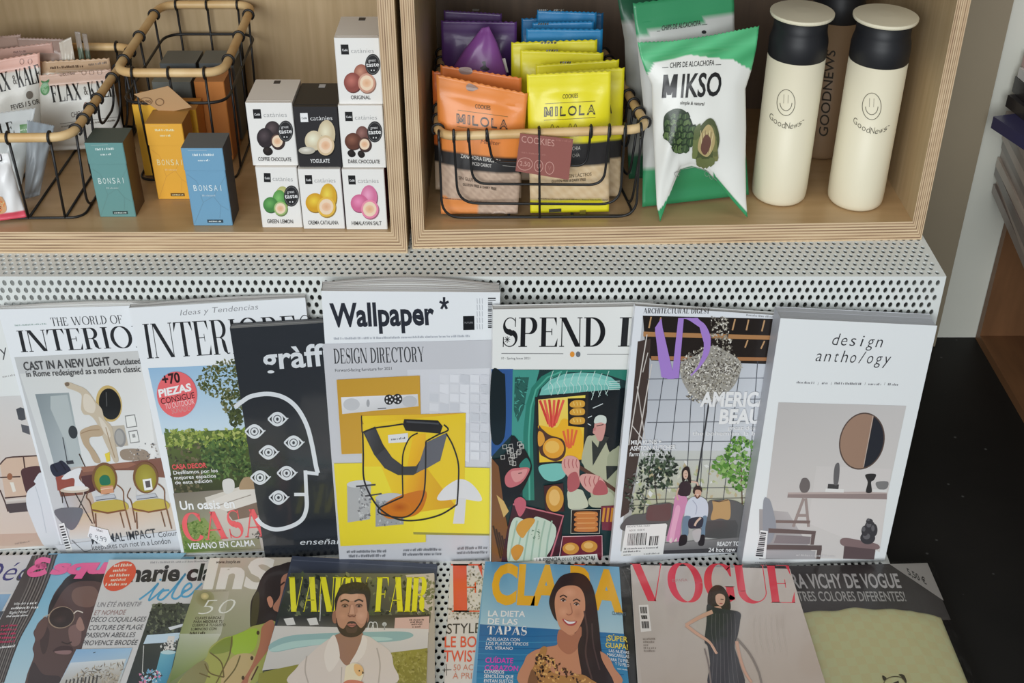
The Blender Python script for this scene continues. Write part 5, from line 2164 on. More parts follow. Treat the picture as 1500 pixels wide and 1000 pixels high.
# 4 ---- black book with the line-drawn head and eyes
def art_eyes(A):
    Q = zoom(180, 420, .41)
    wh = (214, 218, 222)
    A.text('gràffica', (385, 541), (527, 531), 31, wh, .03)
    A.curve(Q((400, 430), (425, 410), (460, 390), (520, 382), (575, 395), (620, 430), (655, 490), (675, 560), (690, 640), (697, 665)), 6.4, wh)
    A.line(Q((699, 668), (650, 662)), 5, wh)
    A.line(Q((652, 655), (656, 745)), 5.4, wh)
    A.line(Q((612, 741), (655, 741)), 4.6, wh)
    A.curve(Q((656, 745), (656, 790), (640, 830), (600, 855), (545, 866), (500, 850), (478, 826)), 6, wh)
    for x, y in ((552, 472), (470, 516), (610, 556), (520, 590), (490, 680), (585, 664), (556, 751)):
        w, h = 33, 23
        up = Q(*[(x - w + 2 * w * i / 12, y - h * math.sin(PI * i / 12)) for i in range(13)])
        lo = Q(*[(x - w + 2 * w * i / 12, y + h * math.sin(PI * i / 12)) for i in range(13)])
        A.line(up, 2.6, wh)
        A.line(lo, 2.4, wh)
        A.ell(*Q.p(x, y), 8.4, 8.6, wh)
        A.line([(Q.p(x, y)[0] + 5.6 * math.cos(a * PI / 8), Q.p(x, y)[1] + 5.6 * math.sin(a * PI / 8)) for a in range(17)], 1.2, (70, 74, 82))
        A.ell(*Q.p(x, y), 2, 2.4, (60, 64, 72))
        A.line([Q.p(x + w, y), Q.p(x + w + 6, y - 4)], 1.6, wh)
    A.text('enseñar y aprender', (439, 797), (590, 794), 8.4, wh, -.004, .35)


standing('black book with a white line-drawn head full of eyes, in shrink wrap', (337, 481), (590, 466), (612, 818), (389.5, 820), -.0325, -.0142, .0115, art_eyes, (40, 44, 50), (52, 56, 62), (40, 44, 50), 'wrap', 6, tint=[(120, 120, 120), (96, 96, 98), (140, 140, 138)], name='book', cat='book')


# 5 ---- white design magazine with the chair collage
def art_collage(A):
    Q = zoom(460, 400, .44)
    F = zoom(480, 390, 280 / 1500)
    dk = (40, 44, 54)
    A.text('Wallpaper', (484.5, 478), (637, 474.5), 32.5, dk, .045)
    for a in (90, 162, 234, 306, 18):
        r = math.radians(a)
        A.line([(650.5, 444.5), (650.5 + 7 * math.cos(r), 444.5 - 9.5 * math.sin(r))], 3.6, dk)
    A.poly(F((1062, 390), (1150, 388), (1152, 497), (1064, 499)), (24, 26, 30))
    A.text('FUTURE', F.p(1075, 448), F.p(1140, 446), 2.4, (150, 150, 154))
    for i in range(5):
        y = 250 + i * 50
        for x in (1172, 1192, 1212):
            A.line(F((x, y), (x + 2, y + 42)), .8, (176, 178, 184))
    for i in range(16):
        y = 250 + i * 15
        A.line(F((1258, y), (1318 if i < 2 else 1292, y)), 1.0 if i % 3 else 2.0, (52, 54, 60))
    A.smalltext(489, 497, 688, 493, 3.2, (176, 180, 188), 3)
    A.poly([(472.6, 503), (732, 497), (717, 828), (498, 829)], (196, 197, 202))
    A.serif('DESIGN DIRECTORY', (490, 532), (622, 529), 22, (56, 58, 62), .16, .05, .05, .09)
    A.text('Forward-facing furniture for 2021', (491, 544), (574, 541), 4.4, (84, 86, 90), .01)
    # white relief panel on the right
    A.grad(Q((310, 320), (585, 315), (575, 640), (330, 640)), (206, 207, 212), (214, 215, 220), (206, 207, 212), (196, 197, 202))
    rnd = random.Random(5)
    for i in range(6):
        for j in range(9):
            x, y = 385 + i * 34, 335 + j * 32
            c = rnd.choice([(200, 202, 208), (219, 220, 225), (208, 209, 215), (213, 214, 219)])
            A.poly(Q((x, y), (x + 30, y + 2), (x + 29, y + 28 + (i % 2) * 8), (x - 1, y + 26)), c)
    # ochre panel with radio
    A.grad(Q((75, 352), (352, 338), (358, 590), (92, 600)), (190, 146, 52), (196, 152, 58), (206, 158, 56), (196, 150, 50))
    A.grad(Q((90, 410), (345, 400), (348, 440), (94, 466)), (224, 224, 226), (212, 212, 214), (196, 196, 198), (206, 206, 208))
    A.ell(*Q.p(125, 434), 12, 9, (190, 191, 194))
    A.ell(*Q.p(318, 424), 11, 8.4, (186, 187, 190))
    A.ell(*Q.p(180, 430), 2.4, 5.6, (160, 161, 165))
    for x, y in ((250, 418), (278, 416)):
        A.ell(*Q.p(x, y), 7, 7.6, (40, 40, 42))
        for a in range(5):
            A.ell(Q.p(x, y)[0] + 4 * math.cos(a * 1.256), Q.p(x, y)[1] + 4.4 * math.sin(a * 1.256), 1.5, 1.6, (214, 214, 216), n=8)
    A.line(Q((212, 448), (240, 446)), 1.2, (70, 70, 74))
    # yellow panels
    A.grad(Q((66, 630), (372, 626), (372, 892), (88, 905)), (226, 208, 52), (228, 212, 60), (224, 206, 60), (220, 200, 50))
    A.grad(Q((365, 640), (585, 645), (583, 865), (330, 858)), (230, 216, 58), (232, 218, 66), (228, 214, 70), (226, 210, 60))
    A.poly(Q((330, 858), (583, 864), (583, 870), (331, 866)), (150, 144, 70))
    A.grad(Q((155, 472), (505, 462), (500, 770), (290, 800)), (226, 196, 40), (214, 160, 50), (206, 146, 36), (226, 190, 44))
    A.poly(Q((158, 500), (505, 462), (500, 764), (470, 770), (372, 640), (160, 640)), (226, 194, 44))
    # mushroom lamp
    A.blob(Q((413, 752), (425, 720), (460, 692), (490, 682), (520, 694), (548, 725), (555, 755), (490, 748)), (216, 216, 218))
    A.poly(Q((474, 745), (506, 745), (500, 830), (462, 830)), (210, 210, 212))
    # marble tables
    A.poly(Q((110, 700), (190, 694), (186, 815), (112, 826)), (168, 170, 172))
    A.ell(*Q.p(150, 698), 18, 5.4, (196, 198, 200), -3)
    A.scatter(60, quad_in(*Q((150, 706), (190, 700), (186, 812), (150, 820))), (1, 3.4), [(110, 112, 116), (134, 136, 140), (190, 192, 194)], 3)
    A.poly(Q((205, 745), (300, 735), (298, 832), (205, 840)), (150, 152, 156))
    A.ell(*Q.p(252, 742), 21, 6, (182, 184, 188), -3)
    A.scatter(60, quad_in(*Q((210, 755), (298, 748), (296, 830), (210, 836))), (1, 3.4), [(110, 112, 116), (134, 136, 140), (180, 182, 186)], 4)
    A.line(Q((140, 706), (205, 700)), 2.4, (60, 62, 66))
    A.line(Q((170, 738), (225, 730)), 2.2, (70, 72, 76))
    # the chair: orange seat sheet, black sling, tube frame, roll
    A.grad(Q((330, 535), (372, 530), (370, 740), (292, 740)), (230, 182, 40), (226, 176, 44), (206, 130, 34), (226, 176, 36))
    A.blob(Q((222, 790), (235, 765), (290, 735), (370, 720), (366, 770), (340, 800), (290, 812), (245, 812)), (196, 112, 34))
    A.ell(*Q.p(285, 775), 17, 9, (168, 78, 26), 0, 24, (198, 116, 36))
    A.poly(Q((246, 535), (312, 528), (314, 558), (248, 562)), (216, 217, 220))
    A.smalltext(573, 643, 594, 641, 3, (90, 92, 96), 4)
    A.poly(Q((165, 528), (203, 506), (222, 555), (260, 610), (300, 640), (340, 638), (366, 600), (372, 560), (440, 528), (420, 590), (380, 640), (330, 668), (280, 668), (235, 645), (200, 600)), (58, 60, 66))
    A.poly(Q((372, 560), (444, 527), (420, 620), (378, 644), (340, 660)), (96, 98, 106))
    A.grad(Q((170, 528), (203, 506), (236, 580), (205, 606)), (74, 76, 82), (60, 62, 68), (40, 42, 46), (48, 50, 54))
    bl = (34, 36, 42)
    A.curve(Q((162, 526), (164, 600), (166, 680), (190, 740), (225, 785), (280, 815), (345, 818), (420, 800), (476, 766)), 2.4, bl)
    A.curve(Q((476, 766), (480, 700), (480, 630), (462, 570), (440, 530)), 2.2, bl)
    A.curve(Q((162, 526), (200, 512), (250, 505), (296, 498)), 2.2, bl)
    A.curve(Q((296, 740), (294, 640), (298, 590), (318, 545), (345, 528)), 2.0, bl)
    A.curve(Q((296, 740), (240, 765), (215, 780), (225, 798), (300, 808), (345, 775), (368, 710), (372, 556)), 2.2, bl)
    A.curve(Q((372, 556), (410, 535), (446, 518), (432, 500)), 2.2, bl)
    A.curve(Q((158, 470), (160, 526)), 1.6, bl)
    A.poly(Q((300, 482), (412, 486), (428, 505), (420, 530), (305, 520), (296, 500)), (30, 31, 36))
    A.line(Q((308, 490), (415, 497)), 2.4, (70, 72, 78))
    # footer
    for x0, x1, y, sd in ((508, 566, 808, 2), (511, 564, 814.5, 3), (591, 646, 805.5, 4), (590, 647, 812, 5), (670, 713, 803, 6), (669, 713, 809.5, 7)):
        A.smalltext(x0, y, x1, y - 1, 3.6, (120, 122, 128), sd)


standing('thick white design magazine with a yellow collage of a black tube chair', (471, 426), (733, 428), (717, 825), (499.5, 827), -.0465, -.0300, .023, art_collage, seed=7, bow=.009, n=10)


# 6 ---- white magazine with the painted food stall
def art_stall(A):
    Q = zoom(700, 430, .41)
    T = zoom(700, 540, .3)
    A.serif('IN', (905, 507.5), (972, 507), 43, (30, 31, 34), .17, .03, .07, .06)
    A.serif('SPEND', Q.p(84, 190), (886, 507.5), 43, (30, 31, 34), .17, .03, .07, .06)
    for a in range(8):
        r = a * PI / 4
        A.line([(743, 497), (743 + 4.4 * math.cos(r), 497 + 5 * math.sin(r))], .9, (30, 31, 34))
    A.line(Q((84, 213), (305, 214)), .8, (110, 110, 112))
    A.line(Q((390, 216), (560, 216)), .8, (110, 110, 112))
    A.ell(*Q.p(337, 216), 3.4, 4.2, (226, 150, 60))
    A.ell(*Q.p(358, 216), 3.4, 4.2, (110, 116, 124))
    A.text('10 · Spring Issue 2021', Q.p(84, 234), Q.p(186, 234), 3.2, (110, 110, 112))
    # painted scene
    A.poly([(722, 541), (962, 541), (950, 823), (719, 823)], (34, 56, 58))
    A.grad(T((66, 0), (172, 0), (165, 320), (65, 430)), (50, 84, 140), (54, 92, 150), (52, 92, 152), (46, 84, 140), 2, 2)
    A.blob(T((66, 20), (120, 20), (134, 60), (130, 330), (66, 340)), (26, 36, 40))
    A.poly(T((170, 5), (300, 5), (270, 120), (250, 300), (262, 480), (215, 380), (165, 320)), (70, 150, 138))
    A.poly(T((180, 40), (250, 40), (225, 190), (195, 260), (175, 200)), (46, 96, 88))
    A.scatter(50, quad_in(*T((178, 40), (248, 40), (222, 180), (180, 240))), (1.6, 4.5), [(30, 66, 62), (84, 170, 156), (40, 90, 84)], 3, .2)
    # arch
    A.poly(T((218, 640), (222, 300), (236, 170), (262, 90), (310, 36), (370, 4), (733, 4), (733, 60), (640, 30), (560, 16), (440, 16), (350, 50), (300, 100), (276, 180), (268, 330), (276, 640)), (48, 124, 108))
    A.line(T((252, 640), (248, 330), (258, 190), (284, 100), (340, 40), (410, 12)), 2.4, (84, 168, 148))
    A.poly(T((300, 128), (312, 92), (350, 54), (420, 24), (500, 17), (580, 20), (650, 40), (692, 74), (700, 108), (540, 112), (420, 120)), (116, 186, 176))
    A.poly(T((320, 104), (380, 60), (470, 36), (560, 36), (640, 58), (660, 80), (540, 76), (400, 90)), (140, 204, 194))
    A.poly(T((540, 110), (733, 90), (733, 640), (600, 640), (520, 380)), (20, 28, 34))
    for i in range(9):
        x = 350 + i * 34
        A.curve(T((x, 150 - (i % 3) * 14), (x + 16, 92), (x + 2, 60), (x + 18, 8 + (i % 2) * 12)), .8, (206, 226, 220))
        A.curve(T((x + 10, 130), (x - 6, 84), (x + 14, 40)), .6, (180, 214, 206))
    for i in range(5):
        A.line(T((640, 60 + i * 10), (692, 58 + i * 10)), .9, (190, 216, 210))
    for p in (((560, 190), (610, 168)), ((528, 240), (556, 228)), ((530, 262), (552, 274))):
        A.line(T(*p), 1.2, (206, 214, 214))
    # picture board of food
    A.poly(T((278, 136), (540, 108), (530, 450), (290, 468)), (40, 40, 40))
    A.grad(T((294, 148), (524, 126), (512, 440), (300, 455)), (240, 206, 120), (244, 214, 90), (236, 178, 40), (238, 196, 60))
    A.blob(T((294, 275), (380, 285), (420, 240), (500, 290), (510, 400), (440, 440), (420, 360), (330, 330)), (238, 178, 44))
    for i, (a, b2) in enumerate((((302, 152), (345, 268)), ((325, 150), (352, 280)), ((348, 148), (362, 284)), ((372, 150), (366, 280)), ((395, 148), (372, 276)), ((418, 150), (380, 262)))):
        A.line(T(a, b2), 3.6, (206, 66, 56) if i % 2 == 0 else (226, 94, 78))
    for a, b2 in (((416, 300), (436, 380)), ((438, 292), (444, 386)), ((460, 292), (452, 384)), ((482, 296), (462, 372))):
        A.line(T(a, b2), 3.2, (224, 104, 60))
    A.poly(T((438, 142), (526, 140), (524, 284), (440, 276)), (34, 30, 28))
    for y in (168, 206, 250):
        A.blob(T((448, y), (470, y - 16), (516, y - 14), (520, y + 10), (500, y + 18), (456, y + 16)), (214, 160, 62))
        for q in range(3):
            A.line(T((466 + q * 16, y - 10), (470 + q * 16, y + 8)), 1.0, (240, 206, 120))
    # ladle
    A.blob(T((296, 280), (312, 290), (350, 320), (410, 340), (428, 380), (420, 424), (380, 448), (330, 430), (300, 400)), (84, 56, 44))
    A.ell(*T.p(368, 384), 15.5, 15, (226, 160, 56))
    A.ell(*T.p(362, 378), 10.5, 9, (238, 186, 92))
    A.blob(T((294, 305), (316, 310), (326, 345), (310, 372), (294, 368)), (220, 156, 60))
    A.blob(T((300, 470), (420, 462), (424, 520), (370, 545), (320, 530)), (120, 190, 180))
    # cook in a pale smock
    sm = (176, 178, 150)
    A.blob(T((530, 335), (560, 322), (610, 320), (640, 400), (680, 470), (690, 660), (610, 670), (560, 640), (520, 480), (505, 440)), sm)
    A.poly(T((555, 345), (585, 380), (600, 320), (640, 330), (600, 400), (560, 470)), (46, 52, 50))
    A.blob(T((630, 460), (640, 410), (670, 385), (695, 395), (694, 660), (650, 660)), (158, 162, 136))
    A.poly(T((625, 470), (690, 470), (688, 478), (628, 540)), (40, 46, 46))
    A.blob(T((566, 285), (572, 258), (600, 250), (622, 262), (620, 300), (606, 345), (586, 346), (572, 320), (560, 308)), (206, 150, 142))
    A.blob(T((568, 262), (572, 234), (596, 222), (624, 232), (624, 264), (600, 258)), (206, 214, 206))
    A.line(T((578, 276), (612, 268)), 1.2, (60, 40, 40))
    A.poly(T((564, 285), (576, 282), (572, 300), (560, 296)), (190, 120, 120))
    A.blob(T((440, 590), (500, 585), (520, 610), (535, 670), (450, 680), (438, 640)), (196, 200, 178))
    A.blob(T((540, 630), (600, 605), (650, 600), (665, 660), (560, 672)), (180, 184, 158))
    # hands round a long handle
    A.line(T((470, 460), (600, 540), (700, 610)), 5.4, (90, 58, 48))
    sk, sk2 = (214, 160, 152), (176, 92, 96)
    A.blob(T((408, 470), (414, 438), (440, 420), (478, 428), (496, 455), (494, 500), (496, 560), (470, 592), (438, 590), (440, 530), (420, 500)), sk)
    for x in (424, 444, 464, 482):
        A.curve(T((x, 436), (x - 4, 458), (x + 2, 480)), 1.2, sk2)
    A.blob(T((440, 520), (480, 500), (496, 560), (470, 592), (440, 590)), sk2)
    A.blob(T((498, 520), (530, 508), (590, 520), (624, 560), (630, 600), (590, 612), (540, 596), (505, 560)), sk)
    for x in (525, 548, 570, 592):
        A.curve(T((x, 520), (x - 6, 545), (x + 2, 570)), 1.2, sk2)
    A.blob(T((590, 540), (624, 560), (630, 605), (570, 612), (560, 590)), sk2)
    # woman in a patterned headscarf
    A.blob(T((168, 322), (200, 352), (240, 410), (262, 470), (250, 520), (210, 600), (150, 670), (120, 640), (90, 560), (66, 450), (110, 430), (150, 380)), (30, 32, 34))
    rnd = random.Random(4)
    for i in range(34):
        x, y = rnd.uniform(100, 225), rnd.uniform(350, 600)
        if abs(x - 170) < 60 - abs(y - 450) * .2 and not (130 < x < 250 and 480 < y < 570):
            A.line(T((x - 9, y - 8), (x + 9, y - 10), (x + 10, y + 9), (x - 8, y + 10), (x - 9, y - 8)), .8, (206, 204, 198))
    A.blob(T((200, 470), (235, 430), (256, 466), (240, 490)), (48, 128, 116))
    A.blob(T((132, 520), (160, 486), (200, 478), (250, 480), (236, 520), (206, 556), (160, 574), (135, 560)), (196, 110, 116))
    A.blob(T((160, 500), (200, 490), (240, 486), (220, 530), (180, 548)), (214, 148, 146))
    A.line(T((196, 506), (214, 502)), 1.2, (70, 36, 40))
    # basket side, towel with loaves
    A.poly(T((66, 430), (100, 470), (130, 700), (180, 930), (66, 950)), (124, 82, 50))
    A.poly(T((90, 610), (125, 640), (150, 690), (125, 720)), (206, 170, 104))
    for i in range(5):
        A.line(T((74 + i * 14, 760 + i * 16), (110 + i * 10, 920)), 2.6, (62, 42, 32))
    A.poly(T((170, 655), (415, 710), (400, 890), (340, 950), (110, 950), (140, 790)), (66, 34, 44))
    A.line(T((170, 655), (416, 712), (345, 945)), 2.6, (190, 110, 122))
    A.blob(T((176, 640), (205, 620), (232, 640), (230, 680), (205, 716), (188, 690)), (190, 96, 110))
    A.blob(T((150, 800), (180, 720), (250, 740), (290, 716), (380, 770), (340, 900), (250, 946), (150, 946)), (192, 208, 192))
    for i in range(6):
        A.curve(T((190 + i * 34, 735), (170 + i * 34, 830), (150 + i * 36, 930)), 2.4, (156, 182, 164))
    A.blob(T((185, 780), (205, 740), (250, 722), (278, 735), (240, 790), (215, 820)), (206, 150, 66))
    A.blob(T((160, 880), (190, 852), (222, 868), (200, 920), (176, 926)), (200, 140, 60))
    A.scatter(16, disc_in(785, 780, 8, 8), (1, 3), [(70, 110, 90)], 5, .3)
    # tray, sausages, buns
    A.poly(T((320, 565), (415, 552), (420, 690), (330, 690)), (70, 42, 44))
    A.ell(*T.p(374, 628), 13, 19, (206, 150, 66))
    A.ell(*T.p(372, 622), 8, 12, (228, 184, 110))
    A.poly(T((455, 682), (596, 680), (592, 796), (452, 796)), (40, 32, 34))
    A.line(T((455, 682), (597, 680), (592, 797), (452, 797), (455, 682)), 1.2, (190, 190, 176))
    for y in (704, 728, 752, 776):
        A.blob(T((468, y), (490, y - 13), (570, y - 13), (584, y), (570, y + 12), (484, y + 12)), (196, 122, 66))
        A.line(T((482, y - 5), (570, y - 6)), 1.0, (226, 170, 110))
    A.poly(T((600, 665), (680, 660), (680, 785), (604, 780)), (120, 50, 66))
    for x in (616, 636, 656, 672):
        A.line(T((x, 672), (x - 8, 740)), 3.4, (206, 144, 60))
    A.poly(T((415, 810), (604, 806), (606, 950), (400, 950)), (110, 36, 54))
    A.line(T((390, 950), (412, 812), (604, 807), (606, 950)), 1.4, (214, 170, 176))
    for x, y in ((452, 870), (542, 860)):
        A.ell(*T.p(x, y), 12, 8.6, (206, 146, 66))
        A.ell(*T.p(x - 4, y - 5), 7, 4.6, (228, 182, 108))
    A.poly(T((270, 915), (580, 896), (588, 948), (274, 950)), (228, 230, 226))
    A.text('LA ESENCIA', T.p(284, 936), T.p(402, 930), 5.2, (52, 54, 56), .03)
    A.text('DE LO', T.p(410, 929), T.p(456, 927), 4.0, (100, 102, 104))
    A.text('ESENCIAL', T.p(464, 928), T.p(576, 922), 5.2, (52, 54, 56), .03)


standing('white magazine with a painted food stall scene in teal and brown', (722.6, 453), (960, 448), (951, 829), (718.5, 823.6), -.0480, -.0185, .0105, art_stall, (230, 231, 228), seed=8)


# 7 ---- white magazine with the glasshouse photograph
def art_glasshouse(A):
    Q = zoom(880, 430, .41)
    T = zoom(900, 680, .15)
    A.serif('ARCHITECTURAL DIGEST', Q.p(152, 70), Q.p(388, 71), 7.6, (52, 52, 54), .2, .05, .05, .1)
    A.smalltext(1093, 462.5, 1134, 465.5, 3, (150, 150, 152), 14)
    ph = Q((150, 78), (640, 92), (560, 918), (70, 920))
    A.grad(ph, (186, 188, 192), (206, 208, 214), (190, 190, 186), (170, 168, 164), 8, 8)
    A.grad(Q((170, 240), (640, 250), (600, 560), (140, 560)), (176, 180, 188), (206, 210, 216), (214, 216, 220), (196, 200, 206))
    A.grad(Q((140, 560), (600, 560), (570, 800), (110, 790)), (190, 194, 190), (206, 208, 206), (196, 194, 170), (180, 180, 150))
    A.scatter(170, quad_in(*Q((130, 610), (580, 590), (560, 770), (120, 760))), (2, 6), [(196, 200, 170), (206, 206, 190), (176, 182, 140), (190, 176, 140), (220, 222, 218)], 3)
    # dark timber roof
    A.poly(Q((150, 78), (640, 90), (628, 252), (180, 238), (160, 200)), (38, 32, 30))
    A.poly(Q((152, 135), (635, 150), (634, 165), (152, 152)), (176, 128, 84))
    A.poly(Q((180, 222), (628, 228), (628, 240), (180, 236)), (168, 118, 78))
    for x, y, x2, y2 in ((180, 82, 172, 122), (215, 84, 205, 126), (480, 90, 470, 130), (528, 92, 520, 130), (585, 94, 575, 134), (525, 165, 515, 192), (585, 168, 572, 196)):
        A.line(Q((x, y), (x2, y2)), 2.2, (190, 150, 108))
    # steel posts on the left
    A.poly(Q((132, 170), (178, 160), (165, 420), (100, 780), (70, 800), (110, 420)), (70, 58, 54))
    for x, y, x2, y2, w in ((165, 145, 100, 540, 1.6), (182, 250, 128, 560, 1.6), (150, 280, 168, 210, 1.2), (130, 330, 158, 520, 1.2), (112, 470, 150, 520, 1.4)):
        A.line(Q((x, y), (x2, y2)), w, (206, 200, 194))
    # glazing bars
    for x0, x1 in ((232, 150), (285, 225), (330, 300), (380, 350), (425, 372), (500, 430), (560, 520)):
        A.line(Q((x0, 240), (x1, 790)), 1.1, (74, 78, 86))
    for x0, x1 in ((390, 330),):
        A.line(Q((x0, 360), (x1, 760)), 2.4, (54, 56, 62))
    for y in (300, 375, 455, 525, 590, 690):
        A.line(Q((165, y + 4), (600, y)), .9, (90, 94, 102))
    for y in (735, 755):
        A.line(Q((120, y), (570, y - 8)), 1.0, (110, 108, 100))
    # chandelier
    ch = [(186, 180, 166), (120, 114, 104), (226, 222, 212), (150, 144, 130), (86, 80, 74)]
    A.scatter(150, quad_in(*Q((395, 80), (450, 82), (470, 200), (385, 200))), (1, 3.2), ch, 4, .5)
    A.blob(Q((380, 190), (410, 185), (440, 200), (490, 232), (500, 268), (480, 320), (440, 360), (385, 378), (330, 366), (296, 320), (282, 268), (300, 236), (350, 214)), (158, 154, 146))
    A.scatter(560, disc_in(*Q.p(392, 262), 45, 30), (1.0, 2.8), ch, 5, .45)
    A.scatter(200, quad_in(*Q((290, 250), (496, 250), (480, 285), (300, 285))), (1.0, 2.6), [(96, 90, 82), (70, 64, 60), (232, 228, 220)], 25, .4)
    A.scatter(260, disc_in(*Q.p(388, 300), 40, 24), (.8, 2.4), ch, 15, .4)
    A.scatter(160, disc_in(*Q.p(372, 355), 28, 14), (1, 2.6), ch, 6, .5)
    # purple letters
    pu = (166, 130, 206)
    A.poly(Q((193, 120), (216, 85), (242, 300), (236, 302), (206, 240)), pu)
    A.poly(Q((193, 130), (218, 110), (262, 302), (240, 303), (216, 296)), pu)
    A.poly(Q((276, 85), (296, 85), (278, 300), (252, 302), (258, 250)), pu)
    A.curve(Q((296, 86), (330, 90), (362, 112), (378, 155), (376, 205), (352, 255), (322, 290)), [1.2, 3, 8, 11, 9, 4, 1.2], pu)
    A.poly(Q((300, 86), (345, 84), (378, 120), (382, 165), (366, 170), (352, 118), (320, 96)), pu)
    # plants
    A.line(Q((500, 600), (505, 770)), 1.6, (90, 70, 50))
    gr = [(86, 138, 56), (112, 160, 76), (64, 108, 46), (142, 180, 104)]
    A.scatter(230, disc_in(*Q.p(495, 605), 28, 40), (2.2, 5), gr, 7, .6)
    A.scatter(34, disc_in(*Q.p(440, 612), 16, 14), (3, 6), gr, 8, .7)
    dg = [(44, 58, 48), (60, 76, 58), (34, 44, 40), (84, 100, 80)]
    A.scatter(170, disc_in(*Q.p(205, 625), 27, 30), (2.2, 5), dg, 9, .5)
    A.scatter(90, disc_in(*Q.p(125, 710), 16, 30), (1.6, 4), dg + [(120, 120, 118)], 10, .4)
    A.line(Q((190, 640), (200, 750)), 1.2, (60, 54, 48))
    # sofa and cushions
    A.blob(T((90, 545), (180, 485), (300, 470), (330, 400), (560, 375), (600, 560), (560, 690), (90, 640)), (92, 92, 92))
    A.blob(T((880, 560), (905, 380), (960, 340), (1180, 350), (1300, 460), (1290, 700), (1180, 715), (880, 700)), (96, 96, 96))
    A.poly(T((890, 545), (1180, 535), (1205, 590), (1190, 715), (880, 705)), (82, 82, 82))
    A.blob(T((320, 440), (340, 395), (440, 385), (545, 375), (550, 450), (530, 535), (400, 545), (310, 530)), (104, 76, 76))
    A.blob(T((955, 345), (1010, 355), (1105, 335), (1130, 400), (1120, 525), (1030, 520), (940, 530), (960, 420)), (190, 154, 106))
    A.line(T((958, 348), (1020, 358), (1108, 338)), 1.0, (70, 50, 40))
    A.grad(T((480, 760), (1280, 700), (1240, 850), (470, 865)), (150, 148, 148), (120, 118, 118), (96, 94, 96), (110, 108, 110))
    A.poly(T((480, 830), (1240, 800), (1236, 850), (474, 865)), (66, 64, 68))
    # standing woman, seated man
    A.blob(T((590, 310), (640, 290), (700, 310), (710, 400), (660, 520), (640, 690), (640, 740), (520, 745), (510, 700), (560, 500)), (206, 140, 176))
    A.blob(T((600, 400), (640, 420), (600, 600), (570, 740), (530, 740), (560, 560)), (226, 170, 196))
    A.blob(T((625, 210), (655, 165), (720, 160), (745, 210), (730, 290), (660, 300), (620, 280)), (58, 46, 52))
    A.curve(T((625, 220), (605, 280), (620, 340)), 2.2, (206, 172, 152))
    A.curve(T((740, 160), (800, 170), (815, 215)), 2.6, (214, 182, 164))
    A.blob(T((655, 60), (690, 15), (725, 25), (740, 90), (745, 170), (720, 160), (705, 130), (680, 150), (660, 160)), (40, 30, 30))
    A.ell(*T.p(692, 90), 3.6, 6.6, (214, 180, 160))
    A.line(T((686, 108), (700, 108)), .7, (150, 60, 60))
    A.line(T((684, 82), (690, 81)), .6, (50, 36, 34))
    A.line(T((696, 81), (702, 82)), .6, (50, 36, 34))
    A.blob(T((700, 380), (740, 320), (800, 305), (870, 320), (910, 380), (905, 500), (860, 520), (740, 520), (680, 510)), (206, 212, 224))
    A.curve(T((760, 340), (800, 400), (790, 480)), 1.2, (166, 172, 190))
    A.blob(T((670, 510), (740, 500), (720, 560), (715, 680), (660, 690)), (110, 134, 154))
    A.blob(T((860, 500), (900, 500), (885, 600), (880, 680), (845, 680), (850, 580)), (110, 134, 154))
    A.blob(T((720, 540), (760, 510), (860, 510), (850, 600), (790, 615), (725, 610)), (48, 52, 66))
    A.curve(T((840, 510), (800, 550), (780, 590)), 3, (214, 184, 166))
    A.blob(T((640, 690), (700, 680), (700, 760), (650, 785), (625, 775)), (44, 40, 44))
    A.blob(T((825, 690), (875, 680), (872, 770), (840, 785), (815, 770)), (44, 40, 44))
    A.blob(T((760, 640), (840, 620), (830, 720), (800, 750), (770, 720)), (190, 186, 186))
    A.ell(*T.p(808, 262), 5.6, 9, (206, 164, 142))
    A.blob(T((762, 260), (775, 215), (815, 198), (848, 220), (850, 262), (830, 240), (790, 240), (780, 280)), (52, 38, 34))
    A.curve(T((785, 290), (805, 320), (832, 292)), 1.8, (96, 66, 56))
    A.line(T((798, 288), (818, 287)), .9, (236, 230, 226))
    A.poly(T((525, 745), (555, 700), (556, 750)), (224, 214, 206))
    A.poly(T((575, 745), (605, 700), (606, 740)), (224, 214, 206))
    # words
    lw = (238, 240, 244)
    A.text('AMERICAN', Q.p(352, 398), Q.p(640, 398), 20, lw, .055)
    A.text('BEAUTY', Q.p(420, 460), Q.p(650, 458), 20, lw, .055)
    A.text('great design', Q.p(452, 482), Q.p(580, 482), 5.8, lw, .01)
    A.text('the bohemian, la beverly', Q.p(325, 502), Q.p(625, 502), 5.8, lw, .01)
    A.text('MILA KUNIS +', Q.p(106, 535), Q.p(214, 532), 6.2, lw, .03)
    A.text('ASHTON KUTCHER', Q.p(103, 556), Q.p(266, 552), 6.2, lw, .03)
    A.text('farm fresh in L.A.', Q.p(100, 577), Q.p(245, 573), 6.0, lw, .02)
    A.text('READY TO GO', T.p(996, 785), T.p(1300, 780), 6, lw, .04)
    A.text('24 hot new hotels', T.p(912, 843), T.p(1330, 838), 6, lw, .03)
    # barcode label
    A.poly(T((110, 585), (500, 565), (512, 580), (470, 870), (60, 885), (65, 850)), (232, 231, 228))
    A.text('ARCHITECTURAL DIGEST', T.p(118, 606), T.p(345, 594), 2.4, (90, 90, 90))
    A.text('AD 01 10,00 €', T.p(140, 644), T.p(292, 634), 2.6, (90, 90, 90))
    A.barcode(*T((132, 664), (318, 655), (308, 776), (120, 780)), seed=4, n=20)
    A.barcode(*T((342, 690), (436, 685), (422, 776), (332, 780)), seed=6, n=8)
    A.smalltext(*T.p(90, 820), *T.p(425, 806), 2.4, (100, 100, 100), 5)
    A.smalltext(*T.p(84, 848), *T.p(250, 840), 2.2, (100, 100, 100), 6)
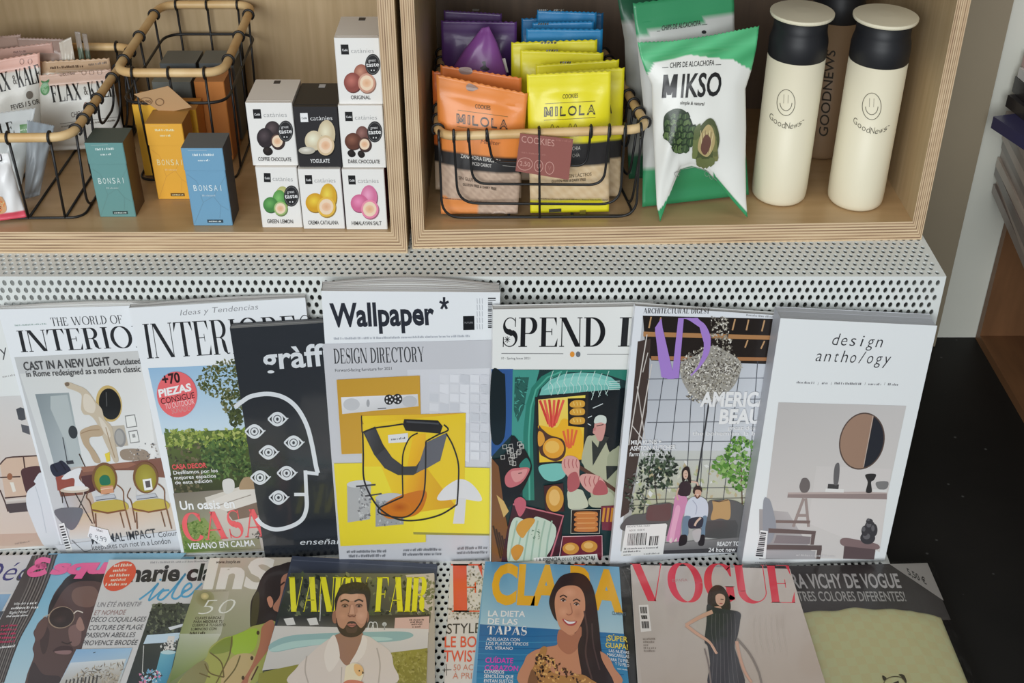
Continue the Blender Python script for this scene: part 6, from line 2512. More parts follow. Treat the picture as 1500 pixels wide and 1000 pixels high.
    A.smalltext(*T.p(84, 880), *T.p(160, 876), 2, (120, 120, 120), 7)
    A.smalltext(*T.p(282, 868), *T.p(436, 862), 2, (120, 120, 120), 8)


standing('white framed magazine with a couple under a chandelier in a glasshouse', (931, 448), (1178, 464.5), (1131, 810), (893.5, 827), -.0435, -.0140, .0085, art_glasshouse, (226, 229, 234), seed=9)


# 8 ---- thick white book-like journal
def art_console(A):
    Q = zoom(1070, 430, .42)
    g = (52, 52, 56)
    def spaced(w, p0, p1, h, fr):
        n = len(w)
        for i, ch in enumerate(w):
            t = (i + .5) / n
            x, y = p0[0] + (p1[0] - p0[0]) * t, p0[1] + (p1[1] - p0[1]) * t
            hw = (p1[0] - p0[0]) / n * fr.get(ch, .34)
            A.text(ch, (x - hw, y), (x + hw, y + .3), h, g, -.012, .16)
    spaced('design', Q.p(346, 178), Q.p(530, 187), 17.5, {'i': .10, 's': .30})
    spaced('antho/ogy', Q.p(290, 234), Q.p(556, 246), 17.5, {'t': .22, '/': .26})
    for a, b2, sd in (((230, 312), (292, 314), 1), ((318, 315), (338, 315), 2), ((362, 315), (456, 318), 3), ((480, 318), (524, 319), 4), ((548, 319), (584, 320), 5)):
        A.smalltext(*Q.p(*a), *Q.p(*b2), 3.2, (130, 130, 134), sd)
    for x in (304, 350, 468, 536):
        A.line(Q((x, 318), (x + 3, 308)), .5, (150, 150, 150))
    A.grad(Q((167, 378), (613, 390), (500, 925), (100, 918)), (190, 186, 184), (202, 198, 196), (216, 210, 206), (210, 204, 202), 8, 8)
    A.grad(Q((300, 600), (560, 610), (520, 900), (270, 800)), (206, 201, 199), (212, 206, 204), (220, 214, 211), (214, 208, 206))
    A.grad(Q((100, 750), (200, 760), (300, 925), (100, 925)), (168, 162, 162), (186, 180, 180), (176, 170, 170), (150, 146, 148))
    # round two-tone mirror
    pts = []
    c0 = Q.p(458, 513)
    for i in range(48):
        a = 2 * PI * i / 48
        x, y = 74 * math.cos(a), 96 * math.sin(a)
        r = math.radians(14)
        pts.append((c0[0] + (x * math.cos(r) - y * math.sin(r)) * .42, c0[1] + (x * math.sin(r) + y * math.cos(r)) * .42))
    A.poly([(c0[0] + (p[0] - c0[0]) * 1.06, c0[1] + (p[1] - c0[1]) * 1.05) for p in pts], (92, 76, 70))
    A.poly(pts, (158, 128, 110))
    L0, L1 = Q.p(497, 424), Q.p(464, 602)
    side = lambda p: (L1[0] - L0[0]) * (p[1] - L0[1]) - (L1[1] - L0[1]) * (p[0] - L0[0])
    A.poly([p for p in pts[38:] + pts[:38] if side(p) < 0], (44, 46, 54))
    A.line([L0, L1], .9, (196, 180, 170))
    # console table
    A.poly(Q((200, 694), (545, 692), (545, 716), (198, 710)), (150, 134, 132))
    A.poly(Q((200, 692), (545, 688), (545, 696), (200, 698)), (186, 170, 166))
    for l in (((255, 712), (218, 812)), ((262, 712), (272, 812)), ((228, 772), (270, 772))):
        A.line(Q(*l), 4.2, (160, 144, 140))
    A.blob(Q((240, 672), (246, 650), (252, 642), (266, 642), (276, 656), (276, 676), (266, 691), (248, 691)), (112, 104, 104))
    A.poly(Q((332, 678), (395, 680), (395, 692), (330, 690)), (226, 224, 222))
    A.poly(Q((340, 662), (378, 664), (376, 680), (338, 678)), (70, 68, 70))
    A.blob(Q((360, 662), (360, 620), (366, 594), (378, 590), (380, 620), (374, 662)), (104, 102, 104))
    A.blob(Q((470, 630), (506, 628), (500, 648), (490, 656), (492, 690), (472, 690), (478, 656)), (52, 50, 52))
    A.blob(Q((508, 656), (548, 654), (546, 676), (528, 682), (512, 676)), (128, 126, 126))
    A.poly(Q((496, 680), (545, 682), (545, 692), (494, 690)), (222, 220, 218))
    # armchair
    A.blob(Q((115, 718), (130, 712), (142, 730), (158, 800), (155, 830), (140, 866), (118, 868), (112, 800)), (150, 152, 160))
    A.poly(Q((158, 788), (278, 790), (276, 800), (158, 798)), (130, 112, 108))
    A.poly(Q((132, 816), (298, 826), (296, 838), (132, 832)), (110, 94, 92))
    A.poly(Q((120, 874), (318, 876), (318, 892), (118, 890)), (104, 90, 88))
    A.poly(Q((282, 838), (296, 838), (290, 874), (278, 874)), (112, 96, 94))
    A.poly(Q((160, 840), (280, 846), (276, 872), (150, 868)), (140, 130, 132))
    A.poly(Q((302, 890), (318, 890), (312, 924), (298, 924)), (104, 90, 88))
    A.poly(Q((110, 892), (296, 896), (292, 924), (104, 920)), (176, 172, 174))
    # round table with a knotted figure
    A.blob(Q((382, 858), (400, 850), (450, 858), (512, 872), (512, 890), (440, 884), (390, 876)), (134, 112, 112))
    A.poly(Q((396, 878), (505, 890), (500, 925), (392, 922)), (98, 82, 84))
    for x, y, rx, ry in ((478, 850, 26, 22), (486, 810, 18, 20), (468, 825, 12, 18), (500, 822, 12, 22), (484, 792, 12, 9)):
        A.ell(*Q.p(x, y), rx * .42, ry * .42, (66, 64, 68))
        A.ell(*Q.p(x - 4, y - 6), rx * .2, ry * .2, (104, 102, 106))
    # barcode and foot line
    A.poly(Q((104, 822), (130, 826), (122, 922), (82, 918)), (236, 236, 238))
    for i in range(13):
        t_ = i / 13
        A.line(Q((104 - 18 * t_, 832 + 84 * t_), (124 - 12 * t_, 834 + 84 * t_)), 1.3 if i % 3 else 2.4, (60, 60, 64))
    A.smalltext(*Q.p(228, 912), *Q.p(365, 916), 3, (206, 202, 202), 9)
    A.smalltext(*Q.p(84, 937), *Q.p(212, 939), 1.8, (176, 176, 180), 10)


r8 = standing('thick white paperback journal with a round two-tone mirror on its cover', (1143.5, 466), (1373, 477), (1292.6, 835), (1085, 835), -.0505, -.0365, .0275, art_console, (230, 233, 240), (176, 178, 184), (214, 216, 220), 'paper', 10, n=3, tint=[(172, 174, 178), (166, 168, 172), (178, 180, 184)], name='book', cat='book')
# ================================================================== lying row
def art_deco(A):
    A.grad([(-200, 818), (60, 812), (40, 866), (-200, 872)], (196, 196, 198), (196, 196, 198), (190, 190, 192), (190, 190, 192))
    A.text('Déco', (-34, 852), (64, 848), 30, (44, 46, 110), -.01, .2)
    A.text('c', (21, 850.5), (31, 850), 24, (60, 62, 72), .0, .2)
    A.grad([(-200, 874), (16, 870), (-60, 1010), (-200, 1010)], (110, 146, 178), (130, 166, 196), (70, 90, 110), (60, 80, 100))
    A.poly([(-100, 900), (6, 895), (-30, 960), (-100, 960)], (64, 72, 84))


lying('pale decorating magazine at the left edge, only its blue letters showing', (-190, 820), (62, 813), .006, .006, .005, art_deco, (196, 196, 196), seed=20)


def art_sunglasses(A):
    T = zoom(0, 790, .21)
    A.grad(T((340, 98), (1300, 95), (1100, 300), (250, 420)), (110, 160, 186), (130, 176, 198), (150, 192, 208), (120, 170, 194))
    A.grad(T((250, 420), (1100, 300), (900, 1020), (0, 1020)), (120, 172, 196), (150, 190, 206), (176, 196, 206), (170, 194, 204))
    A.poly(T((225, 112), (405, 102), (330, 260), (240, 480), (160, 640), (60, 900), (0, 1020), (-300, 1020), (0, 560)), (66, 60, 60))
    for i in range(14):
        A.curve(T((250 + i * 11, 110), (200 + i * 10, 300), (100 + i * 10, 520), (20 + i * 8, 720), (-80 + i * 8, 1000)), 1.8, [(96, 90, 88), (52, 46, 48), (120, 114, 110), (44, 40, 42)][i % 4])
    # head in profile three-quarter view
    A.blob(T((480, 260), (560, 225), (700, 215), (800, 240), (720, 420), (640, 700), (560, 900), (420, 1050), (190, 1060), (185, 960), (235, 820), (228, 760), (245, 700), (236, 640), (300, 560), (330, 540), (345, 460), (390, 360)), (82, 62, 60))
    A.blob(T((470, 262), (560, 228), (760, 225), (745, 300), (640, 290), (520, 300), (440, 360), (370, 480), (335, 530), (350, 440), (410, 340)), (40, 34, 36))
    A.blob(T((530, 340), (650, 330), (690, 400), (640, 470), (540, 460), (500, 400)), (112, 86, 78))
    A.blob(T((300, 600), (345, 640), (330, 760), (300, 800), (280, 720)), (62, 46, 46))
    A.blob(T((244, 660), (262, 590), (320, 540), (330, 600), (300, 680), (255, 710)), (92, 68, 64))
    A.blob(T((480, 620), (560, 600), (560, 720), (500, 740)), (120, 92, 88))
    A.blob(T((560, 540), (590, 620), (560, 640), (530, 600)), (150, 116, 106))
    A.blob(T((370, 780), (420, 745), (500, 750), (500, 790), (430, 800)), (60, 40, 42))
    A.blob(T((380, 782), (450, 775), (500, 778), (480, 802), (410, 800)), (134, 104, 104))
    A.curve(T((430, 715), (470, 728), (500, 715)), 1.8, (48, 34, 34))
    A.blob(T((230, 860), (300, 940), (420, 960), (380, 1050), (200, 1050)), (58, 46, 48))
    # round dark glasses
    A.ell(*T.p(428, 545), 19.5, 16, (150, 130, 112), -14)
    A.ell(*T.p(430, 544), 18.2, 14.8, (44, 34, 34), -14)
    A.ell(*T.p(420, 560), 10, 6, (66, 50, 48), -14, col2=(46, 36, 36))
    A.curve(T((514, 520), (540, 500), (580, 512)), 1.6, (206, 196, 186))
    A.line(T((345, 525), (300, 545)), 1.2, (180, 166, 150))
    # words
    pk = (226, 96, 146)
    A.curve(T((352, 152), (300, 142), (262, 160), (268, 184), (318, 186), (250, 196), (208, 226), (222, 246), (280, 240), (322, 220)), 7.4, pk, seg=10)
    A.text('squ', T.p(345, 240), T.p(735, 232), 21.5, pk, .085, .28)
    wt = (222, 220, 220)
    for i, (s, x0, x1, y) in enumerate((('Why Are', 92, 178, 462), ('Right Now?', 62, 190, 522))):
        A.text(s, T.p(x0, y), T.p(x1, y - 8), 4.2, wt, .01, .1)
    A.smalltext(*T.p(188, 456), *T.p(258, 450), 4, wt, 41)
    A.smalltext(*T.p(76, 490), *T.p(268, 482), 4, wt, 42)
    A.smalltext(*T.p(44, 545), *T.p(192, 536), 3, wt, 43)
    A.smalltext(*T.p(-20, 765), *T.p(100, 752), 4, wt, 44)
    for i, y in enumerate((612, 640, 668, 696, 724)):
        A.smalltext(*T.p(8 - i * 4, y), *T.p(118 - i * 4, y - 5), 3.6, (186, 50, 92), 10 + i)


lying('magazine with pink lettering and a man in round dark glasses', (47, 813.5), (285, 815), .0145, .006, .005, art_sunglasses, (96, 140, 168), seed=21)


def art_ideas(A):
    M5 = zoom(140, 800, .2)
    F = zoom(0, 800, .28)
    A.smalltext(220, 825, 304, 823, 2.8, (150, 150, 152), 3)
    A.text('marie claire', (178, 851.5), (352, 848.5), 24, (32, 34, 38), .05, .0)
    bl = (74, 152, 190)
    A.curve(M5((320, 390), (400, 330), (460, 270), (420, 330), (390, 395), (430, 370), (500, 310)), 2.6, bl)
    A.curve(M5((540, 320), (490, 330), (455, 380), (490, 388), (560, 320), (660, 200), (590, 300), (560, 370), (600, 380), (660, 320)), 2.8, bl)
    A.curve(M5((640, 340), (700, 300), (690, 270), (650, 300), (630, 360), (680, 365), (740, 310), (780, 270)), 2.8, bl)
    A.curve(M5((470, 250), (480, 240)), 3, bl)
    A.ell(*F.p(626, 156), 27, 18, (208, 82, 56), -38, 36)
    for i, (s, x0, x1, y) in enumerate((('SERENADES', 595, 690, 108), ('DÉCO DE', 590, 662, 134), ("L'ATELIER", 572, 684, 160), ('REVIVRE', 578, 655, 184), ('VOS FACADES', 550, 664, 208))):
        A.smalltext(*F.p(x0, y), *F.p(x1, y - 4), 4.4, (240, 206, 190), len(s))
    dk = (62, 62, 68)
    for s, x0, x1, y, c in (('UN ÉTÉ INVENTIF', 506, 734, 318, (120, 118, 122)), ('ET NOMADE', 490, 652, 360, (150, 120, 118)), ('DÉCO COQUILLAGES', 474, 758, 396, dk), ('COUTURE DE PLAGE', 460, 742, 438, dk), ('PASSION ABEILLES', 444, 702, 478, dk), ('PROVENCE BRODÉE', 428, 714, 518, dk)):
        A.text(s, F.p(x0, y), F.p(x1, y - 3), 7.2, c, -.004, .12)
    # right photograph: arbour, table, turquoise tub
    A.grad(F((800, 302), (1200, 298), (1000, 720), (660, 720)), (58, 64, 54), (66, 72, 58), (52, 60, 60), (44, 50, 52))
    A.scatter(170, quad_in(*F((800, 302), (1010, 300), (960, 450), (760, 460))), (1.6, 4.6), [(74, 82, 62), (46, 52, 44), (104, 110, 88), (34, 38, 34)], 4)
    A.poly(F((880, 425), (960, 405), (980, 412), (890, 440)), (206, 210, 214))
    A.poly(F((770, 465), (950, 452), (925, 500), (750, 512)), (186, 206, 220))
    A.poly(F((880, 470), (915, 470), (905, 540), (862, 545)), (210, 206, 200))
    A.scatter(40, quad_in(*F((850, 500), (930, 490), (905, 560), (830, 560))), (1, 3), [(60, 62, 62), (206, 206, 202), (120, 124, 122)], 5)
    A.grad(F((842, 552), (920, 548), (880, 720), (800, 720)), (110, 170, 186), (96, 160, 182), (60, 130, 160), (70, 144, 170))
    A.ell(*F.p(880, 556), 11, 3, (180, 206, 210))
    A.scatter(70, quad_in(*F((740, 650), (850, 650), (840, 720), (720, 720))), (1.4, 3.6), [(206, 216, 224), (110, 160, 190), (206, 130, 160), (60, 70, 76), (150, 190, 206)], 6)
    A.line(F((752, 520), (745, 660)), 1.2, (190, 190, 186))
    # left photograph: dunes and fence
    A.grad(F((400, 540), (692, 534), (620, 730), (300, 740)), (130, 170, 206), (150, 186, 214), (190, 186, 176), (196, 200, 206))
    A.grad(F((370, 610), (660, 590), (610, 730), (300, 740)), (196, 206, 214), (206, 208, 206), (150, 140, 126), (170, 164, 156))
    A.scatter(170, quad_in(*F((440, 640), (660, 600), (610, 720), (340, 730))), (1.4, 5), [(124, 112, 96), (160, 148, 126), (90, 82, 72), (186, 176, 158)], 7, .18)
    for i in range(9):
        A.line(F((350 + i * 20, 700 - i * 3), (342 + i * 20, 730)), 2.2, (70, 66, 64))
    A.line(F((488, 560), (500, 556)), .8, (60, 70, 80))


lying('white magazine with a red oval badge and blue handwriting', (160, 819.5), (395, 818), .0165, .006, .005, art_ideas, (198, 197, 196), seed=22)


def art_green(A):
    T = zoom(240, 800, .2)
    A.grad([(314, 817), (548, 815), (520, 1010), (240, 1010)], (182, 170, 152), (190, 182, 168), (150, 150, 120), (110, 120, 76), 8, 8)
    A.grad(T((225, 320), (480, 330), (420, 640), (110, 660)), (150, 146, 110), (176, 168, 148), (178, 178, 160), (130, 140, 84))
    A.ell(*T.p(300, 380), 14, 12, (120, 116, 66), 0, 24, (150, 146, 108))
    A.ell(*T.p(300, 365), 6, 5, (214, 196, 140), 0, 20, (170, 160, 110))
    A.grad(T((120, 640), (420, 640), (330, 800), (40, 1000)), (170, 176, 150), (190, 190, 176), (150, 160, 100), (100, 118, 60))
    A.text('InS', T.p(285, 303), T.p(775, 300), 42, (220, 214, 204), .06)
    A.text('www.instyle.es', T.p(380, 126), T.p(558, 122), 4.6, (70, 60, 50), .03)
    A.text('50', T.p(246, 500), T.p(484, 492), 22, (222, 218, 206), -.03, .35)
    A.smalltext(*T.p(292, 335), *T.p(470, 330), 2, (150, 140, 120), 3)
    for s, x0, x1, y in (('CLAVES BÁSICAS', 228, 418, 535), ('PARA MEJORAR TU', 216, 432, 562), ('CUERPO A TU GUSTO', 206, 450, 588), ('LUMINOSO CON', 198, 384, 616), ):
        A.text(s, T.p(x0, y), T.p(x1, y - 3), 3.8, (70, 66, 44), .02)
    A.smalltext(*T.p(188, 644), *T.p(304, 641), 3.6, (70, 66, 44), 12)
    # woman with dark hair in a green top, seen from the side
    A.blob(T((640, 400), (680, 320), (710, 240), (760, 175), (840, 140), (960, 150), (960, 560), (800, 560), (700, 585), (640, 600), (632, 520)), (44, 34, 32))
    A.blob(T((650, 400), (690, 330), (700, 420), (680, 560), (640, 590)), (70, 64, 40))
    A.blob(T((860, 240), (900, 200), (960, 200), (960, 500), (830, 480), (800, 440), (850, 360)), (170, 116, 92))
    A.blob(T((755, 385), (780, 366), (800, 400), (795, 440), (775, 445)), (190, 130, 104))
    A.line(T((850, 290), (885, 262)), 2.4, (56, 38, 34))
    A.blob(T((640, 590), (720, 570), (800, 545), (830, 600), (800, 800), (600, 1050), (120, 1060), (150, 940), (300, 830), (340, 740), (440, 670), (540, 650)), (156, 158, 84))
    A.blob(T((430, 690), (520, 650), (660, 600), (690, 640), (660, 760), (560, 800), (500, 780)), (150, 176, 60))
    A.blob(T((330, 770), (420, 690), (500, 670), (490, 760), (380, 790)), (124, 136, 58))
    A.blob(T((520, 800), (640, 790), (680, 860), (600, 1040), (430, 1050), (440, 900)), (182, 160, 112))
    A.blob(T((150, 940), (280, 840), (330, 900), (260, 1060), (100, 1060)), (132, 128, 84))
    for l in (((500, 660), (480, 800), (420, 930), (380, 1010)), ((340, 780), (420, 850), (440, 960)), ((560, 800), (520, 900), (440, 1000)), ((300, 860), (340, 930), (440, 960)), ((260, 930), (340, 960))):
        A.curve(T(*l), 2.0, (104, 92, 50))
    A.blob(T((720, 590), (800, 545), (800, 700), (640, 930), (600, 1050), (540, 1050), (640, 880), (700, 720)), (166, 108, 82))
    for x, y in ((690, 635), (645, 820), (580, 965)):
        A.ell(*T.p(x, y), 2.2, 3, (72, 56, 34))
    A.curve(T((640, 980), (690, 880)), 2, (80, 52, 40))


lying('green toned magazine with a dark haired woman in a lime top', (314, 817), (548, 815.5), .0175, .0065, .005, art_green, (176, 168, 148), seed=23, turn=-2.5)


def art_navy(A):
    A.grad([(428, 814), (640, 826), (640, 850), (424, 850)], (60, 66, 82), (66, 72, 88), (52, 58, 72), (50, 54, 68))
    A.line([(428, 820), (640, 832)], 1.0, (84, 90, 106))


lying('dark navy magazine whose top edge shows under the poolside one', (428, 815), (641, 828), .0185, .0068, .005, art_navy, (58, 64, 80), (40, 44, 56), seed=24)


def art_pool(A):
    T = zoom(370, 800, 350 / 1500)
    A.grad([(426, 839), (636, 840), (630, 912), (404, 908)], (66, 70, 56), (120, 116, 100), (70, 74, 60), (40, 44, 40), 6, 6)
    A.scatter(170, quad_in((430, 840), (634, 841), (628, 905), (410, 905)), (2, 6), [(46, 52, 40), (74, 84, 54), (96, 104, 70), (34, 38, 34), (116, 118, 88)], 3)
    A.poly(T((960, 180), (1140, 168), (1130, 420), (1060, 380), (1000, 260)), (190, 178, 166))
    A.scatter(60, quad_in(*T((1000, 200), (1140, 180), (1120, 440), (1020, 420))), (2, 5), [(96, 104, 70), (150, 144, 124), (120, 120, 90)], 4)
    A.grad(T((170, 440), (1110, 430), (1105, 560), (140, 540)), (46, 46, 44), (52, 52, 48), (120, 116, 110), (110, 108, 100))
    for x in (195, 340):
        A.poly(T((x, 455), (x + 60, 448), (x + 75, 492), (x + 20, 496)), (206, 204, 200))
    A.line(T((430, 300), (422, 470)), 1.2, (190, 190, 186))
    A.poly(T((895, 450), (1110, 440), (1106, 540), (888, 535)), (206, 172, 160))
    for i, y in enumerate((468, 482, 496, 512)):
        A.smalltext(*T.p(985 + i * 6, y), *T.p(1080 - i * 8, y - 2), 2.6, (90, 70, 66), 5 + i)
    # deck and pool
    A.grad(T((140, 500), (1105, 520), (1098, 660), (60, 780)), (200, 196, 190), (206, 200, 194), (196, 190, 184), (190, 186, 180))
    A.blob(T((100, 640), (130, 600), (250, 560), (500, 545), (900, 535), (1000, 548), (990, 575), (860, 600), (500, 612), (300, 636), (140, 665)), (140, 172, 170))
    A.blob(T((110, 648), (240, 600), (500, 580), (800, 570), (860, 590), (500, 612), (300, 632), (150, 660)), (168, 196, 190))
    A.curve(T((720, 530), (735, 480), (755, 485), (760, 530)), 1.2, (206, 206, 202))
    A.curve(T((745, 530), (760, 480), (780, 485), (784, 530)), 1.2, (206, 206, 202))
    A.ell(*T.p(828, 490), 3.4, 3, (180, 182, 180))
    A.line(T((828, 490), (828, 525)), 1.6, (150, 152, 150))
    # lawn
    A.grad(T((60, 790), (300, 740), (1098, 640), (1090, 870)), (134, 132, 60), (140, 138, 64), (144, 136, 62), (128, 120, 50))
    A.poly(T((40, 800), (280, 745), (280, 880), (30, 880)), (136, 132, 62))
    A.scatter(200, quad_in(*T((860, 680), (1096, 650), (1092, 870), (860, 870))), (1, 3), [(150, 142, 70), (124, 116, 50), (160, 150, 84)], 6)
    # lettering
    ye = (226, 212, 44)
    A.serif('VANITY FAIR', T.p(212, 412), T.p(1092, 414), 51, ye, .26, .03, .03, .04, .92)
    # man in a pale shirt holding a chick
    sh = (206, 194, 184)
    A.blob(T((255, 870), (280, 760), (360, 680), (440, 610), (520, 570), (700, 560), (780, 600), (860, 660), (882, 740), (870, 870)), sh)
    A.blob(T((520, 560), (600, 540), (690, 545), (680, 620), (640, 700), (590, 750), (540, 690), (520, 620)), (150, 112, 92))
    A.blob(T((505, 560), (525, 580), (545, 660), (540, 720), (480, 790), (450, 700), (470, 610)), (216, 206, 196))
    A.blob(T((690, 560), (720, 590), (700, 680), (640, 740), (610, 740), (650, 670), (680, 600)), (216, 206, 196))
    A.curve(T((340, 690), (330, 780), (350, 860)), 2, (176, 164, 154))
    A.curve(T((780, 640), (800, 740), (790, 860)), 2, (176, 164, 154))
    A.curve(T((560, 760), (555, 860)), 1.2, (170, 158, 148))
    # head
    A.ell(*T.p(517, 446), 4.2, 9.6, (150, 104, 84))
    A.ell(*T.p(713, 444), 4.2, 9.6, (150, 104, 84))
    A.blob(T((526, 350), (545, 300), (620, 275), (690, 290), (716, 350), (720, 430), (704, 500), (664, 550), (614, 566), (562, 548), (532, 496), (522, 420)), (178, 130, 106))
    A.blob(T((640, 300), (700, 320), (716, 380), (716, 450), (690, 490), (650, 460), (660, 400), (640, 350)), (190, 142, 118))
    A.blob(T((560, 310), (610, 292), (660, 300), (650, 340), (600, 345), (560, 340)), (198, 152, 128))
    A.ell(*T.p(566, 440), 8, 7, (188, 138, 114), 0, 20, (178, 130, 106))
    A.ell(*T.p(680, 440), 8, 7, (202, 156, 132), 0, 20, (190, 142, 118))
    bd = (58, 44, 40)
    A.blob(T((525, 450), (540, 500), (568, 520), (586, 500), (600, 478), (622, 472), (644, 478), (662, 500), (682, 515), (706, 490), (720, 450), (712, 510), (672, 558), (616, 574), (560, 556), (530, 505)), bd)
    A.blob(T((586, 505), (620, 520), (656, 505), (650, 540), (620, 548), (592, 540)), (78, 58, 52))
    A.blob(T((592, 496), (612, 486), (622, 489), (634, 486), (652, 495), (624, 510)), (166, 104, 94))
    A.line(T((592, 497), (622, 499), (652, 496)), .8, (96, 54, 50))
    hr = (40, 33, 33)
    A.blob(T((520, 410), (516, 340), (536, 285), (556, 250), (600, 235), (650, 226), (706, 240), (738, 285), (734, 360), (722, 410), (714, 350), (704, 308), (660, 300), (620, 304), (575, 300), (545, 318), (530, 360)), hr)
    A.scatter(46, quad_in(*T((550, 240), (720, 236), (728, 290), (545, 296))), (1.4, 3.4), [(46, 38, 37), (32, 27, 27), (52, 42, 40)], 8, .4)
    for x in (580, 668):
        A.curve(T((x - 28, 350), (x, 338), (x + 26, 350)), 2.2, (50, 38, 35))
        A.ell(*T.p(x, 376), 5.4, 3.0, (150, 104, 86))
        A.ell(*T.p(x, 379), 4.0, 1.3, (150, 122, 110))
        A.ell(*T.p(x, 379), 2.0, 1.5, (38, 28, 28))
        A.curve(T((x - 20, 374), (x, 366), (x + 20, 375)), 1.1, (48, 34, 32))
    A.poly(T((618, 372), (632, 372), (640, 430), (606, 430)), (196, 148, 124))
    A.curve(T((612, 372), (610, 410), (600, 430)), 1.0, (146, 100, 82))
    A.curve(T((598, 436), (610, 444), (624, 440), (638, 444), (648, 434)), 1.5, (124, 80, 66))
    # chick and hand
    A.blob(T((580, 800), (590, 756), (630, 738), (670, 745), (695, 780), (690, 830), (650, 880), (580, 880)), (226, 206, 176))
    A.blob(T((640, 745), (680, 752), (696, 790), (670, 820), (640, 790)), (222, 176, 120))
    A.ell(*T.p(670, 785), 1.1, 1.2, (30, 26, 24))
    A.poly(T((690, 785), (700, 800), (686, 806)), (60, 44, 36))
    A.blob(T((575, 855), (620, 842), (690, 855), (690, 890), (570, 890)), (196, 120, 96))


lying('magazine of a bearded man in a pale shirt by a pool, yellow lettering', (426, 839.5), (636.5, 840.5), .0245, .0126, .005, art_pool, (170, 160, 146), (200, 196, 190), seed=25)


def art_style(A):
    T = zoom(620, 800, 340 / 1500)
    A.scatter(150, quad_in(*T((290, 110), (400, 105), (390, 440), (160, 440))), (1, 3.4), [(176, 166, 146), (150, 140, 118), (206, 198, 186), (120, 116, 100)], 3)
    A.scatter(90, quad_in(*T((170, 400), (380, 380), (370, 470), (160, 470))), (1, 3), [(150, 140, 118), (120, 112, 96), (196, 186, 170)], 4)
    A.serif('ELLE', T.p(185, 424), T.p(1080, 424), 70, (214, 84, 48), .30, .03, .04, .05, .92)
    A.text('STYLE', T.p(152, 566), T.p(368, 560), 14.6, (44, 40, 40), .0)
    A.text('LE BONNET', T.p(138, 652), T.p(560, 650), 15.5, (214, 84, 58), .012)
    A.text('TWIST', T.p(132, 745), T.p(362, 745), 16, (214, 84, 58), .012)
    A.line(T((148, 760), (150, 836)), 1.0, (90, 86, 82))
    A.line(T((122, 800), (182, 798)), 1.0, (90, 86, 82))
    A.text('50 ACCESSOIRES', T.p(195, 802), T.p(560, 800), 8.6, (196, 120, 96), -.008)
    A.text('À PRIX MINI', T.p(190, 856), T.p(480, 856), 8.6, (196, 120, 96), -.008)


lying('cream magazine with a tall red serif letter, half under the blue one', (660.5, 821.5), (799, 821), .0062, .0062, .005, art_style, (206, 198, 190), seed=26)


def art_black(A):
    A.curve([(925, 840), (930, 880), (936, 940), (944, 1000)], 1.4, (96, 94, 92))
    A.curve([(912, 834), (922, 860), (928, 900)], 1.0, (76, 74, 72))
    A.curve([(918, 832), (934, 838)], 1.4, (110, 108, 106))


lying('black glossy magazine between the blue and the beige one', (803, 826), (1010, 826), .0062, .0062, .005, art_black, (46, 44, 42), (36, 34, 32), material='wrap', seed=27)


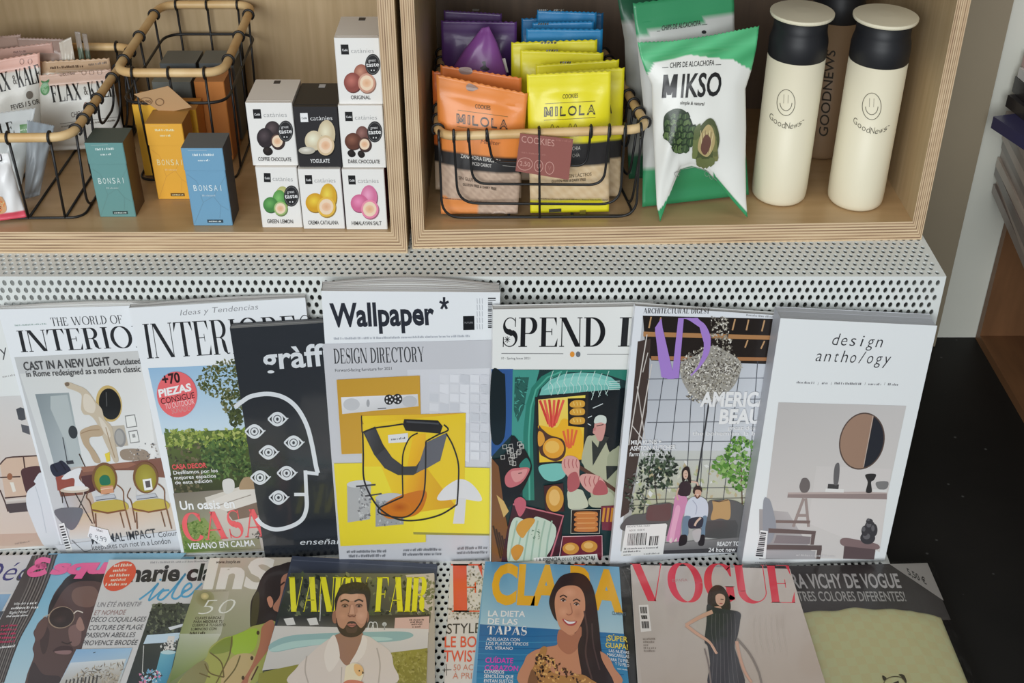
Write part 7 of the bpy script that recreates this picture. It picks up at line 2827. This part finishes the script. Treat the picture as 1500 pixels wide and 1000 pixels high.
def art_beach(A):
    T = zoom(620, 800, 340 / 1500)
    A.grad([(711, 822), (907, 830), (914, 932), (703, 914)], (84, 142, 180), (104, 158, 188), (166, 192, 200), (150, 184, 200), 8, 8)
    A.grad([(703, 914), (914, 928), (922, 1010), (697, 1010)], (26, 92, 146), (44, 108, 156), (52, 128, 164), (40, 124, 164), 8, 8)
    for i in range(8):
        y = 930 + i * 9
        A.line([(702 - i * .6, y), (760, y + 2), (820, y + 1), (914, y + 4)], 1.0, (60, 134, 172) if i % 2 else (28, 88, 138))
    ye = (226, 164, 40)
    A.text('CLA', T.p(436, 360), T.p(880, 372), 53, ye, .07)
    A.text('RA', T.p(950, 378), T.p(1290, 416), 54, ye, .07)
    wt = (232, 232, 232)
    A.text('LA DIETA', T.p(418, 452), T.p(658, 456), 8.2, wt, .03)
    A.text('DE LAS', T.p(416, 502), T.p(608, 506), 8.2, wt, .03)
    A.serif('TAPAS', T.p(412, 572), T.p(665, 576), 13.2, wt, .2, .05, .05, .07)
    for s, x1, y in (('ADELGAZA CON', 624, 612), ('LOS PLATOS TÍPICOS', 678, 640), ('DEL VERANO', 578, 668)):
        A.text(s, T.p(408 - (y - 612) * .1, y - 2), T.p(x1, y + 2), 4.5, wt, .005)
    A.text('CUÍDATE', T.p(400, 752), T.p(580, 756), 7.4, (206, 60, 170), .03)
    A.text('CORAZÓN', T.p(396, 800), T.p(612, 806), 7.2, (206, 60, 170), .03)
    for s, x1, y in (('CONSEJOS', 522, 820), ('SENCILLOS QUE', 582, 850), ('EVITAN SUSTOS', 580, 880)):
        A.text(s, T.p(392, y), T.p(x1, y + 4), 4.8, wt, .02)
    A.text('CLARA.ES', T.p(1220, 442), T.p(1310, 448), 4.6, (70, 84, 96), .01)
    A.text('¡SÚPER', T.p(1184, 608), T.p(1320, 620), 7.6, (226, 196, 70), .025)
    A.text('GUAPA!', T.p(1178, 654), T.p(1322, 668), 7.4, (226, 196, 70), .025)
    for s, x0, y in (('LAS NUEVAS', 1200, 684), ('MASCARILLAS', 1190, 710), ('PARA TU PIEL', 1200, 740), ('Y TU PELO', 1240, 768)):
        A.text(s, T.p(x0, y), T.p(1330, y + 14), 4.4, wt, .01)
    A.smalltext(*T.p(1255, 796), *T.p(1320, 804), 1.6, (206, 216, 222), 3)
    # woman with long dark hair in a print dress
    hair = (44, 32, 34)
    A.blob(T((820, 400), (815, 340), (850, 250), (900, 190), (980, 172), (1050, 195), (1100, 280), (1125, 420), (1140, 580), (1160, 720), (1200, 900), (1000, 900), (980, 700), (900, 520), (850, 470)), hair)
    A.blob(T((650, 900), (655, 740), (700, 685), (780, 655), (860, 640), (880, 600), (960, 560), (1040, 600), (1080, 650), (1180, 700), (1230, 780), (1250, 900)), (186, 128, 98))
    A.blob(T((850, 350), (870, 290), (920, 258), (1000, 262), (1040, 320), (1045, 420), (1020, 500), (980, 560), (920, 570), (880, 520), (856, 440)), (196, 138, 108))
    A.ell(*T.p(905, 425), 9, 9, (208, 152, 122), 0, 20, (196, 138, 108))
    A.ell(*T.p(1000, 440), 8, 9, (180, 122, 94), 0, 20, (196, 138, 108))
    A.ell(*T.p(940, 300), 13, 9, (212, 156, 126), 0, 20, (196, 138, 108))
    A.blob(T((880, 540), (960, 580), (1020, 520), (1010, 640), (940, 700), (870, 640)), (164, 106, 82))
    A.blob(T((838, 380), (845, 300), (890, 235), (960, 225), (1030, 270), (1060, 380), (1050, 520), (1000, 640), (1020, 800), (1040, 900), (1230, 900), (1150, 720), (1140, 560), (1110, 360), (1050, 200), (960, 176), (880, 205), (826, 320)), hair)
    A.curve(T((1040, 420), (1060, 560), (1050, 700), (1090, 860)), 2.4, (76, 56, 54))
    A.curve(T((1090, 500), (1100, 640), (1140, 800)), 2, (72, 54, 54))
    for x, y in ((905, 352), (990, 378)):
        A.curve(T((x - 22, y - 22), (x, y - 34), (x + 24, y - 20)), 1.8, (60, 40, 36))
        A.ell(*T.p(x, y), 3.6, 1.5, (206, 186, 176), 10)
        A.ell(*T.p(x, y), 2.0, 1.6, (44, 28, 28))
        A.curve(T((x - 18, y - 4), (x, y - 12), (x + 18, y)), 1.2, (44, 28, 28))
    A.curve(T((950, 370), (962, 430), (940, 446), (925, 438)), 1.3, (160, 102, 80))
    A.blob(T((900, 470), (940, 484), (992, 486), (975, 512), (940, 514), (912, 496)), (166, 70, 70))
    A.blob(T((908, 475), (940, 488), (984, 489), (965, 502), (935, 502)), (240, 236, 232))
    # printed straps
    A.blob(T((720, 900), (700, 820), (740, 720), (765, 655), (800, 660), (790, 740), (840, 820), (930, 840), (1020, 830), (1080, 860), (1100, 900)), (164, 116, 66))
    A.scatter(130, quad_in(*T((730, 700), (790, 700), (1090, 890), (710, 890))), (1.4, 3.4), [(74, 44, 34), (52, 34, 30), (206, 160, 96)], 6, .6)
    A.blob(T((675, 900), (700, 800), (725, 830), (740, 900)), (120, 80, 52))


lying('blue seaside magazine with a laughing woman and orange yellow lettering', (711, 822), (907, 830), .0118, .0118, .005, art_beach, (96, 150, 184), (150, 180, 196), seed=28)


def art_dress(A):
    T = zoom(900, 800, 550 / 1500)
    A.grad([(924, 827), (1157, 833), (1212, 1010), (941, 1010)], (186, 178, 172), (190, 180, 172), (168, 152, 138), (172, 158, 146), 8, 8)
    rd = (208, 62, 76)
    A.serif('VOGUE', (931, 880), (1166, 883), 56, rd, .20, .02, .03, .04, 1.0)
    A.text('ESPAÑA', T.p(232, 142), T.p(292, 140), 4, (176, 120, 120))
    A.poly(T((97, 235), (135, 233), (148, 338), (106, 342)), (214, 208, 202))
    for q in ((104, 242, 130, 268), (108, 276, 130, 290), (110, 300, 138, 328)):
        n = 7
        for i in range(n):
            x = q[0] + (q[2] - q[0]) * i / n
            A.line(T((x, q[1]), (x + 3, q[3])), .8 if i % 3 else 1.4, (60, 56, 54))
    for i, s in enumerate(('DUEÑAS', 'CARLA', 'DE', 'MADRID', 'LUZ')):
        w = (50, 44, 20, 52, 44)[i]
        A.smalltext(*T.p(114 + i, 374 + i * 12), *T.p(114 + i + w, 374 + i * 12), 2.8, (128, 116, 106), 30 + i)
    # woman with a fringe in a black dress, hand on the hip
    bk = (46, 42, 46)
    A.blob(T((372, 230), (376, 185), (400, 158), (432, 162), (456, 200), (464, 250), (440, 262), (410, 250), (380, 246)), (50, 34, 34))
    A.blob(T((404, 200), (420, 190), (440, 200), (440, 226), (426, 240), (408, 228)), (202, 160, 138))
    A.line(T((424, 212), (436, 213)), 1.0, (60, 40, 38))
    A.line(T((420, 229), (432, 230)), 1.2, (160, 70, 70))
    A.blob(T((396, 245), (420, 240), (430, 256), (410, 262)), (190, 144, 122))
    A.blob(T((370, 235), (400, 244), (440, 252), (500, 265), (502, 300), (492, 360), (480, 400), (500, 470), (515, 560), (380, 560), (382, 470), (372, 400), (360, 380), (368, 300)), bk)
    for x in range(7):
        A.curve(T((390 + x * 15, 270), (388 + x * 16, 340), (396 + x * 14, 420), (388 + x * 18, 550)), .8, (82, 76, 78))
    A.curve(T((392, 262), (340, 285), (285, 316)), [6, 5.4, 4.2], (196, 152, 128))
    A.curve(T((285, 316), (330, 350), (380, 385), (410, 430)), [4.4, 4.4, 3.6, 2], (196, 152, 128))
    A.line(T((385, 395), (405, 430)), 1.4, (206, 166, 142))
    A.curve(T((488, 380), (500, 440), (520, 500), (548, 545)), [5, 4.4, 4, 3], (190, 146, 124))
    A.curve(T((490, 370), (540, 430), (575, 500), (590, 560)), 3, (124, 112, 104))
    A.curve(T((360, 410), (375, 470), (385, 550)), 2.2, (120, 106, 100))
    # creases of the wrap
    for i in range(6):
        A.curve(T((560 + i * 22, 280), (556 + i * 24, 350), (570 + i * 24, 420)), .6, (188, 178, 168))


lying('beige magazine with red letters and a woman in a black dress, in film', (924, 827.5), (1157.5, 833.5), .0172, .0172, .005, art_dress, (178, 166, 156), (200, 196, 190), material='wrap', seed=29)

# ------------------------------------------------------------------ bagged scarf with a header card
zh = TREAD + .0072
a, b = onZ(1098, 830, zh), onZ(1358, 824.5, zh)
e = (b - a)
f = Vector((e.y, -e.x, 0)).normalized()
f = Matrix.Rotation(math.radians(-1.0), 3, 'Z') @ f
Nb = Vector((0, 0, 1))
LB = .31
root = empty('bagged_scarf', ((a.x + b.x) / 2, a.y - LB / 2, TREAD), 'clear bag with folded yellow cloth and black card marked 5,50, lower right corner', 'packaged scarf')
surf = Plane(a, Nb, -f)
# header card
h0 = .108
m = MB()
q = [a, b, b + f * h0, a + f * h0]
dn = Vector((0, 0, -.0012))
m.hexa([q[3] + dn, q[2] + dn, q[1] + dn, q[0] + dn], [q[3], q[2], q[1], q[0]], lin((66, 62, 62), KL))
A = Art(surf, KL)
T = zoom(1150, 800, .2)
A.poly(T((765, 130), (1042, 121), (1162, 398)), (176, 172, 168))
A.text('5,50 €', T.p(902, 205), T.p(1040, 282), 11, (48, 46, 46), .03, 0.1)
lt = (206, 204, 204)
A.text('RA VICHY DE VOGUE', T.p(66, 305), T.p(855, 302), 21, lt, .035, 0)
A.text('EN TRES COLORES DIFERENTES!', (1152, 880), T.p(890, 401), 14.5, (184, 182, 180), .02, 0)
A.into(m)
m.build('header_card', M['gloss'], root)
# folded cloth
mm = MB()
nu, nv = 44, 44
rnd = random.Random(3)
V, Fc, Cc = [], [], []
cw = e.length
for j in range(nv + 1):
    for i in range(nu + 1):
        u, v = i / nu, j / nv
        wob = .0025 * math.sin(u * 9 + 1) + .0016 * math.sin(u * 23 + 2)
        d = .086 + wob * (1 - v) + v * (LB - .086 - .012)
        x = .055 + u * (cw - .055 - .012)
        if u > .8:
            d += (u - .8) * .10 * (1 - v)
        p = a + e.normalized() * x + f * d
        ed = min(1, 7 * min(u, 1 - u)) ** .6 * min(1, 9 * min(v, 1 - v)) ** .6
        z = .0015 + .0085 * ed + .0012 * math.sin(u * 17 + v * 5) * ed + .0010 * math.sin(v * 21 - u * 8) * ed
        fold = .0016 * math.exp(-((u - .62 - .32 * v) / .035) ** 2) * ed
        V.append(Vector((p.x, p.y, TREAD + .0066 + z * .55 + fold)))
for j in range(nv):
    for i in range(nu):
        k0 = j * (nu + 1) + i
        Fc.append((k0, k0 + nu + 1, k0 + nu + 2, k0 + 1))
        Cc.append(lin((226, 218, 172) if (i // 3 + j // 3) % 2 else (222, 213, 165), KL))
nt = len(V)
for j in (0, nv):
    for i in range(nu + 1):
        pass
low = [Vector((p.x, p.y, TREAD + .0063)) for p in V]
rim = [(i, 0) for i in range(nu + 1)] + [(nu, j) for j in range(1, nv + 1)] + [(i, nv) for i in range(nu - 1, -1, -1)] + [(0, j) for j in range(nv - 1, 0, -1)]
idx = [j * (nu + 1) + i for i, j in rim]
base = len(V)
V += [low[k] for k in idx]
L = len(idx)
for k in range(L):
    Fc.append((idx[k], idx[(k + 1) % L], base + (k + 1) % L, base + k))
    Cc.append(lin((208, 192, 118), KL))
mm.v, mm.f, mm.c, mm.m = list(V), list(Fc), list(Cc), [0] * len(Fc)
A = Art(Solid(V, Fc, surf), KL)
A.blob(T((712, 946), (742, 965), (728, 985), (716, 975)), (70, 62, 44))
A.blob(T((832, 940), (870, 944), (890, 990), (880, 1000), (858, 962)), (70, 62, 44))
A.poly(T((770, 1010), (830, 985), (836, 1010)), (70, 62, 44))
A.curve(T((720, 1010), (740, 975), (790, 955), (850, 962), (890, 1005)), 1.0, (96, 86, 60))
A.into(mm)
cloth = mm.build('folded_cloth', M['card'], root, True)
# clear bag drawn over card and cloth
mf = MB()
nu, nv = 40, 40
V, Fc = [], []
for j in range(nv + 1):
    for i in range(nu + 1):
        u, v = i / nu, j / nv
        x = -.004 + u * (cw + .012)
        p = a + e.normalized() * x + f * (-.002 + v * (LB + .006))
        ed = min(1, 8 * min(u, 1 - u)) ** .7 * min(1, 8 * min(v, 1 - v)) ** .7
        lift = .0006 + (.0094 if v > .2 else .0094 * v / .2) * ed + .0006 * math.sin(u * 21 + v * 13) * ed
        V.append((p.x, p.y, TREAD + .0086 + lift * .72))
for j in range(nv):
    for i in range(nu):
        k0 = j * (nu + 1) + i
        Fc.append((k0, k0 + nu + 1, k0 + nu + 2, k0 + 1))
o = mesh('clear_bag', V, Fc, M['clear'], root, smooth=True)
o['label'] = 'clear plastic bag'

# ------------------------------------------------------------------ stacked magazines on the low unit by the wall
rnd = random.Random(12)
z = -.165
cols = [(136, 122, 116), (168, 152, 142), (112, 102, 100), (182, 168, 156), (146, 134, 128), (120, 110, 106), (176, 162, 152), (136, 126, 120), (160, 146, 138)]
desc = ['bottom magazine of the stack on the low brown unit', 'grey brown magazine second from the bottom of the stack', 'dark magazine third from the bottom of the stack',
        'pale brown magazine fourth from the bottom of the stack', 'grey magazine fifth from the bottom of the stack', 'dark grey magazine sixth from the bottom of the stack',
        'light brown magazine seventh from the bottom of the stack', 'grey magazine eighth from the bottom of the stack', 'brown magazine just under the navy one on the stack',
        'navy magazine lying askew on the stack by the wall', 'black magazine askew above the navy one on the stack', 'thick black magazine near the top of the stack by the wall',
        'white magazine second from the top of the stack by the wall', 'dusky pink magazine on top of the stack by the wall']


def stacked(label, cx, cy, z, w, l, t, ang, cov, seed):
    root = empty('magazine', (cx, cy, z), label, 'magazine', 'magazines stacked on the low brown unit')
    r = Matrix.Rotation(math.radians(ang), 3, 'Z')
    P = lambda x, y, zz: Vector((cx, cy, zz)) + r @ Vector((x, y, 0))
    c4 = [(-w / 2, -l / 2), (w / 2, -l / 2), (w / 2, l / 2), (-w / 2, l / 2)]
    m = MB()
    m.hexa([P(x, y, z + .0002) for x, y in c4], [P(x, y, z + .0009) for x, y in c4], lin(cov, 1.2))
    m.hexa([P(x, y, z + t - .0009) for x, y in c4], [P(x, y, z + t - .0002) for x, y in c4], lin(cov, 1.2))
    m.hexa([P(-w / 2 - .0008, -l / 2, z + .0002), P(-w / 2, -l / 2, z + .0002), P(-w / 2, l / 2, z + .0002), P(-w / 2 - .0008, l / 2, z + .0002)],
           [P(-w / 2 - .0008, -l / 2, z + t - .0002), P(-w / 2, -l / 2, z + t - .0002), P(-w / 2, l / 2, z + t - .0002), P(-w / 2 - .0008, l / 2, z + t - .0002)], lin(cov, 1.2))
    m.build('cover', M['gloss'], root)
    m = MB()
    rr = random.Random(seed)
    n = 3
    for i in range(n):
        g = rr.uniform(.0004, .0016)
        z0, z1 = z + .0009 + (t - .0018) * i / n, z + .0009 + (t - .0018) * (i + 1) / n - .00005
        c5 = [(-w / 2, -l / 2 + g), (w / 2 - g, -l / 2 + g), (w / 2 - g, l / 2 - g), (-w / 2, l / 2 - g)]
        m.hexa([P(x, y, z0) for x, y in c5], [P(x, y, z1) for x, y in c5], lin(rr.choice([(170, 160, 152), (148, 138, 130), (186, 178, 170)]), 1.0))
    m.build('page_block', M['pages'], root)


for i in range(9):
    t = .0165
    stacked(desc[i], .905 + rnd.uniform(-.004, .004) + (8 - i) * .0005, .405, z, .225, .285, t, -8 + rnd.uniform(-1.2, 1.2), cols[i], i)
    z += t
for (lab, cx, cy, t, ang, cov) in ((desc[9], .905, .385, .020, 16, (52, 50, 84)), (desc[10], .925, .41, .020, 10, (40, 36, 38)), (desc[11], .922, .41, .026, 4, (36, 32, 34)),
                                   (desc[12], .928, .41, .016, 6, (206, 204, 202)), (desc[13], .926, .41, .024, 3, (176, 140, 136))):
    stacked(lab, cx, cy, z, .22, .285, t, ang, cov, 40)
    z += t
